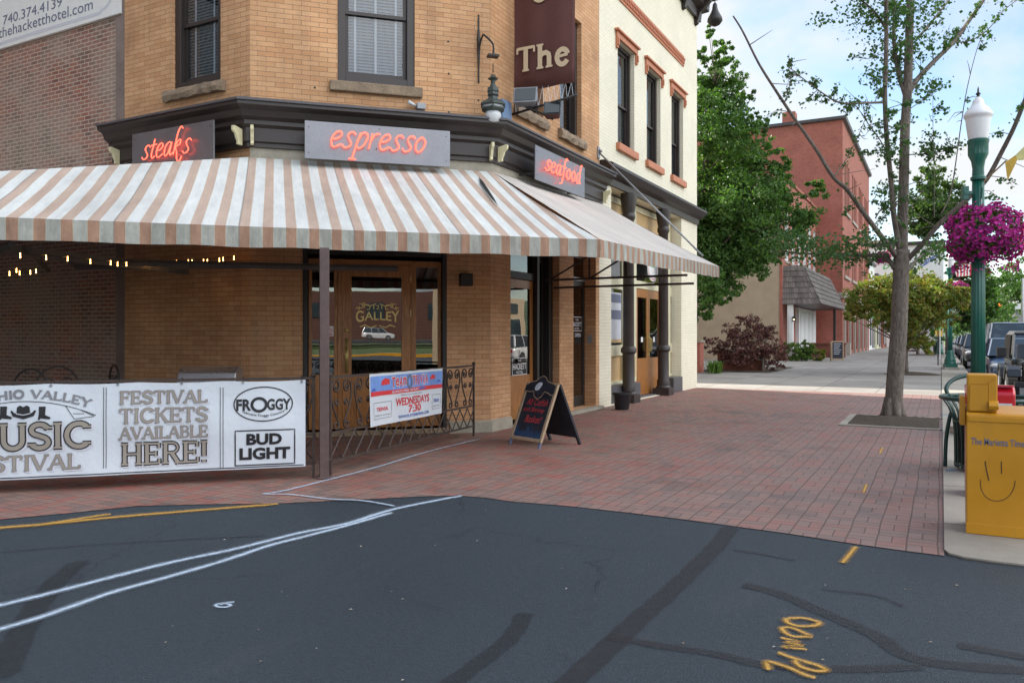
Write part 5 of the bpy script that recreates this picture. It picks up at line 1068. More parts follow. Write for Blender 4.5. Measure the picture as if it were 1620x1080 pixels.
for i in range(npt):
    x = a+(b-a)*(i+0.5)/npt; pz = q[1]+(r_[1]-q[1])*((x-q[0])/(r_[0]-q[0])); x2 = x+(b-a)/npt*0.5; m.tube([(x2-(b-a)/npt, -0.06, pz-0.03), (x, 0, zb+0.03), (x2, -0.06, pz)], 0.004, 4)
m.build('lacing_cord', M['vinyl'], mbn)
def flood(px0, px1, y0, y1, label, dep, grp):
    u0, z1 = hh(px0, y0); u1, z0 = hh(px1, y1)
    t = thing('floodlight', label, 'light', tuple(FH.pt((u0+u1)/2, -0.1, z0)), group=grp)
    c = FH.pt((u0+u1)/2, -dep, (z0+z1)/2); rot = Matrix.Rotation(R(18), 3, 'Z') @ Matrix.Rotation(R(-22), 3, 'X')
    m = MB(); sx, sz = (u1-u0), (z1-z0); hx = sx/2; hz = sz/2; vs = []
    for (yy, k) in ((-0.10, 1.0), (0.09, 0.72)):
        for s1, s2 in ((-1,-1),(1,-1),(1,1),(-1,1)): vs.append(c+rot @ Vector((s1*hx*k, yy, s2*hz*k)))
    m.add(vs, [(0,1,2,3),(7,6,5,4),(0,4,5,1),(1,5,6,2),(2,6,7,3),(3,7,4,0)]); m.build('housing', M['steelgrey'] if 'front' in label else M['black'], t, bevel=0.01)
    m = MB(); m.cbox(c+rot @ Vector((0,-0.105,0)), sx*0.86, 0.01, sz*0.8, rot); m.build('lens', M['carglass'], t)
    m = MB(); m.tube([c+Vector((0,0.02,-hz)), FH.pt(hh(853)[0], -0.06, hh(853,178)[1])], 0.018, 6); m.build('arm', M['black'], t)
    return t
flood(822, 856, 148, 171, 'grey boxy floodlight in front of the pole under the maroon banner', 0.16, 'floodlights under the maroon banner')
flood(862, 887, 166, 187, 'dark boxy floodlight lower right under the maroon banner', 0.0, 'floodlights under the maroon banner')
# ================= wall lantern =================
FLn = FB.out(0.34); lu = FLn.hit(780)[0]; LZ = lambda py: FLn.hit(780, py)[1]; ln = thing('wall_lantern', 'ornate iron lantern hanging by a chain from a curved wall bracket', 'lantern', tuple(FLn.pt(lu, 0, LZ(195))))
bu = FB.hit(757)[0]; Zw = lambda py: FB.hit(757, py)[1]; m = MB(FB.M)
m.tube([(bu,-0.012,Zw(28)),(bu,-0.014,Zw(132))], [0.014,0.014], 6); m.tube([(bu,-0.02,Zw(45)),(bu,-0.025,Zw(62)),(bu,-0.02,Zw(80)),(bu,-0.015,Zw(110))], [0.012,0.03,0.026,0.012], 6)
m.tube(smoothpath([(bu,-0.02,Zw(88)),(bu+0.01,-0.06,Zw(72)),(bu+0.03,-0.17,Zw(62)),(bu+0.04,-0.27,Zw(66)),(lu,-0.335,Zw(80)),(lu,-0.34,Zw(98))],5), 0.016, 6); m.box(lu-0.09, lu+0.09, -0.41, -0.27, Zw(100), Zw(97)); m.build('bracket', M['black'], ln, smooth=False)
c = FLn.pt(lu, 0, 0); m = MB()
for k in range(5): m.tube([(c.x+0.012*math.cos(a_*0.9), c.y+0.012*math.sin(a_*0.9)*(k % 2), LZ(100)-0.03*k-0.015+0.014*math.sin(a_*0.9)) for a_ in range(7)], 0.004, 4, closed=True)
m.tube([(c.x-0.05,c.y,LZ(123)),(c.x,c.y,LZ(112)),(c.x+0.05,c.y,LZ(123))], 0.006, 4); m.build('chain', M['black'], ln)
m = MB()
m.lathe([(0.012,LZ(118)),(0.03,LZ(121)),(0.085,LZ(125)),(0.04,LZ(128)),(0.035,LZ(133)),(0.055,LZ(137)),(0.07,LZ(140))], 12, (c.x,c.y,0)); m.lathe([(0.10,LZ(140)),(0.105,LZ(145)),(0.09,LZ(147)),(0.10,LZ(151)),(0.075,LZ(153)),(0.10,LZ(158)),(0.19,LZ(163)),(0.225,LZ(166)),(0.225,LZ(168))], 6, (c.x,c.y,0)); m.lathe([(0.20,LZ(172)),(0.205,LZ(174)),(0.14,LZ(178)),(0.13,LZ(178))], 6, (c.x,c.y,0))
for k in range(6): m.tube([(c.x+0.2*math.cos(k*math.pi/3), c.y+0.2*math.sin(k*math.pi/3), LZ(167)), (c.x+0.195*math.cos(k*math.pi/3), c.y+0.195*math.sin(k*math.pi/3), LZ(173))], 0.012, 4)
m.build('housing', M['green'] if 0 else simple('verdigris_iron', (0.05, 0.065, 0.06), 0.55, scale=15, var=0.5), ln)
m = MB(); m.lathe([(0.185,LZ(168)),(0.18,LZ(172.5))], 6, (c.x,c.y,0)); m.lathe([(0.125,LZ(178)),(0.135,LZ(182)),(0.13,LZ(188)),(0.10,LZ(193)),(0.05,LZ(195)),(0.0,LZ(195.5))], 16, (c.x,c.y,0)); m.build('glass_bowl', M['frost'], ln, smooth=True)
m = MB(FB.M); us_ = FB.hit(800)[0]; m = MB(FC.M); m.box(0.30, 0.62, -0.07, -0.004, 5.19, 5.58); jb = m.build('meter_box', M['skyink'] if 0 else simple('pale_blue_box', (0.16, 0.25, 0.42), 0.5, scale=4), origin=tuple(FC.pt(0.46, 0, 5.2)), bevel=0.01); tag(jb, 'small blue box on the corner brick behind the lantern', 'box')
# ================= sandwich board =================
pL, pR = G(804, 703), G(852.6, 711.5); FAb = Frame(pL.x, pL.y, pR.x-pL.x, pR.y-pL.y); Wd = (pR-pL).length
ab = thing('sandwich_board', 'tall chalkboard sandwich sign with red writing in front of the brick doorway', 'sign', tuple(FAb.pt(Wd/2, 0.3, 0)))
def tilt(wb, wt, H):
    zx = Vector((0, wt-wb, H)); L = zx.length; zx.normalize(); yx = Vector((0, zx.z, -zx.y)); 
    return FAb.M @ Matrix(((1,0,0,0),(0,yx.y,zx.y,wb),(0,yx.z,zx.z,0),(0,0,0,1))), L
T1, L1 = tilt(0, 0.37, 0.90); T2, L2 = tilt(0.80, 0.40, 0.90)
m = MB(T1); W = Wd; m.box(0.03, W-0.03, 0.002, 0.018, 0.12, L1-0.02); m.build('front_board', M['board'], ab)
m = MB(T1); m.box(0, 0.045, -0.012, 0.026, 0.10, L1); m.box(W-0.045, W, -0.012, 0.026, 0.10, L1); m.box(0.045, W-0.045, -0.011, 0.025, 0.10, 0.15); m.build('trim', M['boardwood'], ab, bevel=0.004)
def arch(k=1.0, dz=0.0): 
    return [(W/2+(x-0.5)*W*k, L1-0.05+z*k+dz) for x, z in ((0.02,-0.11),(0.10,-0.09),(0.2,-0.10),(0.33,-0.085),(0.38,-0.16),(0.5,-0.20),(0.62,-0.16),(0.67,-0.085),(0.8,-0.10),(0.9,-0.13),(0.98,-0.11),(0.98,0.02),(0.85,0.05),(0.68,0.075),(0.60,0.13),(0.5,0.155),(0.40,0.13),(0.32,0.075),(0.15,0.05),(0.02,0.0))]
m = MB(T1); m.prism(arch(), -0.02, -0.0125, 'y'); m.build('crest', M['board'], ab)
m = MB(T1); m.ribbon(arch()+[arch()[0]], 0.014, -0.0225); m.build('crest_outline', M['boardwood'], ab)
m = MB(T1); bx, bz = W/2-0.03, L1-0.07; m.prism([(bx-0.08,bz-0.03),(bx-0.05,bz-0.055),(bx,bz-0.05),(bx+0.03,bz-0.02),(bx+0.06,bz+0.04),(bx+0.05,bz+0.07),(bx,bz+0.075),(bx-0.05,bz+0.05),(bx-0.075,bz+0.02)][::-1], -0.026, -0.0235, 'y'); m.build('bird_emblem', M['silver'], ab)
m = MB(T1)
text(m, 'All Catfish', 0.13, W-0.10, 0.63, 0.73, -0.003, 0.004, 0.3); text(m, 'and Shrimp', 0.09, W-0.13, 0.51, 0.60, -0.003, 0.004, 0.3); text(m, 'Basket!', 0.20, W-0.13, 0.37, 0.48, -0.003, 0.006, 0.3); m.build('chalk_writing', M['chalkred'], ab)
m = MB(T1)
for i in range(24):
    u = 0.05+i*(W-0.10)/24; m.box(u, u+(W-0.10)/24+0.0, -0.0008-0.00005*(i % 3), 0.0015, 0.152, 0.20+0.12*random.random()); 
m.build('chalk_wash', M['chalkblue'], ab)
for s_, nm in ((0.0, 0), (W-0.045, 1)):
    m = MB(T1); m.box(s_+0.006, s_+0.04, -0.004, 0.02, 0.0, 0.098); m.build('foot', M['greyblue'], ab); m = MB(T2); m.box(s_, s_+0.045, -0.012, 0.02, 0.0, L2-0.01); m.build('back_leg', M['board'], ab)
m = MB(T2); m.box(0.046, W-0.046, -0.004, 0.012, 0.12, L2-0.02); m.build('back_board', M['board'], ab)
# ================= flower pot, grill, chairs, string lights =================
pc = G(984, 648); m = MB(); m.lathe([(0.135,0.0),(0.15,0.02),(0.19,0.30),(0.20,0.31),(0.215,0.32),(0.22,0.37),(0.205,0.37),(0.195,0.33),(0.0,0.325)], 28, (pc.x, pc.y, 0.008), caps=False); m.lathe([(0.135,0.001),(0,0.001)], 28, (pc.x,pc.y,0.008), caps=False)
tag(m.build('flower_pot', M['pot'], origin=(pc.x, pc.y, 0.008), smooth=True, ang=40), 'empty black plastic flower pot on the bricks beside the iron column', 'pot')
gp = P(334, 590, 10.3); gr = thing('barbecue_grill', 'stainless steel barbecue with closed lid standing behind the festival banner', 'grill', (gp.x, gp.y, 0.006)); Mg = Matrix.Translation((gp.x, gp.y, 0.006)) @ Matrix.Rotation(R(35), 4, 'Z')
m = MB(Mg); m.box(-0.33, 0.33, -0.25, 0.25, 0.1, 0.85); m.build('cabinet', M['black'], gr, bevel=0.01); m = MB(Mg); pf = [(-0.27,0.88),(-0.27,0.98),(-0.20,1.12),(-0.05,1.19),(0.12,1.18),(0.24,1.08),(0.27,0.88)]; m.prism(pf, -0.36, 0.36, 'x'); m.build('lid', M['stainless'], gr, bevel=0.015)
m = MB(Mg); m.tube([(-0.26,-0.30,0.98),(-0.26,-0.34,0.98),(0.26,-0.34,0.98),(0.26,-0.30,0.98)], 0.014, 8); m.build('lid_handle', M['chrome'], gr); m = MB(Mg); m.box(-0.75, 0.75, -0.24, 0.24, 0.85, 0.88); m.build('side_shelf', M['stainless'], gr, bevel=0.005)
for i, (sx, sy) in enumerate(((-1,-1),(1,-1),(1,1),(-1,1))): m = MB(Mg); m.tube([(sx*0.28, sy*0.2-0.02, 0.05),(sx*0.28, sy*0.2+0.02, 0.05)], 0.05, 12); m.build('wheel', M['tyre'], gr)
def chair(label):
    t = thing('patio_chair', label, 'chair', (0,0,0), group='wrought iron patio chairs behind the banner')
    m = MB(); m.lathe([(0.0,0.44),(0.22,0.44),(0.22,0.46),(0.0,0.46)], 18, caps=False); m.build('seat', M['black'], t)
    for sx, sy in ((-1,-1),(1,-1),(1,1),(-1,1)): m = MB(); m.tube([(sx*0.15,sy*0.15,0.44),(sx*0.21,sy*0.21,0.0)], 0.011, 6); m.build('leg', M['black'], t)
    m = MB(); m.tube([(-0.2,0.19,0.44)]+[(0.24*math.cos(R(a_)), 0.24, 0.93+0.26*math.sin(R(a_))) for a_ in range(180, -1, -15)]+[(0.2,0.19,0.44)], 0.012, 6)
    for k in (-1, 1):
        m.tube([(k*(0.10+0.06*math.cos(a_*0.5)*(1-a_*0.05)), 0.24, 1.0+0.06*math.sin(a_*0.5)*(1-a_*0.05)) for a_ in range(13)], 0.008, 5); m.tube([(k*0.04,0.22,0.46),(k*0.03,0.24,1.02)], 0.008, 5)
    m.build('backrest', M['black'], t); return t
ch = chair('black iron patio chair nearest the left edge, its round back above the banner'); p = P(24, 590, 9.2); ch.location = (p.x, p.y, 0.006); ch.rotation_euler = (0,0,R(20))
for px, d, rz, lb in ((92, 10.0, 60, 'black iron patio chair in the middle behind the word valley'), (150, 10.6, -20, 'black iron patio chair farthest to the right, just left of the grill')):
    p = P(px, 590, d); dup(ch, (p.x, p.y, 0.006), R(rz), lb)
def bulbs(pts, d, label, zoff=0.05):
    P0 = [P(a, b, d[0]+(d[1]-d[0])*i/(len(pts)-1)) for i, (a, b) in enumerate(pts)]
    t = thing('string_lights', label, 'string lights', tuple(P0[0]), group='strings of small warm bulbs under the awning')
    m = MB(); w_ = []
    for i, p in enumerate(P0): w_.append(p+Vector((0,0,zoff))); 
    ww = []
    for i in range(len(w_)-1): ww += [w_[i], (w_[i]+w_[i+1])/2-Vector((0,0,0.015))]
    m.tube(ww+[w_[-1]], 0.004, 4); m.build('wire', M['black'], t)
    for p in P0:
        m = MB(); m.ball(tuple(p), 0.0075, 0.0075, 0.009, 8, 6); m.tube([p+Vector((0,0,0.012)), p+Vector((0,0,zoff))], 0.005, 4); m.build('bulb', M['bulb'], t)
bulbs([(32,407),(73,410),(107,412),(143,416),(175,418),(186,420),(200,420),(208,419)], (8.7, 11.0), 'string of warm bulbs along the left rafter under the awning')
bulbs([(229,420),(235,420),(252,420),(258,419),(274,418),(279,417),(298,416),(304,416),(322,415),(328,415),(347,413),(353,412),(370,410)], (11.4, 11.7), 'string of paired warm bulbs close to the yellow brick wall')
bulbs([(15,435),(26,430),(31,434),(48,433),(57,431)], (10.2, 10.6), 'short string of warm bulbs near the dark red wall at far left')
# ================= newspaper boxes =================
YB = G(1529, 843, 0.022); FY = Frame(YB.x, YB.y, 1.0, 0.0); yb = thing('newspaper_box', 'worn yellow newspaper box with a drawn smiling face on its front', 'newspaper box', tuple(FY.pt(0.3, 0.2, 0.022)))
yu = lambda px: FY.hit(px)[0]; yz = lambda px, py: FY.hit(px, py)[1]
Wb = 0.64; zt = yz(1535, 655)
m = MB(FY.M); m.prism([(0,0.026),(0.42,0.026),(0.42,zt+0.05),(0.02,zt+0.012),(0,zt-0.002)], 0.0, Wb, 'x'); m.build('body', M['yellow'], yb, bevel=0.008)
m = MB(FY.M); m.box(-0.004, Wb+0.004, -0.006, 0.0, 0.025, 0.11); m.box(0.01, Wb-0.01, -0.008, 0.001, zt-0.055, zt-0.015); m.build('plinth', M['yellow'], yb, bevel=0.003)
a, b = yu(1530.5), yu(1578.5); z0, z1 = zt+0.018, yz(1555, 592.5)
m = MB(FY.M); m.box(a, b, 0.035, 0.30, z0, z1); m.build('coin_head', M['yellow'], yb, bevel=0.01)
m = MB(FY.M); fw = 0.065; m.prism([(a+0.012, z0+0.01), (a+0.018, z1-0.085), (b-fw-0.0, z1-0.085), (b-fw, z0+0.01)][::-1], 0.026, 0.034, 'y'); m.build('coin_panel', M['yellow'], yb, bevel=0.003)
m = MB(FY.M); m.tube([(a+0.02,0.031,z1-0.075),(b-fw-0.01,0.031,z1-0.075),(b-0.012,0.03,z1-0.02)], 0.003, 4); m.tube([(b-fw+0.006,0.031,z1-0.075),(b-fw+0.006,0.031,z0+0.01)], 0.003, 4); m.build('panel_seam', M['rusty'] if 0 else M['yellow'], yb)
m = MB(FY.M); m.prism([(0.034,yz(1570,634)),(0.0,yz(1570,636)),(-0.02,yz(1570,642)),(-0.012,yz(1570,648)),(0.034,yz(1570,647))], yu(1564), yu(1580), 'x'); m.build('coin_return', M['yellow'], yb, bevel=0.004)
m = MB(FY.M); m.box(-0.045, -0.004, 0.10, 0.36, zt-0.10, yz(1525,628)); m.build('side_tray', M['yellow'], yb, bevel=0.005)
m = MB(FY.M); text(m, 'The Marietta Times', yu(1536), yu(1626), yz(1580,705), yz(1580,694), -0.003, 0.012); m.build('lettering', M['greyblue'], yb)
m = MB(FY.M); Q = lambda L: [yy for yy in [(yu(p[0]), yz(*p)) for p in L]]
m.ribbon(Q([(1558.5,729),(1560,740),(1564.5,760)]), 0.007, -0.003); m.ribbon(Q([(1584,729),(1584.5,749)]), 0.006, -0.003); m.ribbon([tuple(v)[:2] for v in [(p.x, p.y) for p in smoothpath([Vector((yu(x), yz(x, y), 0)) for x, y in ((1551,758),(1553,775),(1563,788),(1578,792),(1593,787),(1603,774),(1606,760))], 4)]], 0.0045, -0.003); m.build('drawn_face', M['ink'], yb)
RBp = FW*7.75+RT*((1527-810)/FPX*7.75); FRd = Frame(RBp.x, RBp.y, 1.0, 0.0); rd = thing('newspaper_box', 'shiny red newspaper box half hidden behind the yellow one', 'newspaper box', tuple(FRd.pt(0.25, 0.2, 0.022)))
rz = lambda px, py: FRd.hit(px, py)[1]; ru = lambda px: FRd.hit(px)[0]; Wr = ru(1607)
m = MB(FRd.M); zt2 = rz(1590, 612); m.prism([(0,0.024),(0.40,0.024),(0.40,zt2+0.0),(0.10,zt2),(0.0,rz(1590,622)),(0.0,rz(1590,631)),(0.0,rz(1590,632))], 0.0, Wr, 'x'); m.build('body', M['redbox'], rd, bevel=0.02)
m = MB(FRd.M); m.box(Wr-0.20, Wr-0.03, -0.012, -0.001, rz(1590,660), rz(1590,638)); m.build('rack_card', M['vinyl'], rd); m = MB(FRd.M); m.box(Wr-0.17, Wr-0.08, -0.015, -0.0125, rz(1590,660), rz(1590,642)); m.build('card_print', M['blueink'], rd)
m = MB(FRd.M); m.box(0.01, Wr-0.01, 0.02, 0.1, zt2+0.0, zt2+0.015); m.build('top_lip', M['redbox'], rd, bevel=0.005)
# ================= trash receptacle =================
rc = FW*9.2+RT*((1566-810)/FPX*9.2); tr_t = thing('litter_bin', 'dark green slatted litter bin with a flared ring behind the newspaper boxes', 'litter bin', (rc.x, rc.y, 0.022)); zr = 1.6-9.0*102/FPX
m = MB(); nsl = 30
for k in range(nsl):
    th = 2*math.pi*k/nsl; cs, sn = math.cos(th), math.sin(th); m.tube([(rc.x+r*cs, rc.y+r*sn, z) for r, z in ((0.35,0.06),(0.355,0.45),(0.37,0.62),(0.42,0.76),(0.49,zr))], 0.011, 4, squash=1.6)
m.build('slats', M['dgreen'], tr_t)
for r, z, q in ((0.50, zr, 0.026), (0.372, 0.60, 0.012), (0.355, 0.10, 0.014)):
    m = MB(); m.tube([(rc.x+r*math.cos(k*math.pi/20), rc.y+r*math.sin(k*math.pi/20), z) for k in range(40)], q, 8, closed=True); m.build('ring', M['dgreen'], tr_t, smooth=True)
m = MB(); m.lathe([(0.31,0.1),(0.33,0.72)], 24, (rc.x, rc.y, 0)); m.build('liner', M['black'], tr_t, smooth=True)
for th in (165, 50, 300):
    m = MB(); cs, sn = math.cos(R(th)), math.sin(R(th)); m.tube(smoothpath([(rc.x+r*cs, rc.y+r*sn, z) for r, z in ((0.47,0.03),(0.46,0.35),(0.42,0.62),(0.38,0.72))], 4), 0.022, 8); m.build('leg', M['dgreen'], tr_t, smooth=True)
m = MB(); m.tube(smoothpath([(rc.x-0.42, rc.y+0.25, zr), (rc.x-0.44, rc.y+0.28, zr+0.10), (rc.x-0.34, rc.y+0.40, zr+0.20), (rc.x-0.1, rc.y+0.52, zr+0.24), (rc.x+0.1, rc.y+0.5, zr+0.1), (rc.x+0.15, rc.y+0.45, zr)], 4), 0.024, 8); m.build('hood_bar', M['dgreen'], tr_t, smooth=True)
# ================= street lamps with flower baskets =================
def street_lamp(label):
    t = thing('street_lamp', label, 'street lamp', (0,0,0), group='green cast iron street lamps')
    m = MB(); m.cbox((0,0,0.05), 0.62, 0.62, 0.10); m.build('footing', M['pebble'], t, bevel=0.01)
    m = MB(); m.cbox((0,0,0.17), 0.5, 0.5, 0.14); m.lathe([(0.25,0.24),(0.25,0.32),(0.23,0.36),(0.24,0.42),(0.21,0.50),(0.17,0.66),(0.15,0.80),(0.140,0.84),(0.115,0.88)], 24); m.build('base', M['green'], t, smooth=True, ang=35)
    m = MB(); m.lathe([(0.104,0.88),(0.100,2.0),(0.086,4.02)], 48, flute=(12, 0.14)); m.build('shaft', M['green'], t, smooth=True)
    m = MB(); m.lathe([(0.086,4.02),(0.11,4.04),(0.11,4.08),(0.086,4.10),(0.082,4.22),(0.10,4.34),(0.138,4.42),(0.145,4.45),(0.145,4.60),(0.155,4.64),(0.155,4.67),(0.14,4.68)], 30, flute=(15, 0.10, 4.43, 4.6)); m.build('capital', M['green'], t, smooth=True, ang=40)
    m = MB(); m.box(-0.22, -0.10, -0.06, 0.06, 3.80, 3.86); m.box(-0.24, -0.15, -0.05, 0.05, 3.72, 3.94); m.tube([(0.0,-0.11,3.72),(0.0,-0.14,3.9)], 0.02, 6); m.build('arm_bracket', M['green'], t, bevel=0.01)
    m = MB(); m.lathe([(0.135,4.68),(0.145,4.72),(0.178,4.98),(0.182,5.02),(0.205,5.04),(0.205,5.08),(0.18,5.12),(0.148,5.17),(0.105,5.21),(0.082,5.25),(0.078,5.29),(0.045,5.33),(0.03,5.35)], 28); m.build('globe', M['globe'], t, smooth=True, ang=50)
    m = MB(); m.lathe([(0.03,5.35),(0.018,5.38),(0.04,5.40),(0.015,5.43),(0.012,5.48),(0.0,5.53)], 12, caps=False); m.build('finial', M['black'], t, smooth=True)
    m = MB(); m.tube([(0.09*math.cos(k*math.pi/8)*1.22, 0.11*math.sin(k*math.pi/8), 3.42) for k in range(16)], 0.012, 5, closed=True); m.tube([(0.0,-0.12,3.72),(-0.02,-0.15,3.42),(0.03,-0.17,3.15)], 0.006, 4); m.build('basket_cable', M['chrome'], t)
    return t
def leafmesh(name, mat, cent, size, parent=None, seed=0, shape=(1.0, 0.55), origin=None, up=0.0, kind=None, droop=None):
    rng = np.random.default_rng(seed); c = np.asarray(cent, float); n = len(c)
    d = rng.normal(size=(n, 3)); d[:, 2] += up; d /= np.linalg.norm(d, axis=1)[:, None]
    e = rng.normal(size=(n, 3)); e -= (e*d).sum(1)[:, None]*d; e /= np.linalg.norm(e, axis=1)[:, None]
    s = (size*(0.65+0.7*rng.random(n)))[:, None]; a, b = shape; k = np.cross(d, e)
    v = np.stack([c-d*s*0.5*a, c+e*s*0.5*b+k*s*0.1, c+d*s*0.5*a+k*s*0.06, c-e*s*0.5*b+k*s*0.1], 1).reshape(-1, 3)
    inv = INV.get(parent.name) if parent is not None else None
    if inv is not None: mm = np.array(inv); v = v @ mm[:3, :3].T + mm[:3, 3]
    if origin is not None: v = v-np.array(origin)
    me = bpy.data.meshes.new(name); me.vertices.add(4*n); me.vertices.foreach_set('co', v.ravel()); me.loops.add(4*n); me.loops.foreach_set('vertex_index', np.arange(4*n)); me.polygons.add(n)
    me.polygons.foreach_set('loop_start', np.arange(n)*4); me.polygons.foreach_set('loop_total', np.full(n, 4)); me.update(); me.materials.append(mat)
    o = bpy.data.objects.new(name, me); col.objects.link(o)
    if parent is not None: o.parent = parent
    if origin is not None: o.location = origin
    if kind: o['kind'] = kind
    return o
def blobpts(blobs, n, seed, shell=0.45, flat=1.0):
    """points in lumpy clumps: each blob broken into smaller ones"""
    rng = np.random.default_rng(seed); B = np.asarray(blobs, float); w_ = B[:, 3]**2.2; w_ /= w_.sum(); ns = max(1, n//38)
    bi = rng.choice(len(B), ns, p=w_); d = rng.normal(size=(ns, 3)); d /= np.linalg.norm(d, axis=1)[:, None]; r = (shell+(1-shell)*rng.random(ns))**0.6
    cc = B[bi, :3]+d*(B[bi, 3]*r)[:, None]*np.array([1, 1, flat]); cr = B[bi, 3]*(0.16+0.16*rng.random(ns))
    k = rng.integers(0, ns, n); dd = rng.normal(size=(n, 3)); dd /= np.linalg.norm(dd, axis=1)[:, None]; dd *= (rng.random(n)**0.5)[:, None]
    return cc[k]+dd*cr[k][:, None]*np.array([1.15, 1.15, 0.8])
def basket(label, seed):
    t = thing('flower_basket', label, 'flower basket', (0,0,0), group='purple petunia baskets on the street lamps')
    m = MB(); m.lathe([(0.14,-0.30),(0.22,-0.25),(0.28,-0.1),(0.28,-0.08)], 18); m.build('basket', M['soil'], t)
    rng = np.random.default_rng(seed); n = 2600; d = rng.normal(size=(n,3)); d /= np.linalg.norm(d, axis=1)[:,None]; lump = 1+0.10*np.sin(d[:,0]*7+seed)*np.cos(d[:,2]*6)+0.06*rng.normal(size=n)
    c = d*(0.49*lump)[:,None]*np.array([1.0,1.0,0.92]); c = c[d[:,2] > -0.75]
    leafmesh('leaves', M['leafshrub'], c*0.93, 0.07, t, seed); 
    n = 1900; d = rng.normal(size=(n,3)); d /= np.linalg.norm(d, axis=1)[:,None]; c = d*(0.535*(1+0.10*np.sin(d[:,0]*7+seed)*np.cos(d[:,2]*6)+0.05*rng.normal(size=n)))[:,None]*np.array([1.0,1.0,0.92]); c = c[d[:,2] > -0.8]
    # trumpets: five-petalled discs facing outward
    vs = []; fs = []
    for p in c:
        q = Vector(p); nn = (q.normalized()+Vector(rng.normal(size=3)*0.35)).normalized(); a = nn.orthogonal().normalized(); b = nn.cross(a); r = 0.025+0.010*rng.random(); i0 = len(vs); vs.append(tuple(q-nn*0.018))
        for k in range(10):
            th = 2*math.pi*k/10; rr = r*(1.0 if k % 2 else 0.82); vs.append(tuple(q+a*rr*math.cos(th)+b*rr*math.sin(th)))
        fs += [(i0, i0+1+k, i0+1+(k+1) % 10) for k in range(10)]
    m = MB(); m.v = vs; m.f = fs; m.build('blossoms', M['petal'], t)
    c2 = np.array([[0.45*math.cos(a_), 0.45*math.sin(a_), -0.42-0.16*rng.random()] for a_ in rng.random(160)*6.28]); leafmesh('trailing_stems', M['petal'], c2, 0.055, t, seed+3); return t
lp = FW*12.6+RT*((1547.5-810)/FPX*12.6); sl0 = street_lamp('tall green fluted street lamp nearest the camera, behind the yellow box'); sl0.location = (lp.x, lp.y, 0.022); sl0.rotation_euler = (0,0,R(20))
bk = P(1558, 373, 12.5); ba = basket('big round hanging basket of purple petunias on the nearest street lamp', 5); ba.location = bk
p2 = G(1503, 585); dup(sl0, (p2.x, p2.y, 0.022), R(15), 'green street lamp farther along the pavement by the dark pickup'); b2 = P(1512, 462, p2.dot(FW)-0.3); dup(ba, b2, 0, 'purple petunia basket on the second street lamp, partly behind leaves')
p3 = FW*62+RT*((1487-810)/FPX*62); dup(sl0, (p3.x, p3.y, 0.022), 0, 'farthest green street lamp beside the dark bin')
b3 = P(1396, 408, 60); dup(ba, b3, 0, 'purple petunia basket in front of the white shop signs')
# ================= pennants =================
t = thing('pennant_string', 'yellow checked cloth pennants strung on a wooden stick from the lamp', 'pennants', tuple(P(1594, 255, 12.2)))
m = MB(); m.tube([P(1556, 288, 12.4), P(1592, 254, 12.2)], 0.012, 6); m.build('stick', M['wood'], t)
m = MB(); q = [P(1590,257,12.2), P(1607,245,12.15), P(1610,252,12.15), P(1594,286,12.2)]; m.add(q, [(3,2,1,0)]); m.build('pennant', M['yflag'], t, solid=0.004)
m = MB(); q = [P(1606,246,12.15), P(1630,222,12.1), P(1634,252,12.1), P(1611,254,12.15)]; m.add(q, [(3,2,1,0)]); m.build('pennant', M['lemon'], t, solid=0.004)
# hanging dark lamp on a wire at top
hp = P(1131, 26, 19.0); t = thing('hanging_lamp', 'black pendant street lamp hanging on a cable at the end of the cream building', 'lamp', tuple(hp)); m = MB(); m.lathe([(0.02,0.32),(0.05,0.28),(0.07,0.15),(0.10,0.08),(0.17,-0.05),(0.18,-0.12),(0.12,-0.20),(0.04,-0.24),(0.0,-0.25)], 20, tuple(hp)); m.build('shade', M['black'], t, smooth=True)
m = MB(); m.tube([hp+Vector((0,0,0.3)), P(1130, -60, 19.0)], 0.012, 5); m.tube([P(1040,-62,19.0+0.5), P(1130,-60,19.0), P(1400,-80,18.5)], 0.012, 5); m.build('cable', M['black'], t)

# crumbs, dry leaves and pale grit lying on the bricks and the asphalt
rgl = random.Random(17); m = MB()
for i in range(300):
    if i < 230: x, y, z = rgl.uniform(-6.3, -0.05), rgl.uniform(7.5, 22), 0.012
    else: x, y, z = rgl.uniform(-5, 2), rgl.uniform(2.6, 6.4), 0.006
    if rgl.random() < .3 and i < 230: x = -0.05-abs(rgl.gauss(0, .12))
    a_ = rgl.uniform(0, 6.28); s_ = rgl.uniform(.006, .02)*(1.3 if i < 230 else .7); c_, n_ = math.cos(a_)*s_, math.sin(a_)*s_
    m.add([(x-c_, y-n_, z), (x+n_*.6, y-c_*.6, z+.004), (x+c_, y+n_, z+.002), (x-n_*.6, y+c_*.6, z+.006)], [(0,1,2,3)])
m.build('litter', M['leaflitter'], kind='stuff')
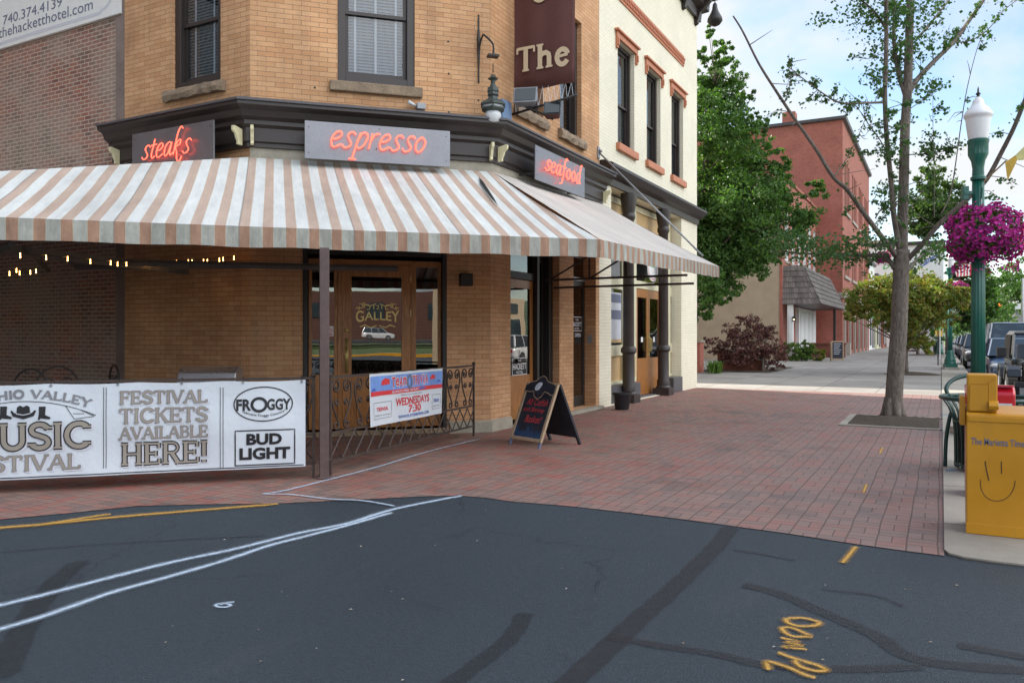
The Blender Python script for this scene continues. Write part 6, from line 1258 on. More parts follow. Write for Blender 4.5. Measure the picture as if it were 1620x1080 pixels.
# ================= ginkgo street tree =================
def limb(m, pts, r0, r1, d0, d1, n=8, k=4):
    q = smoothpath([P(x, y, d0+(d1-d0)*i/(len(pts)-1)) for i, (x, y) in enumerate(pts)], k); N = len(q)
    m.tube(q, [r0+(r1-r0)*(i/(N-1))**0.8 for i in range(N)], n); return q
tb0 = G(1413, 661); D0 = tb0.dot(FW)
gk = thing('ginkgo_tree', 'tall sparse street tree with long bare limbs, nearest the camera in a square pit', 'tree', (tb0.x, tb0.y, 0))
m = MB(); paths = []
q = [P(1412,668,D0),P(1413,655,D0),P(1416,600,D0),P(1422,520,D0),P(1425,440,D0),P(1427,395,D0)]; m.tube(smoothpath(q,4), [0.24,0.215,0.19,0.172]+[0.160-0.0014*i for i in range(17)], 14)
for a_ in range(6):
    th = a_*1.05; m.tube([tb0+Vector((0.25*math.cos(th),0.25*math.sin(th),-0.03)), tb0+Vector((0.14*math.cos(th),0.14*math.sin(th),0.08)), tb0+Vector((0.10*math.cos(th),0.10*math.sin(th),0.4))], [0.03,0.08,0.055], 7)
main = [([(1427,400),(1428,340),(1430,280),(1432,200),(1436,140),(1438,70),(1441,-10),(1446,-120)], .235,.12, 0,.2),
 ([(1424,400),(1414,340),(1410,290),(1403,220),(1400,150),(1402,80),(1402,0),(1398,-110)], .12,.06, 0,-.8),
 ([(1436,150),(1452,125),(1480,95),(1510,65),(1535,30),(1556,0),(1590,-60)], .12,.06, .1,1.6),
 ([(1432,150),(1420,110),(1414,60),(1415,10),(1410,-60)], .10,.05, .1,.9),
 ([(1418,405),(1395,375),(1365,335),(1340,300),(1318,280),(1290,235),(1255,185),(1225,140),(1200,100),(1175,50),(1160,26)], .125,.022, 0,-2.2),
 ([(1416,425),(1402,408),(1380,404),(1350,404),(1310,402),(1270,401),(1240,398)], .12,.03, 0,.9),
 ([(1436,410),(1460,385),(1490,350),(1530,315),(1560,285),(1585,240),(1605,200),(1625,150),(1650,90)], .12,.06, 0,-2.0),
 ([(1434,430),(1450,412),(1470,396),(1500,390)], .10,.02, 0,1.5),
 ([(1400,162),(1370,163),(1330,163),(1305,150),(1280,132),(1250,108)], .055,.012, -.4,-1.4),
 ([(1408,250),(1390,218),(1370,190),(1366,165)], .03,.01, -.4,-1.2),
 ([(1400,45),(1385,20),(1355,-5),(1330,-25)], .05,.02, -.5,-1.0),
 ([(1452,60),(1470,40),(1490,15),(1510,-10)], .06,.03, .3,1.4),
 ([(1508,66),(1530,66),(1560,50),(1590,15),(1625,-10)], .035,.012, 1.0,1.8),
 ([(1488,340),(1505,300),(1520,200),(1530,140),(1545,80),(1557,50)], .03,.008, -.8,-1.0),
 ([(1478,345),(1478,280),(1476,200),(1476,145)], .02,.006, -.7,-.5),
 ([(1318,280),(1340,250),(1360,210),(1378,165)], .03,.008, -.8,-.6),
 ([(1240,165),(1250,130),(1248,90)], .02,.006, -1.6,-1.9),
 ([(1436,245),(1465,243),(1490,240),(1510,235)], .025,.007, 0,-.6),
 ([(1385,345),(1395,330),(1410,328),(1416,318)], .03,.02, -.3,0)]
for pts, r0, r1, a_, b_ in main:
    r0 *= .45; r1 *= .55
    paths.append((limb(m, pts, r0, r1, D0+a_, D0+b_), r0))
m.build('trunk', M['bark'], gk, smooth=True)
rng = random.Random(11); tw = MB(); cl = []
LE = [.75,1.0,.8,1.0,.12,1.0,.15,.8,1.0,.7,1.0,.8,.8,.3,1.0,.35,.3,1.1,.6]
for (q, r0), dens in zip(paths, LE):
    Lt = 0
    for i in range(2, len(q)-1):
        seg = (q[i+1]-q[i]); nn = max(1, int(seg.length/0.16))
        for s_ in range(nn):
            p = q[i].lerp(q[i+1], rng.random())
            for rep in range(2):
                if rng.random() < 0.50*dens+0.10:
                    d = Vector((rng.gauss(0,1), rng.gauss(0,1), rng.gauss(0.25,0.7))).normalized(); ln_ = rng.uniform(0.12, 0.75 if r0 > .05 else 0.45)
                    e1 = p+d*ln_*0.5+Vector((0,0,rng.uniform(-.04,.06))); e2 = p+d*ln_+Vector((0,0,rng.uniform(-.1,.1))); tw.tube([p, e1, e2], [0.010,0.007,0.003], 3)
                    if rng.random() < dens*0.9:
                        for k in range(int(3+ln_*9)):
                            t_ = rng.uniform(0.25, 1.0); c = p.lerp(e2, t_); 
                            for j in range(rng.randint(3, 6)): cl.append(tuple(c+Vector((rng.gauss(0,.035),rng.gauss(0,.035),rng.gauss(0,.035)))))
            if rng.random() < dens*0.75 and r0 < 0.2:
                for j in range(6): cl.append(tuple(p+Vector((rng.gauss(0,.06),rng.gauss(0,.06),rng.gauss(0,.06)))))
# small leafy clumps seen low on the trunk and at branch ends
for (x, y, r, n_) in ((1290,395,.42,330),(1260,385,.35,260),(1330,398,.33,220),(1360,380,.28,180),(1400,385,.22,120),(1240,372,.28,160),(1410,300,.28,220),(1405,240,.25,200),(1478,135,.18,120),(1475,398,.33,200),(1400,30,.6,500),(1440,20,.5,350),(1415,90,.45,350),(1460,65,.35,160),(1350,20,.3,100),(1300,30,.2,60),(1395,125,.3,200)):
    c = P(x, y, D0+rng.uniform(-.5,.6))
    for j in range(n_): cl.append(tuple(c+Vector((rng.gauss(0,r*.6),rng.gauss(0,r*.6),rng.gauss(0,r*.35)))))
tw.build('twigs', M['bark'], gk); leafmesh('leaves', M['leafgink'], cl, 0.064, gk, 3, (0.9, 0.9))
pit = thing('tree_pit', 'square tree pit of bark mulch inside a pale concrete edging', 'tree pit', (-0.8,16.1,0))
m = MB(); n = 26; g = [[(-1.47+1.44*i/n, 15.2+1.9*j/n, 0.03+0.05*math.exp(-((i/n-.47)**2+(j/n-.6)**2)*12)+random.uniform(-.008,.012)) for i in range(n+1)] for j in range(n+1)]
m.add([v for r in g for v in r], [(j*(n+1)+i, j*(n+1)+i+1, (j+1)*(n+1)+i+1, (j+1)*(n+1)+i) for j in range(n) for i in range(n)]); m.build('mulch', M['soil'], pit)
m = MB(); m.box(-1.6,-1.47,15.08,17.2,0.004,0.028); m.box(-1.469,0.015,15.08,15.199,0.004,0.029); m.box(-1.469,0.015,17.10,17.2,0.004,0.029); m.build('edging', M['kerbc'], pit)
m = MB(); m.box(-2.9,-1.61,16.3,16.42,0.004,0.024); 
# ================= other trees =================
def tree(name, label, base, trunk, blobs, n, size, mat, seed, r=0.15, group=None, shape=(1.0,0.6), flat=0.9, shell=0.45):
    t = thing(name, label, 'tree' if 'shrub' not in name else 'shrub', tuple(base), group=group); m = MB()
    for pts, r0, r1 in trunk: m.tube(smoothpath(pts, 3), [r0+(r1-r0)*i/(3*(len(pts)-1)) for i in range(3*(len(pts)-1)+1)], 7)
    rg = random.Random(seed); cen = Vector(trunk[0][0][-1])
    for b in blobs: 
        c = Vector(b[:3]); s_ = min((Vector(q_) for q_ in trunk[0][0][1:]), key=lambda q_: abs(q_.z-(c.z-0.9*b[3]-.4))); m.tube([s_, s_.lerp(c, .5)+Vector((0,0,-.1*b[3])), c], [r0*0.28, r0*0.16, r0*0.06], 5)
    m.build('trunk', M['bark'], t, smooth=True); leafmesh('crown', M[mat], blobpts(blobs, n, seed, flat=flat, shell=shell), size, t, seed, shape, up=0.3); return t
bp = Vector((-9.6, 31.5, 0)); rg = random.Random(4)
def pb(L, d, jd, k): return [tuple(P(x, y, d+rg.uniform(-jd, jd)))+(r,) for x, y, r in L]
big = pb([(1121,48,.22),(1126,62,.32),(1135,80,.4),(1112,85,.35),(1145,98,.38),(1128,95,.42),(1148,75,.32),(1120,130,.6),(1150,125,.7),(1115,170,.7),(1150,165,.9),(1180,150,.4),(1120,215,.9),(1160,215,1.1),(1190,205,.6),(1120,270,1.1),(1170,265,1.2),(1215,275,.7),(1125,320,1.2),(1180,320,1.3),(1230,300,.8),(1240,265,.5),(1130,370,1.2),(1185,370,1.2),(1235,345,1.0),(1275,340,.6),(1290,300,.5),(1120,410,1.1),(1170,410,1.1),(1215,395,.8),(1260,375,.6),(1115,450,.8),(1150,440,.8),(1190,425,.6),(1115,480,.55),(1140,465,.5),(1095,340,1.0),(1092,400,1.0),(1108,500,.4),(1215,235,.45),(1205,185,.3)], 31.2, 1.2, 1)
big += pb([(1120,180,.8),(1150,260,1.1),(1190,330,1.1),(1140,360,1.2),(1170,400,1.0),(1220,330,.8),(1125,140,.6),(1140,200,.9),(1130,110,.4)], 32.8, .6, 1)
big = [(a,b,c,r*1.12) for a,b,c,r in big]
tree('maple_tree', 'tall dense dark green tree rising right behind the end of the cream building', bp, [([bp, bp+Vector((.1,0,2.5)), bp+Vector((.6,0,5)), bp+Vector((1.2,.2,8)), bp+Vector((1.7,.2,11.5))], .24, .04), ([bp+Vector((.1,0,2.4)), bp+Vector((1.5,0,4.5)), bp+Vector((3.2,0,6.5))], .12, .03)], big, 80000, 0.135, 'leafdark', 21, shell=0.1)
# small street tree with orange tips
s0_ = G(1431, 592); ds = s0_.dot(FW); tl = pb([(1400,458,.9),(1440,450,.9),(1480,460,.8),(1370,470,.9),(1410,480,1.0),(1450,475,1.1),(1490,475,.9),(1515,470,.6),(1352,492,.55),(1385,500,.7),(1425,510,.8),(1465,505,.8),(1495,500,.5),(1450,540,.6),(1425,432,.45),(1460,550,.4),(1340,500,.3)], ds, 1.3, 1)
tree('street_tree', 'small spreading street tree with orange tinted leaves behind the ginkgo trunk', s0_, [([s0_, s0_+Vector((0,0,1.2)), s0_+Vector((.1,0,2.6)), s0_+Vector((0.3,0,3.8))], .16, .05)], tl, 24000, 0.13, 'leafolive', 5, flat=.75, shell=.2)
s1_ = G(1452, 556+6); 
tree('street_tree', 'small tree with a mulched base farther up the pavement', s1_, [([s1_, s1_+Vector((0,0,1.2)), s1_+Vector((0,0,3))], .14, .05)], [(s1_.x-.5, s1_.y, 3.2, 1.3), (s1_.x+.9, s1_.y, 3.4, 1.2), (s1_.x, s1_.y+.5, 4.2, 1.2)], 4000, 0.16, 'leafolive', 6)
m = MB(); m.lathe([(1.1,.01),(.6,.08),(0,.12)], 16, (s0_.x+.3,s0_.y,0), caps=False); tag(m.build('mulch_bed', M['soil'], origin=(s0_.x,s0_.y,0)), 'flat brown mulch patch around the orange tinted street tree', 'mulch bed')
m = MB(); m.lathe([(1.1,.01),(.6,.08),(0,.12)], 16, (s1_.x+.3,s1_.y,0), caps=False); tag(m.build('mulch_bed', M['soil'], origin=(s1_.x,s1_.y,0)), 'flat brown mulch patch farther up the pavement', 'mulch bed')
c0 = G(1488, 556)
tree('street_tree', 'slender upright light green tree showing between the ginkgo limbs against the sky', Vector((-2.5, 58, 0)), [([Vector((-2.5,58,0)), Vector((-2.5,58,4)), Vector((-2.4,58,9)), Vector((-2.4,58,12.5))], .25, .06)], pb([(1470,285,1.1),(1455,320,1.3),(1490,310,1.3),(1500,345,1.3),(1465,350,1.3),(1480,335,1.3),(1512,330,.8)], 52, 1.2, 1), 9000, 0.24, 'leaffar', 8, shell=.2)
tree('street_tree', 'dark leafy tree over the parked cars behind the second street lamp', Vector((1.4, 75, -.1)), [([Vector((.5,75,0)), Vector((.5,75,3)), Vector((.6,75,6)), Vector((.6,75,9))], .25, .08)], pb([(1528,395,1.3),(1520,430,1.1),(1540,425,1.5),(1545,460,1.6),(1530,480,1.3),(1552,490,1.3),(1525,350,1.1),(1522,460,1.0),(1532,505,1.0)], 66, 2, 1), 12000, 0.28, 'leafdark', 9, shell=.2)
# far tree belt, trees one can tell apart
rg2 = random.Random(3)
far = [(1560,470,118,4.5,'leafdark'),(1545,500,100,3.5,'leafdark'),(1585,485,170,8.5,'leaffar'),(1612,505,190,7,'leafshrub'),(1600,450,330,17,'leaffar'),(1565,455,260,12,'leafdark'),(1640,470,300,14,'leaffar'),(1575,508,140,3.6,'leafshrub'),(1425,470,150,7,'leafdark'),(1650,500,230,9,'leaffar')]
lbs = ['dark tree in the distance just right of the near lamp post','low dark tree behind the parked cars in the street','big rounded light green tree around the traffic signal','yellow green tree behind the small pavilion at the far right','pale green wooded hillside tree highest at the far right','dark distant tree behind the near lamp post','pale distant tree at the right edge of the picture','low yellow green bush at the end of the street','distant dark tree behind the white shop signs','distant tree beyond the right edge of the street']
for (x, y, d, r, mt), lb in zip(far, lbs):
    c = P(x, y, d); b = Vector((c.x, c.y, -0.15)); bl = [(c.x+rg2.gauss(0,r*.45), c.y+rg2.gauss(0,r*.4), max(r*.5, c.z-r*.3+rg2.gauss(0,r*.3)), r*rg2.uniform(.4,.6)) for _ in range(9)]
    tree('distant_tree', lb, b, [([b, b+Vector((0,0,max(1.5,c.z*.4))), b+Vector((0,0,max(2.5,c.z*.8)))], r*.06, r*.02)], bl, 3500, r*0.085, mt, int(x), group='distant trees down the street')
# ================= tan building with shingled awning =================
XT = -8.8; tnb = thing('tan_building', 'two storey brick building with a plain tan side wall and shingled awning', 'building', (-14, 56, 0))
FTs = Frame(-26, 52, 1, 0); wall(FTs, 17.2, 0, 11.6, [], .2, MB()).build('side_wall', M['tan'], tnb)
FTf = Frame(XT, 52, 0, 1); wins = [(1.0+i*2.55, 2.5+i*2.55, 6.4, 9.8) for i in range(6)]
wall(FTf, 15.38, 0, 11.6, wins+[(0.8, 3.4, 0.02, 3.5, .25)], .18, MB()).build('wall', M['fbrick'], tnb)
m = MB(); m.box(-8.95, -8.795, 51.96, 52.0, 0, 11.6); m.box(-8.97,-8.70,51.95,67.3,11.602,11.8); m.build('quoin', M['fbrick'], tnb)
m = MB(); m.box(-26,-8.85,52.1,67.3,11.4,11.59); m.box(-26,-25.9,52.1,67.3,0,11.39); m.build('roof', M['roof'], tnb)
for a, b, c, d in wins:
    m = MB(FTf.M); m.box(a+.002,a+.24,.05,.16,c,d); m.box(b-.24,b-.002,.05,.16,c,d); m.box(a+.24,b-.24,.051,.159,d-.12,d-.002); m.box(a+.24,b-.24,.051,.159,c+.002,c+.10); m.box((a+b)/2-.12,(a+b)/2+.12,.052,.158,c+.10,d-.12); w_ = m.build('window', M['white'], tnb); m = MB(FTf.M); m.box(a+.2,b-.2,.12,.13,c+.05,d-.05); m.build('pane', M['carglass'], w_)
    m = MB(FTf.M); m.box(a-.1,b+.1,-.06,.05,c-.16,c-.004); m.build('sill', M['pebble'], tnb)
zb_, zt_ = 3.54, 5.98; xo, xi = -6.54, -7.6; y0, y1 = 52.02, 66.5
m = MB(); A1,A2,A3,A4 = Vector((XT-.02,y0,zb_)),Vector((xo,y0,zb_)),Vector((xi,y0+1.2,zt_)),Vector((XT-.02,y0+1.2,zt_)); B1,B2,B3,B4 = Vector((XT-.02,y1,zb_)),Vector((xo,y1,zb_)),Vector((xi,y1-.6,zt_)),Vector((XT-.02,y1-.6,zt_))
A3 = Vector((xi, y0+.35, zt_)); A4 = Vector((XT-.02, y0+.35, zt_))
def shing(m, p0, p1, q1, q0, rows):
    n = int((p1-p0).length/0.16); 
    nrm = (p1-p0).cross(q0-p0).normalized()
    for r_ in range(rows):
        b0, b1 = r_/rows, (r_+1)/rows+0.02
        for i in range(n):
            g = random.uniform(-.012,.012); a0, a1 = (i+.04)/n, (i+.97)/n; lift = 0.05+random.uniform(-.012,.018)
            def pt(a, b): return p0.lerp(p1, a).lerp(q0.lerp(q1, a), min(b, 1))
            m.add([pt(a0,b0+g*.5)+nrm*lift, pt(a1,b0+g*.5)+nrm*lift, pt(a1,b1)+nrm*.008, pt(a0,b1)+nrm*.008, pt(a0,b0+g*.5), pt(a1,b0+g*.5)], [(0,1,2,3),(4,5,1,0)])
t = NT('weathered_shingles'); gg = t.n('ShaderNodeNewGeometry'); t.bsdf(t.mix(1.0, t.ramp(gg.outputs['Random Per Island'], (0,(0.13,0.115,0.105)), (1,(0.24,0.205,0.185))), t.ramp(t.noise(12, detail=5),(0.3,.75),(0.7,1.1)),'MULTIPLY'), .85); M['shake'] = t.m
shing(m, A1, A2, A3, A4, 7); shing(m, A2, B2, B3, A3, 7); 
sh = m.build('shingled_awning', M['shake'], tnb)
m = MB(); m.add([A1,A2,A3,A4,B1,B2,B3,B4], [(0,1,2,3),(1,5,6,2),(3,2,6,7),(5,4,7,6),(4,0,3,7),(0,4,5,1)]); m.build('awning_soffit', M['dbrown'], sh)
m = MB(); m.cbox((-8.35, 52.3, 1.77), .34, .34, 3.5); m.cbox((-8.35,52.3,.2),.44,.44,.4); m.cbox((-8.35,52.1,1.75),.14,.03,2.3); m.build('porch_post', M['white'], tnb, bevel=.02)
m = MB(); m.cbox((-7.0, 63.5, 1.77), .18, .18, 3.5); m.build('porch_post', M['dbrown'], tnb)
m = MB(FTf.M); m.box(.82,3.38,.2,.24,.03,3.49); m.build('porch_wall', M['pbrick'], tnb);
p0, p1_ = FTf.hit(1264)[0], FTf.hit(1289)[0]
m = MB(FTf.M); m.box(p0, p1_, -.06, -.004, .02, 3.5)
for k in range(4): a_ = p0+(p1_-p0)*k/4; m.box(a_+.25, a_+(p1_-p0)/4-.1, -.10, -.06, .3, 3.2)
m.build('porch_door', M['white'], tnb, bevel=.02); p2_ = FTf.hit(1258)[0]; m = MB(FTf.M); m.box(p2_, p2_+.5, -.25, -.004, .02, 3.5); m.build('door_post', M['white'], tnb)
for i, (x, y, z) in enumerate(((-8.1,52.05,2.6),(-8.55,54.0,2.6))):
    m = MB(); m.lathe([(.05,0),(.10,.03),(.12,.25),(.03,.36)], 6, (x,y,z-.15)); lm = m.build('porch_lantern', M['black'], origin=(x,y,z)); tag(lm, ['small lit lantern on the white porch post','small lit lantern on the brick beside the porch door'][i], 'lantern', 'porch lanterns'); m = MB(); m.ball((x,y-.1,z-.03),.05); m.build('bulb', M['lantern'], lm)
for px, py, s_, lb, mt in ((1258,556,1.0,'round green shrub beside the white porch post','leafshrub'),(1275,560,.8,'pale green shrub in front of the porch door','leafshrub'),(1292,566,.6,'small round tan shrub beside the low brick ledge','leafolive'),(1268,535,.6,'upright dark shrub behind the round green one','leafdark')):
    g = P(px, 570, 49); b = Vector((g.x, g.y, 0)); tree('shrub', lb, b, [([b, b+Vector((0,0,.3)), b+Vector((0,0,.8))], .05, .02)], [(b.x,b.y,.55*s_,.75*s_),(b.x+.3,b.y,.9*s_,.5*s_),(b.x-.3,b.y+.1,.85*s_,.5*s_)], 1300, .13, mt, px, group='shrubs in front of the porch')
m = MB(); m.box(-8.2,-6.0,60.5,61.0,0,.95); m.box(-8.3,-5.9,60.4,61.1,.951,1.05); tag(m.build('brick_ledge', M['pbrick'], origin=(-7,60.7,0)), 'low brick ledge with a pale cap beyond the porch', 'ledge')
# planter in front of the gap, Japanese maple, grass
pl = thing('brick_planter', 'low dark brick planter wall with a stone cap beside the cream building', 'planter', (-7.5,36,0))
pa = P(1104, 588, 33.5); pb_ = P(1118, 588, 33.5); m = MB(); m.box(-9.6,-9.0,33.4,34.0,0,1.30); m.build('pillar', M['fbrick'], pl); m = MB(); m.box(-9.65,-8.95,33.35,34.05,1.302,1.38); m.box(-9.0,-6.9,36.35,36.75,.852,.94); m.build('cap', M['fascia'], pl); m = MB(); m.box(-9.0,-6.95,36.4,36.7,0,.85); m.build('wall', M['pbrick'], pl); 
m = MB(); m.add([(-9.5,34.1,.03),(-6.4,34.8,.03),(-6.4,41,.03),(-9.5,41,.03)],[(0,1,2,3)]); m.build('soil_bed', M['soil'], pl)
jb_ = Vector((-6.9,36.0,0)); JD = 35.5
tree('shrub_maple', 'spreading dark red leaved Japanese maple in the planter', jb_, [([jb_, jb_+Vector((0,0,.5)), jb_+Vector((.1,0,1.2)), jb_+Vector((.2,0,1.8))], .06, .02)], pb([(1180,505,.5),(1195,515,.5),(1165,520,.6),(1185,530,.9),(1150,540,.8),(1130,545,.5),(1205,540,.9),(1225,555,.7),(1170,560,.9),(1200,570,.8),(1140,560,.5),(1225,575,.5),(1120,540,.3),(1215,525,.5)], JD, .7, 1), 9500, .10, 'leafred', 31, flat=.7, shell=.2)
gb = P(1131, 588, 33.2); gt = thing('ornamental_grass', 'tuft of bright green arching grass at the foot of the planter wall', 'grass tuft', (gb.x,gb.y,0)); m = MB(); rg3 = random.Random(2)
for k in range(150):
    th = rg3.uniform(0,6.28); L_ = rg3.uniform(.35,.75); o_ = Vector((gb.x,gb.y,.02))+Vector((rg3.gauss(0,.12),rg3.gauss(0,.12),0)); d = Vector((math.cos(th),math.sin(th),0)); s_ = Vector((-d.y,d.x,0))*.018
    a = o_+d*L_*.25+Vector((0,0,L_*.7)); b = o_+d*L_*.65+Vector((0,0,L_*.62)); m.add([o_-s_,o_+s_,a+s_,a-s_,b], [(0,1,2,3),(3,2,4)])
m.build('blades', M['leafgrass'], gt)
# ================= tall red building and street front beyond =================
tr2 = thing('red_building', 'tall bright red brick building with rows of narrow windows', 'building', (-14, 80, 0)); XR = -6.84; HR = 18.7
wall(Frame(-36, 67.42, 1, 0), 36+XR, 0, HR, [], .2, MB()).build('side_wall', M['fbrick'], tr2)
FRf = Frame(XR, 67.42, 0, 1); op = []
for fl_, (z0, z1) in enumerate(((6.4,9.6),(11.6,15.6))):
    for g_ in range(4):
        for k in range(3): u = 1.3+g_*6.3+k*1.45; op.append((u, u+1.0, z0, z1))
gr_ = [(1.0+i*4.2, 4.2+i*4.2, .3, 3.9) for i in range(6)]
wall(FRf, 26, 0, HR, op+gr_, .25, MB()).build('wall', M['fbrick'], tr2)
m = MB(); m.box(XR-30,XR-.2,93.2,93.4,0,HR); m.box(XR-29,XR-.2,67.6,93.2,HR-.3,HR-.1); m.build('roof', M['roof'], tr2)
m = MB(); molding(m, [(-36,67.42),(XR,67.42),(XR,93.4)], [(0.003,HR-.15),(.25,HR-.1),(.3,HR+.12),(.003,HR+.12)]); m.build('coping', M['slate'], tr2)
m = MB(); m.box(-11.4,-10.4,67.35,68.4,HR+.12,HR+1.0); m.build('chimney', M['fbrick'], tr2)
m = MB(); molding(m, [(-8.5,67.42),(XR,67.42),(XR,93.4)], [(0.003,4.5),(.12,4.5),(.2,4.75),(.2,4.95),(.003,4.95)]); m.build('string_course', M['pebble'], tr2)
for a, b, c, d in op:
    m = MB(FRf.M); m.box(a+.01,b-.01,.15,.2,c+.01,d-.01); w_ = m.build('window', M['carglass'], tr2); m = MB(FRf.M); m.box(a+.01,a+.1,.08,.149,c+.01,d-.01); m.box(b-.1,b-.01,.08,.149,c+.01,d-.01); m.box(a+.1,b-.1,.08,.149,(c+d)/2-.04,(c+d)/2+.04); m.build('frame', M['pebble'], w_)
for g_ in range(4):
    for z0, z1 in ((6.4,9.6),(11.6,15.6)): m = MB(FRf.M); u = 1.0+g_*6.3; m.box(u,u+4.5,-.12,.1,z0-.25,z0-.01); m.build('sill', M['pebble'], tr2)
for a, b, c, d in gr_:
    m = MB(FRf.M); m.box(a+.01,b-.01,.18,.22,c+.01,d-.01); m.build('shop_window', M['carglass'], tr2); m = MB(FRf.M); m.box(a-.45,a-.02,-.16,.0,.02,4.3); m.build('pilaster', M['pebble'], tr2)
m = MB(); m.cbox((-6.6,67.9,.5),.6,.6,1.0); m.build('plinth', M['pebble'], tr2)
for i, px in enumerate((1375, 1397, 1410)):
    x0_ = 95+i*8; bl_ = thing('shopfront_building', ['pale green shopfront next to the tall red building','white shopfront with planters, partly behind leaves','dark fronted shop at the far end of the pavement'][i], 'building', (-10, x0_, 0))
    m = MB(); m.box(-18, XR+.2*i, x0_-1.4, x0_+6.5, 0, 9.5-i); m.build('wall', M[['white','creamwall','fbrick'][i]], bl_); m = MB(); m.box(XR+.2*i+.002, XR+.2*i+.1, x0_-.6, x0_+2.2, .5, 3.4); m.box(XR+.2*i+.002, XR+.2*i+.1, x0_+3.0, x0_+5.6, .2, 3.4); m.build('shop_window', M['carglass'], bl_); m = MB(); m.box(XR+.2*i+.001, XR+.2*i+.25, x0_-1.2, x0_+6.2, 3.5, 4.1); m.build('sign_band', M[['greenink','white','dbrown'][i]], bl_)
    m = MB(); m.box(XR+.2*i-.5, XR+.2*i+.2, x0_-1.4, x0_+6.5, 9.5-i, 9.8-i); m.build('parapet', M['slate'], bl_)
# building across the end with painted signs
sb = thing('sign_building', 'distant white walled building with painted shop names on its side', 'building', (-5, 121, 0)); FS2 = Frame(-13, 120, 1, 0)
zs1 = FS2.hit(1380, 400)[1]; ua, ub = FS2.hit(1350)[0], FS2.hit(1493)[0]
m = MB(FS2.M); m.box(ua, ub, 0, 12, 0, FS2.hit(1450,388)[1]); m.build('wall', M['white'], sb); m = MB(FS2.M); m.box(ua-.2, ub+.2, -.3, 12.2, FS2.hit(1450,388)[1]+.01, FS2.hit(1450,388)[1]+.5); m.build('cornice', M['dbrown'], sb)
m = MB(FS2.M); m.box(ua+1, FS2.hit(1420)[0], 3, 11, FS2.hit(1450,388)[1]+.51, FS2.hit(1400,376)[1]); m.build('upper_storey', M['tan'], sb)
m = MB(FS2.M); x_ = FS2.hit(1375)[0]; m.box(x_-.15, x_+.15, -.1, -.01, 2, zs1+.2); m.build('edge_strip', M['ink'], sb)
def slant(s, px0, py0, px1, py1, hpx, mat, sh=.2):
    a, za = FS2.hit(px0, py0); b, zb__ = FS2.hit(px1, py1); h = FS2.hit(px0, py0-hpx)[1]-za; m = MB(FS2.M); text(m, s, 0, 1, 0, 1, -.05, .015, sh, warp=lambda A, B: (a+(b-a)*A, za+(zb__-za)*A+h*B)); m.build('sign_lettering', M[mat], sb)
slant('Marietta', 1382, 410, 1400, 402, 5, 'greyink'); slant('Wine', 1387, 420, 1424, 400, 15, 'redink'); slant('Gifts', 1397, 428, 1430, 412, 10, 'greenink'); slant('Lanes', 1456, 424, 1484, 408, 12, 'blueink')
m = MB(FS2.M); a, za = FS2.hit(1450, 412); b, z2 = FS2.hit(1487, 391); m.ribbon([(a, za), (b, z2)], .18, -.04); m.build('sign_rule', M['greyink'], sb)
# signs, bins and little things down the pavement
def post_sign(): pass
no = G(1444, 562); t = thing('now_open_sign', 'dark red board reading now open beside the small tree', 'sign', tuple(no)); F_ = Frame(no.x-.5, no.y, .88, .47); m = MB(F_.M); m.box(0, 1.0, 0, .05, .30, 1.02); m.box(.1,.14,.05,.08,0,.5); m.box(.86,.9,.05,.08,0,.5); m.build('board', simple('maroon_board', (0.10,.015,.02), .5), t)
m = MB(F_.M); text(m, 'NOW', .25, .8, .70, .92, -.01, .03); text(m, 'OPEN', .2, .85, .40, .62, -.01, .03); m.build('lettering', M['white'], t)
ff = G(1487, 568); t = thing('feather_flag', 'yellow and green upright advertising flag on a pale pole', 'flag', tuple(ff)); dd = ff.dot(FW); m = MB(); m.tube([ff, P(1487, 440, dd)], .03, 6); m.build('pole', M['white'], t); m = MB(); q = [P(1475,486,dd),P(1484,488,dd),P(1491,515,dd),P(1491,532,dd),P(1480,531,dd)]; m.add(q, [(4,3,2,1,0)]); m.add([P(1474,455,dd),P(1484,458,dd),P(1485,486,dd),P(1475,485,dd)], [(3,2,1,0)]); m.build('flag_cloth', M['yflag'], t, solid=.01)
m = MB(); q = [P(1479,515,dd-.03),P(1489,513,dd-.03),P(1490,520,dd-.03),P(1480,522,dd-.03)]; m.add(q, [(3,2,1,0)]); m.build('flag_print', M['greenink'], t)
lb = G(1483, 561); m = MB(); m.lathe([(.30,0),(.33,.9),(.36,.95),(.36,1.0),(.2,1.15),(0,1.2)], 14, tuple(lb)); tag(m.build('waste_bin', M['dgreen'], origin=tuple(lb), smooth=True, ang=40), 'dark waste bin on the pavement next to the yellow flag', 'waste bin')
so_ = G(1484, 578); m = MB(); m.tube([so_, so_+Vector((0,0,2.6))], .03, 6); m.cbox(so_+Vector((0,0,2.3)), .35, .03, .5); tag(m.build('parking_sign', M['ink'], origin=tuple(so_)), 'thin dark sign pole at the kerb before the waste bin', 'sign pole')
sb2 = P(1325, 560, 48); t = thing('sandwich_board', 'small distant chalkboard sign standing beyond the porch shrubs', 'sign', (sb2.x, sb2.y, 0)); F_ = Frame(sb2.x-.35, sb2.y, .9, .3); m = MB(F_.M); m.box(0,.72,0,.04,.1,1.25); m.build('frame', M['boardwood'], t); m = MB(F_.M); m.box(.07,.65,-.01,0,.2,1.17); m.build('front_board', M['board'], t); m = MB(F_.M)
for k in range(6): m.box(.14,.55-.05*(k%3),-.014,-.011,1.05-.12*k,1.08-.12*k)
m.build('chalk_writing', M['palegrey'], t); m = MB(F_.M); m.box(0,.06,.3,.34,0,1.2); m.box(.66,.72,.3,.34,0,1.2); m.build('back_leg', M['boardwood'], t)
fg = P(1528, 428, 40); t = thing('flag', 'red and white striped flag hanging near the second street lamp', 'flag', tuple(fg)); m = MB()
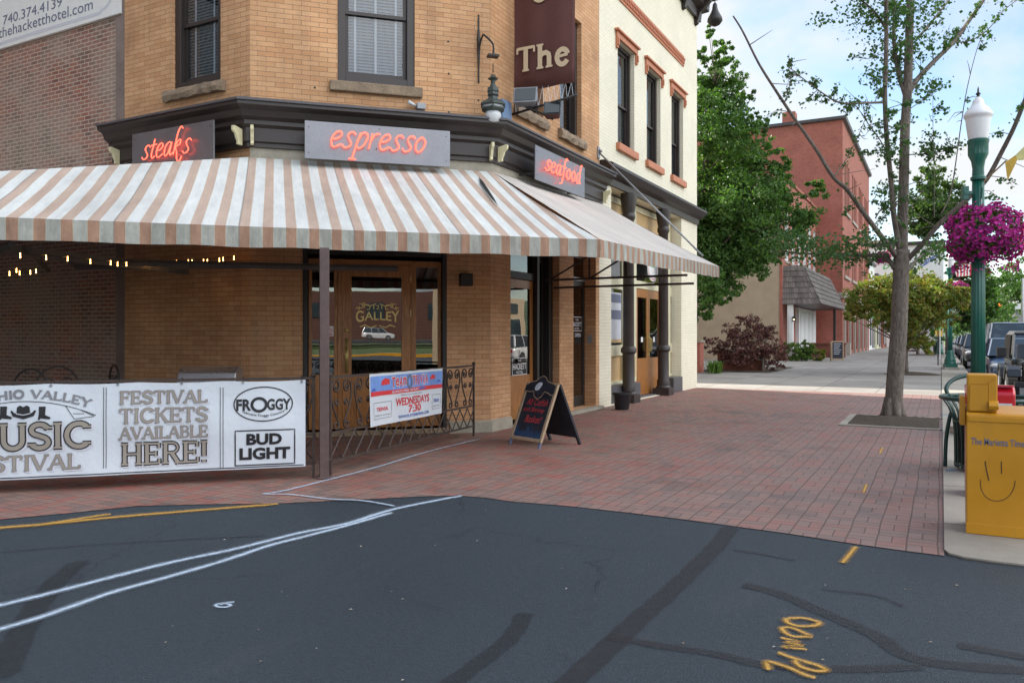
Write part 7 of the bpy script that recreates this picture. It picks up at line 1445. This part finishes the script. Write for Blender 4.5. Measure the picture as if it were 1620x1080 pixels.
fm_ = NT('flag_stripes'); sp_ = fm_.n('ShaderNodeSeparateXYZ'); fm_.t.links.new(fm_.tc.outputs['UV'], sp_.inputs[0]); fm_.bsdf(fm_.mix(fm_.m_('GREATER_THAN', fm_.m_('FRACT', fm_.m_('MULTIPLY', sp_.outputs[0], 5.0)), .5), (0.7,.7,.7), (0.55,.03,.04)), .7)
a = P(1511, 430, 40); b = P(1537, 417, 40); c = P(1536, 436, 40); d = P(1514, 438, 40); e = P(1521, 420, 40)
m.add([a, d, c, b, e], [(0,1,2,3,4)], [[(0,0),(0.1,.3),(1,.3),(1,1),(.4,1)]]); m.build('flag_cloth', fm_.m, t, solid=.01); m = MB(); m.tube([P(1541,416,40),P(1508,420,40)], .015, 5); m.build('pole', M['wood'], t)
# traffic signals over the far road
ts = P(1580, 485, 130); t = thing('traffic_signal', 'far traffic signal showing red beside a small square sign', 'traffic signal', tuple(ts)); m = MB(); m.cbox(ts, .7, .5, 1.5); m.build('housing', M['ink'], t); m = MB(); m.ball(ts+Vector((0,-.3,.1)), .48, .2, .48); m.build('red_light', M['redlamp'], t); m = MB(); m.cbox(ts+Vector((2.6,0,0)), .9, .05, .9); m.build('sign_plate', M['white'], t)
m = MB(); m.tube([ts+Vector((-6,0,.9)), ts+Vector((30,0,1.0))], .04, 4); m.tube([ts+Vector((2.6,0,1.0)), ts+Vector((2.6,0,.4))], .03, 4); m.build('span_wire', M['ink'], t)
wp = P(1619, 520, 70); t = m = MB(); m.tube([Vector((wp.x,wp.y,-.1)), Vector((wp.x,wp.y,6.6))], [.16,.12], 8); tag(m.build('light_pole', M['white'], origin=(wp.x,wp.y,-.1), smooth=True), 'plain pale pole at the far right edge above the black car', 'pole')
gz = P(1608, 515, 150); t = thing('pavilion', 'small dark pavilion with a pointed roof at the end of the street', 'pavilion', (gz.x,gz.y,-.1)); m = MB()
m.lathe([(3.0,3.6),(1.2,4.8),(.3,5.6),(.15,6.6)], 8, (gz.x,gz.y,0)); m.build('roof', M['slate'], t); m = MB()
for k in range(8): m.tube([(gz.x+2.5*math.cos(k*.785), gz.y+2.5*math.sin(k*.785), -.1), (gz.x+2.5*math.cos(k*.785), gz.y+2.5*math.sin(k*.785), 3.6)], .15, 6)
m.build('post', M['dbrown'], t)
# hill at the end
m = MB(); n = 40
for i in range(n): 
    pass
hv = []; hf = []
for j in range(12):
    for i in range(41):
        x = -150+i*22; y = 420+j*45; h = 34*math.sin(math.pi*min(1, j/11))*(.6+.4*math.sin(i*.35))*(1 if i > 4 else i/5); hv.append((x, y, -.3+max(0, h)))
for j in range(11):
    for i in range(40): hf.append((j*41+i, j*41+i+1, (j+1)*41+i+1, (j+1)*41+i))
m.add(hv, hf); m.build('hills', simple('wooded_hill', (0.06,.10,.05), .9, scale=.05, var=.5), kind='structure', smooth=True)
# ================= vehicles =================
def loft(secs, M_=None, cap=True):
    m = MB(M_); k = len(secs[0]); vs = [p for s_ in secs for p in s_]; fs = [(i*k+j, i*k+(j+1) % k, (i+1)*k+(j+1) % k, (i+1)*k+j) for i in range(len(secs)-1) for j in range(k)]
    if cap: fs += [tuple(range(k-1, -1, -1)), tuple((len(secs)-1)*k+j for j in range(k))]
    return m.add(vs, fs)
def sec(x, w, z0, z1, r=0.12, top=0.92):
    return [(x,-w,z0+r*.6),(x,-w*.96,z0),(x,w*.96,z0),(x,w,z0+r*.6),(x,w*1.0,(z0+z1)/2),(x,w*.99,z1-r),(x,w*top,z1),(x,-w*top,z1),(x,-w*.99,z1-r),(x,-w,(z0+z1)/2)]
def car(label, paint, kind='sedan'):
    """x forward, front at x=+L/2"""
    t = thing('parked_car', label, 'car', (0,0,0), group='cars parked along the kerb')
    S = dict(sedan=dict(L=4.7, W=.88, hood=.88, belt=1.0, roof=1.62, cab=(-1.75,-1.0,.35,1.2), cz=.22, wr=.33), van=dict(L=5.2, W=.98, hood=1.15, belt=1.30, roof=2.30, cab=(-2.45,-2.2,.9,1.75), cz=.25, wr=.37), pickup=dict(L=5.4, W=.97, hood=1.08, belt=1.15, roof=1.82, cab=(-.9,-.6,.6,1.2), cz=.35, wr=.40), suv=dict(L=4.7, W=.93, hood=1.02, belt=1.08, roof=1.72, cab=(-2.2,-1.9,.55,1.25), cz=.28, wr=.37))[kind]
    L, W = S['L'], S['W']; h = L/2; hd, bt, rf = S['hood'], S['belt'], S['roof']; c0, c1, c2, c3 = S['cab']; zc = S['cz']
    secs = [sec(-h, W*.80, zc+.12, bt-.12), sec(-h+.12, W*.93, zc, bt-.03), sec(-h+.9, W, zc-.02, bt), sec(c0, W, zc-.04, bt), sec(0, W, zc-.04, bt), sec(c3, W, zc-.04, hd+.06), sec(h-1.0, W*.99, zc-.02, hd), sec(h-.35, W*.95, zc, hd-.10), sec(h-.08, W*.86, zc+.03, hd-.20), sec(h, W*.72, zc+.10, hd-.30)]
    loft(secs).build('body', M[paint], t, smooth=True, sub=1)
    g = [[(c0,-W*.93,bt-.02),(c0,W*.93,bt-.02),(c0+.02,W*.90,bt),(c0+.02,-W*.90,bt)]]
    def cs(x, w, z): return [(x,-W*.95,bt-.03),(x,W*.95,bt-.03),(x,w,z),(x,-w,z)]
    ms = MB(); b_ = bt-.03; tw = W*.76
    v = [(c0,-W*.94,b_),(c0,W*.94,b_),(c1,tw,rf-.03),(c1,-tw,rf-.03),(c2,-tw,rf-.03),(c2,tw,rf-.03),(c3,W*.94,b_),(c3,-W*.94,b_)]
    ms.add(v, [(0,3,2,1),(4,7,6,5),(0,7,4,3),(1,2,5,6)]); ms.build('window_glass', M['carglass'], t)
    m = MB(); m.add([(c1-.04,-tw-.01,rf-.05),(c1-.04,tw+.01,rf-.05),(c2+.05,tw+.01,rf-.05),(c2+.05,-tw-.01,rf-.05),(c1+.1,-tw*.9,rf),(c1+.1,tw*.9,rf),(c2-.15,tw*.9,rf),(c2-.15,-tw*.9,rf)], [(0,3,2,1),(4,5,6,7),(0,1,5,4),(1,2,6,5),(2,3,7,6),(3,0,4,7)]); m.build('roof', M[paint], t, bevel=.02)
    m = MB()
    for sg in (-1, 1):
        m.tube([(c3,sg*W*.945,b_),(c2,sg*(tw+.005),rf-.03)], .035, 4); m.tube([(c0,sg*W*.945,b_),(c1,sg*(tw+.005),rf-.03)], .05, 4)
        for f in ((.45,) if kind in ('pickup',) else (.33,.66)): x = c0+(c3-c0)*f; m.tube([(x,sg*W*.945,b_),(c1+(c2-c1)*f,sg*(tw+.008),rf-.03)], .03, 4)
    m.build('pillar', M[paint], t)
    for x in (-h+.95, h-.95):
        for sg in (-1, 1):
            wr = S['wr']; m = MB(); m.tube([(x, sg*(W-.21), wr), (x, sg*(W+.01), wr)], wr, 20); wl = m.build('wheel', M['tyre'], t); m = MB(); m.tube([(x, sg*(W-.05), wr), (x, sg*(W+.02), wr)], wr*.62, 14); m.build('rim', M['chrome'], wl)
    for sg in (-1, 1):
        m = MB(); m.ball((h-.16, sg*W*.70, hd-.25), .12, .20, .09, 12, 6); m.build('headlight', M['frost'], t, smooth=True); m = MB(); m.ball((c3-.25, sg*(W+.10), bt+.05), .07, .11, .08, 8, 6); m.build('mirror', M[paint] if paint != 'cwhite' else M['ink'], t, smooth=True)
        m = MB(); m.cbox((-h+.03, sg*W*.72, bt-.3), .06, .2, .2); m.build('tail_light', M['redink'], t)
    m = MB()
    for k in range(4): m.cbox((h-.02-.01*k, 0, hd-.28-.05*k), .05, W*.75, .016)
    m.build('grille', M['chrome'], t); m = MB(); m.cbox((h-.02, 0, zc+.16), .08, W*1.1, .12); m.build('lower_intake', M['ink'], t, bevel=.02)
    m = MB(); m.cbox((h+.01, 0, zc+.30), .02, .5, .11); m.build('licence_plate', M['white'], t); m = MB(); m.tube([(c3-.02,-.5,b_+.05),(c3-.12,.1,b_+.09)], .012, 4); m.tube([(c3-.02,.05,b_+.05),(c3-.12,.6,b_+.09)], .012, 4); m.build('wiper', M['ink'], t); return t
def park(o, px, y, d=None, back=False):
    pass
ZS = -0.13; fr = R(-90)
a = car('blue grey sedan with pale headlights parked behind the black jeep', 'cblue', 'sedan'); a.location = (2.35, 35.6, ZS); a.rotation_euler = (0,0,fr)
v = car('tall blue grey van parked right behind the blue sedan', 'cgrey', 'van'); v.location = (2.75, 42.5, ZS); v.rotation_euler = (0,0,fr)
p_ = car('dark pickup truck close to the kerb behind the near lamp post', 'cdark', 'pickup'); p_.location = (1.95, 49.5, ZS); p_.rotation_euler = (0,0,fr)
s_ = car('dark grey sport utility car seen left of the dark pickup', 'cgrey', 'suv'); s_.location = (2.0, 66, ZS); s_.rotation_euler = (0,0,fr)
s2 = car('dark blue car half hidden behind the second street lamp', 'cblue', 'sedan'); s2.location = (1.9, 76, ZS); s2.rotation_euler = (0,0,fr)
r_ = car('tiny red car far away near the pavilion', 'cred', 'sedan'); g = P(1611, 525, 120); r_.location = (g.x, g.y, ZS); r_.rotation_euler = (0,0,fr)
# black jeep-like vehicle
jp = thing('parked_car', 'black boxy off road car with round fenders at the right edge', 'car', (2.28,24.3,ZS), fr, group='cars parked along the kerb'); J = Matrix.Translation((2.28,24.3,ZS)) @ Matrix.Rotation(fr, 4, 'Z')
m = MB(J); m.box(-2.0,.55,-.72,.72,.55,1.12); m.box(.55,1.75,-.60,.60,.6,1.10); m.build('body', M['cblack'], jp, bevel=.05)
m = MB(J); m.add([(.5,-.60,1.10),(.5,.60,1.10),(1.72,.52,1.08),(1.72,-.52,1.08),(.5,-.55,1.16),(.5,.55,1.16),(1.70,.45,1.12),(1.70,-.45,1.12)], [(0,3,2,1),(4,5,6,7),(0,1,5,4),(1,2,6,5),(2,3,7,6),(3,0,4,7)]); m.build('hood', M['cblack'], jp, bevel=.02)
for sg in (-1, 1):
    m = MB(J); m.prism([(1.9,.72),(1.86,.90),(1.7,.99),(1.1,1.0),(.82,.88),(.68,.62),(.76,.60),(.9,.82),(1.15,.93),(1.7,.92),(1.8,.84),(1.84,.72)], sg*.58, sg*.90, 'y'); m.build('fender', M['cblack'], jp, bevel=.03)
    m = MB(J); m.prism([(-.8,.62),(-.9,.86),(-1.15,.98),(-1.6,.98),(-1.9,.84),(-2.0,.62),(-1.9,.62),(-1.8,.78),(-1.58,.88),(-1.2,.88),(-1.0,.78),(-.9,.62)][::-1], sg*.70, sg*.90, 'y'); m.build('fender', M['cblack'], jp, bevel=.03)
    for x in (1.3, -1.4):
        m = MB(J); m.tube([(x,sg*.62,.40),(x,sg*.88,.40)], .40, 22); wl = m.build('wheel', M['tyre'], jp, bevel=.03); m = MB(J); m.tube([(x,sg*.80,.40),(x,sg*.89,.40)], .22, 10); m.build('rim', M['steelgrey'], wl)
    m = MB(J); m.tube([(1.76,sg*.43,.88),(1.82,sg*.43,.88)], .105, 16); m.build('headlight', M['frost'], jp); m = MB(J); m.cbox((.55, sg*.93, 1.30), .10, .22, .26); m.build('mirror', M['ink'], jp, bevel=.03); m = MB(J); m.tube([(.58,sg*.72,1.10),(.55,sg*.86,1.2)], .02, 5); m.build('mirror_arm', M['ink'], jp)
    m = MB(J); m.cbox((1.72, sg*.74, .88), .05, .12, .06); m.build('turn_signal', M['terra'], jp)
m = MB(J)
for k in range(7): m.box(1.755, 1.775, -.25+k*.077, -.215+k*.077, .72, 1.0)
m.build('grille', M['steelgrey'], jp); m = MB(J); m.box(1.85,2.0,-.75,.75,.48,.62); m.build('bumper', M['ink'], jp, bevel=.02)
m = MB(J); wsp = [(.55,-.70,1.14),(.55,.70,1.14),(.30,.64,1.76),(.30,-.64,1.76)]; m.tube([wsp[0],wsp[3]],.035,5); m.tube([wsp[1],wsp[2]],.035,5); m.tube([wsp[2],wsp[3]],.035,5); m.build('windscreen_frame', M['cblack'], jp); m = MB(J); m.add(wsp, [(0,1,2,3)]); m.build('windscreen', M['glass'], jp)
m = MB(J); m.add([(.32,-.68,1.74),(.32,.68,1.74),(-1.95,.68,1.74),(-1.95,-.68,1.74),(.2,-.60,1.83),(.2,.60,1.83),(-1.9,.60,1.85),(-1.9,-.60,1.85)], [(0,1,2,3),(4,7,6,5),(0,4,5,1),(1,5,6,2),(2,6,7,3),(3,7,4,0)]); m.build('soft_top', simple('black_canvas', (.05,.055,.06), .7, scale=8), jp)
m = MB(J)
for sg in (-1, 1):
    for x in (-.55,-1.25,-1.95): m.tube([(x,sg*.70,1.10),(x+.03,sg*.66,1.75)], .045, 5)
m.build('roll_bar', M['ink'], jp); m = MB(J)
for sg in (-1, 1): m.box(-.35,.05,sg*.35-.22,sg*.35+.22,1.0,1.5)
m.build('seat', M['ink'], jp, bevel=.05); m = MB(J); m.tube(smoothpath([(.25+.06*math.sin(k*.7), .35+.17*math.cos(k*.7), 1.2+.17*math.sin(k*.7)) for k in range(9)],2), .015, 5); m.build('steering_wheel', M['ink'], jp)
# ================= unseen surroundings: buildings added to cast shade, and what the glass reflects =================
sh_ = thing('brick_building', 'added long brick building out of view, shading the asphalt', 'building', (-24,-4,0)); F1 = Frame(-17.5, -26, 0, 1)  # unseen building added to keep the foreground asphalt out of the sun
wall(F1, 34.62, 0, 13.4, [(2+i*3.2, 3.4+i*3.2, z0, z0+2.2) for i in range(10) for z0 in (4.6, 8.6)], .2, MB()).build('wall', M['rbrick'], sh_)
m = MB(); m.box(-30,-17.52,8.42,8.61,0,13.4); m.box(-30,-17.52,-26,-25.8,0,13.4); m.box(-30,-29.8,-25.8,8.4,0,13.4); m.build('back_wall', M['rbrick'], sh_); m = MB(); m.box(-30,-17.6,-25.7,8.35,13.1,13.3); m.build('roof', M['roof'], sh_)
m = MB(F1.M); m.box(0,33.5,.15,.17,4,12); m.build('window', M['carglass'], sh_)
hb = thing('brick_building', 'added plain brick building out of view, shading the far pavement', 'building', (-20,38,0)); m = MB(); m.box(-26,-15.4,30.6,51.0,0,12); m.build('wall', M['rbrick'], hb)  # unseen block added to shade the pavement beyond the sunlit strip
def place(dd, side=0): c_ = Vector((-7.9,10.05,0)); r_ = Vector((.786,-.618,0)); s_ = Vector((.618,.786,0)); return c_+r_*dd+s_*side
def rectd(d0, d1, s0, s1): return [tuple(place(d0,s0))[:2], tuple(place(d0,s1))[:2], tuple(place(d1,s1))[:2], tuple(place(d1,s0))[:2]]
sheet('verge', rectd(52,84,-70,70), .06, M['grass'], thick=.2); sheet('kerb', rectd(50.6,51.9,-70,70), .10, M['yellow'], thick=.25); sheet('side_road', rectd(84,104,-80,80), .9, M['graphite'], thick=.3)
rbk = thing('brick_building', 'long low brick building across the road, seen only in the glass', 'building', tuple(place(118))); c = place(124); rot = Matrix.Rotation(math.atan2(-.618,.786), 3, 'Z'); m = MB(); m.cbox((c.x,c.y,4.6), 14, 110, 8.2, rot); m.build('wall', simple('dark_red_brick_plain', (.10,.045,.035), .9, scale=2), rbk); 
for i in range(9):
    c2 = place(116.9, -40+i*10); m = MB(); m.cbox((c2.x,c2.y,5.5), .2, 3.0, 2.4, rot); m.build('window', M['carglass'], rbk)
wc = car('white sport utility car across the road, mirrored in the door glass', 'cwhite', 'suv'); q = place(98, 0.5); wc.location = (q.x, q.y, .9); wc.rotation_euler = (0,0,math.atan2(.786,.618))
wc2 = dup(wc, (9.6,44,ZS), R(90), 'white sport utility car parked on the other side of the street')
for i, (dd, s_, r_) in enumerate(((60,13,5.5),(75,22,6),(58,-24,5),(46,30,6),(95,40,8))):
    c = place(dd, s_); b = Vector((c.x,c.y,.05)); tree('shade_tree', ['dark tree on the verge mirrored in the right pane','second dark tree farther along the verge','leafy tree at the left of the verge','broad tree nearer the street','tall tree behind the side road'][i], b, [([b,b+Vector((0,0,3)),b+Vector((0,0,6))],.3,.15)], [(c.x+rg2.gauss(0,r_*.35), c.y+rg2.gauss(0,r_*.35), 5.5+rg2.gauss(0,1.4), r_*.5) for _ in range(8)], 2500, .6, 'leafdark', 70+i, group='trees on the verge')
# across the main street: unseen row, made low and pale for more light
for i, (y0, y1, h_, mt) in enumerate(((-6,16,4.6,'tan'),(16.2,40,5.0,'cream'),(40.2,60,4.6,'tan'))):
    bb = thing('low_shop', ['low tan shop across the main street','low cream shop across the main street, middle of the row','low tan shop across the main street, far end of the row'][i], 'building', (24,(y0+y1)/2,0)); m = MB(); m.box(17.5,30,y0,y1,0,h_); m.build('wall', M[mt], bb); m = MB()
    for k in range(int((y1-y0)/3.2)): m.box(17.42,17.49,y0+.8+k*3.2,y0+2.4+k*3.2,3.4,4.2)
    m.build('upper_windows', M['carglass'], bb); m = MB(); m.box(17.43,17.49,y0+1,y1-1,.6,2.9); m.build('shop_window', M['carglass'], bb)
# ================= pieces that stand apart become parts of their own =================
import bmesh
SPLIT = {'plinth','panel','hinge','base_course','bolt_hole','fixing','tube_support','seat','wiper','upper_windows','roll_bar','transom_pane','notice','door_step','door_frame','sill','oval_emblem','shop_window','kerb_stripe','cap','edging','poster_picture','rack_card','picture'}
def islands(me):
    par = list(range(len(me.vertices)))
    def fd(a):
        while par[a] != a: par[a] = par[par[a]]; a = par[a]
        return a
    for e in me.edges:
        a, b = fd(e.vertices[0]), fd(e.vertices[1])
        if a != b: par[a] = b
    g = {}
    for v in range(len(me.vertices)): g.setdefault(fd(v), []).append(v)
    return list(g.values())
for o in [x for x in bpy.data.objects if x.type == 'MESH' and x.parent is not None]:
    nm = o.name.split('.')[0]
    ok = nm in SPLIT or (nm == 'pane' and o.parent.name.split('.')[0] == 'shopfront')
    if not ok or len([c for c in bpy.data.objects if c.parent == o]): continue
    gs = islands(o.data)
    if not 2 <= len(gs) <= 14: continue
    src = o.data
    for k, g in enumerate(gs):
        me = src.copy(); bm = bmesh.new(); bm.from_mesh(me); bm.verts.ensure_lookup_table(); keep = set(g)
        bmesh.ops.delete(bm, geom=[v for v in bm.verts if v.index not in keep], context='VERTS'); bm.to_mesh(me); bm.free()
        if k == 0: o.data = me
        else:
            c = o.copy(); c.data = me; col.objects.link(c)
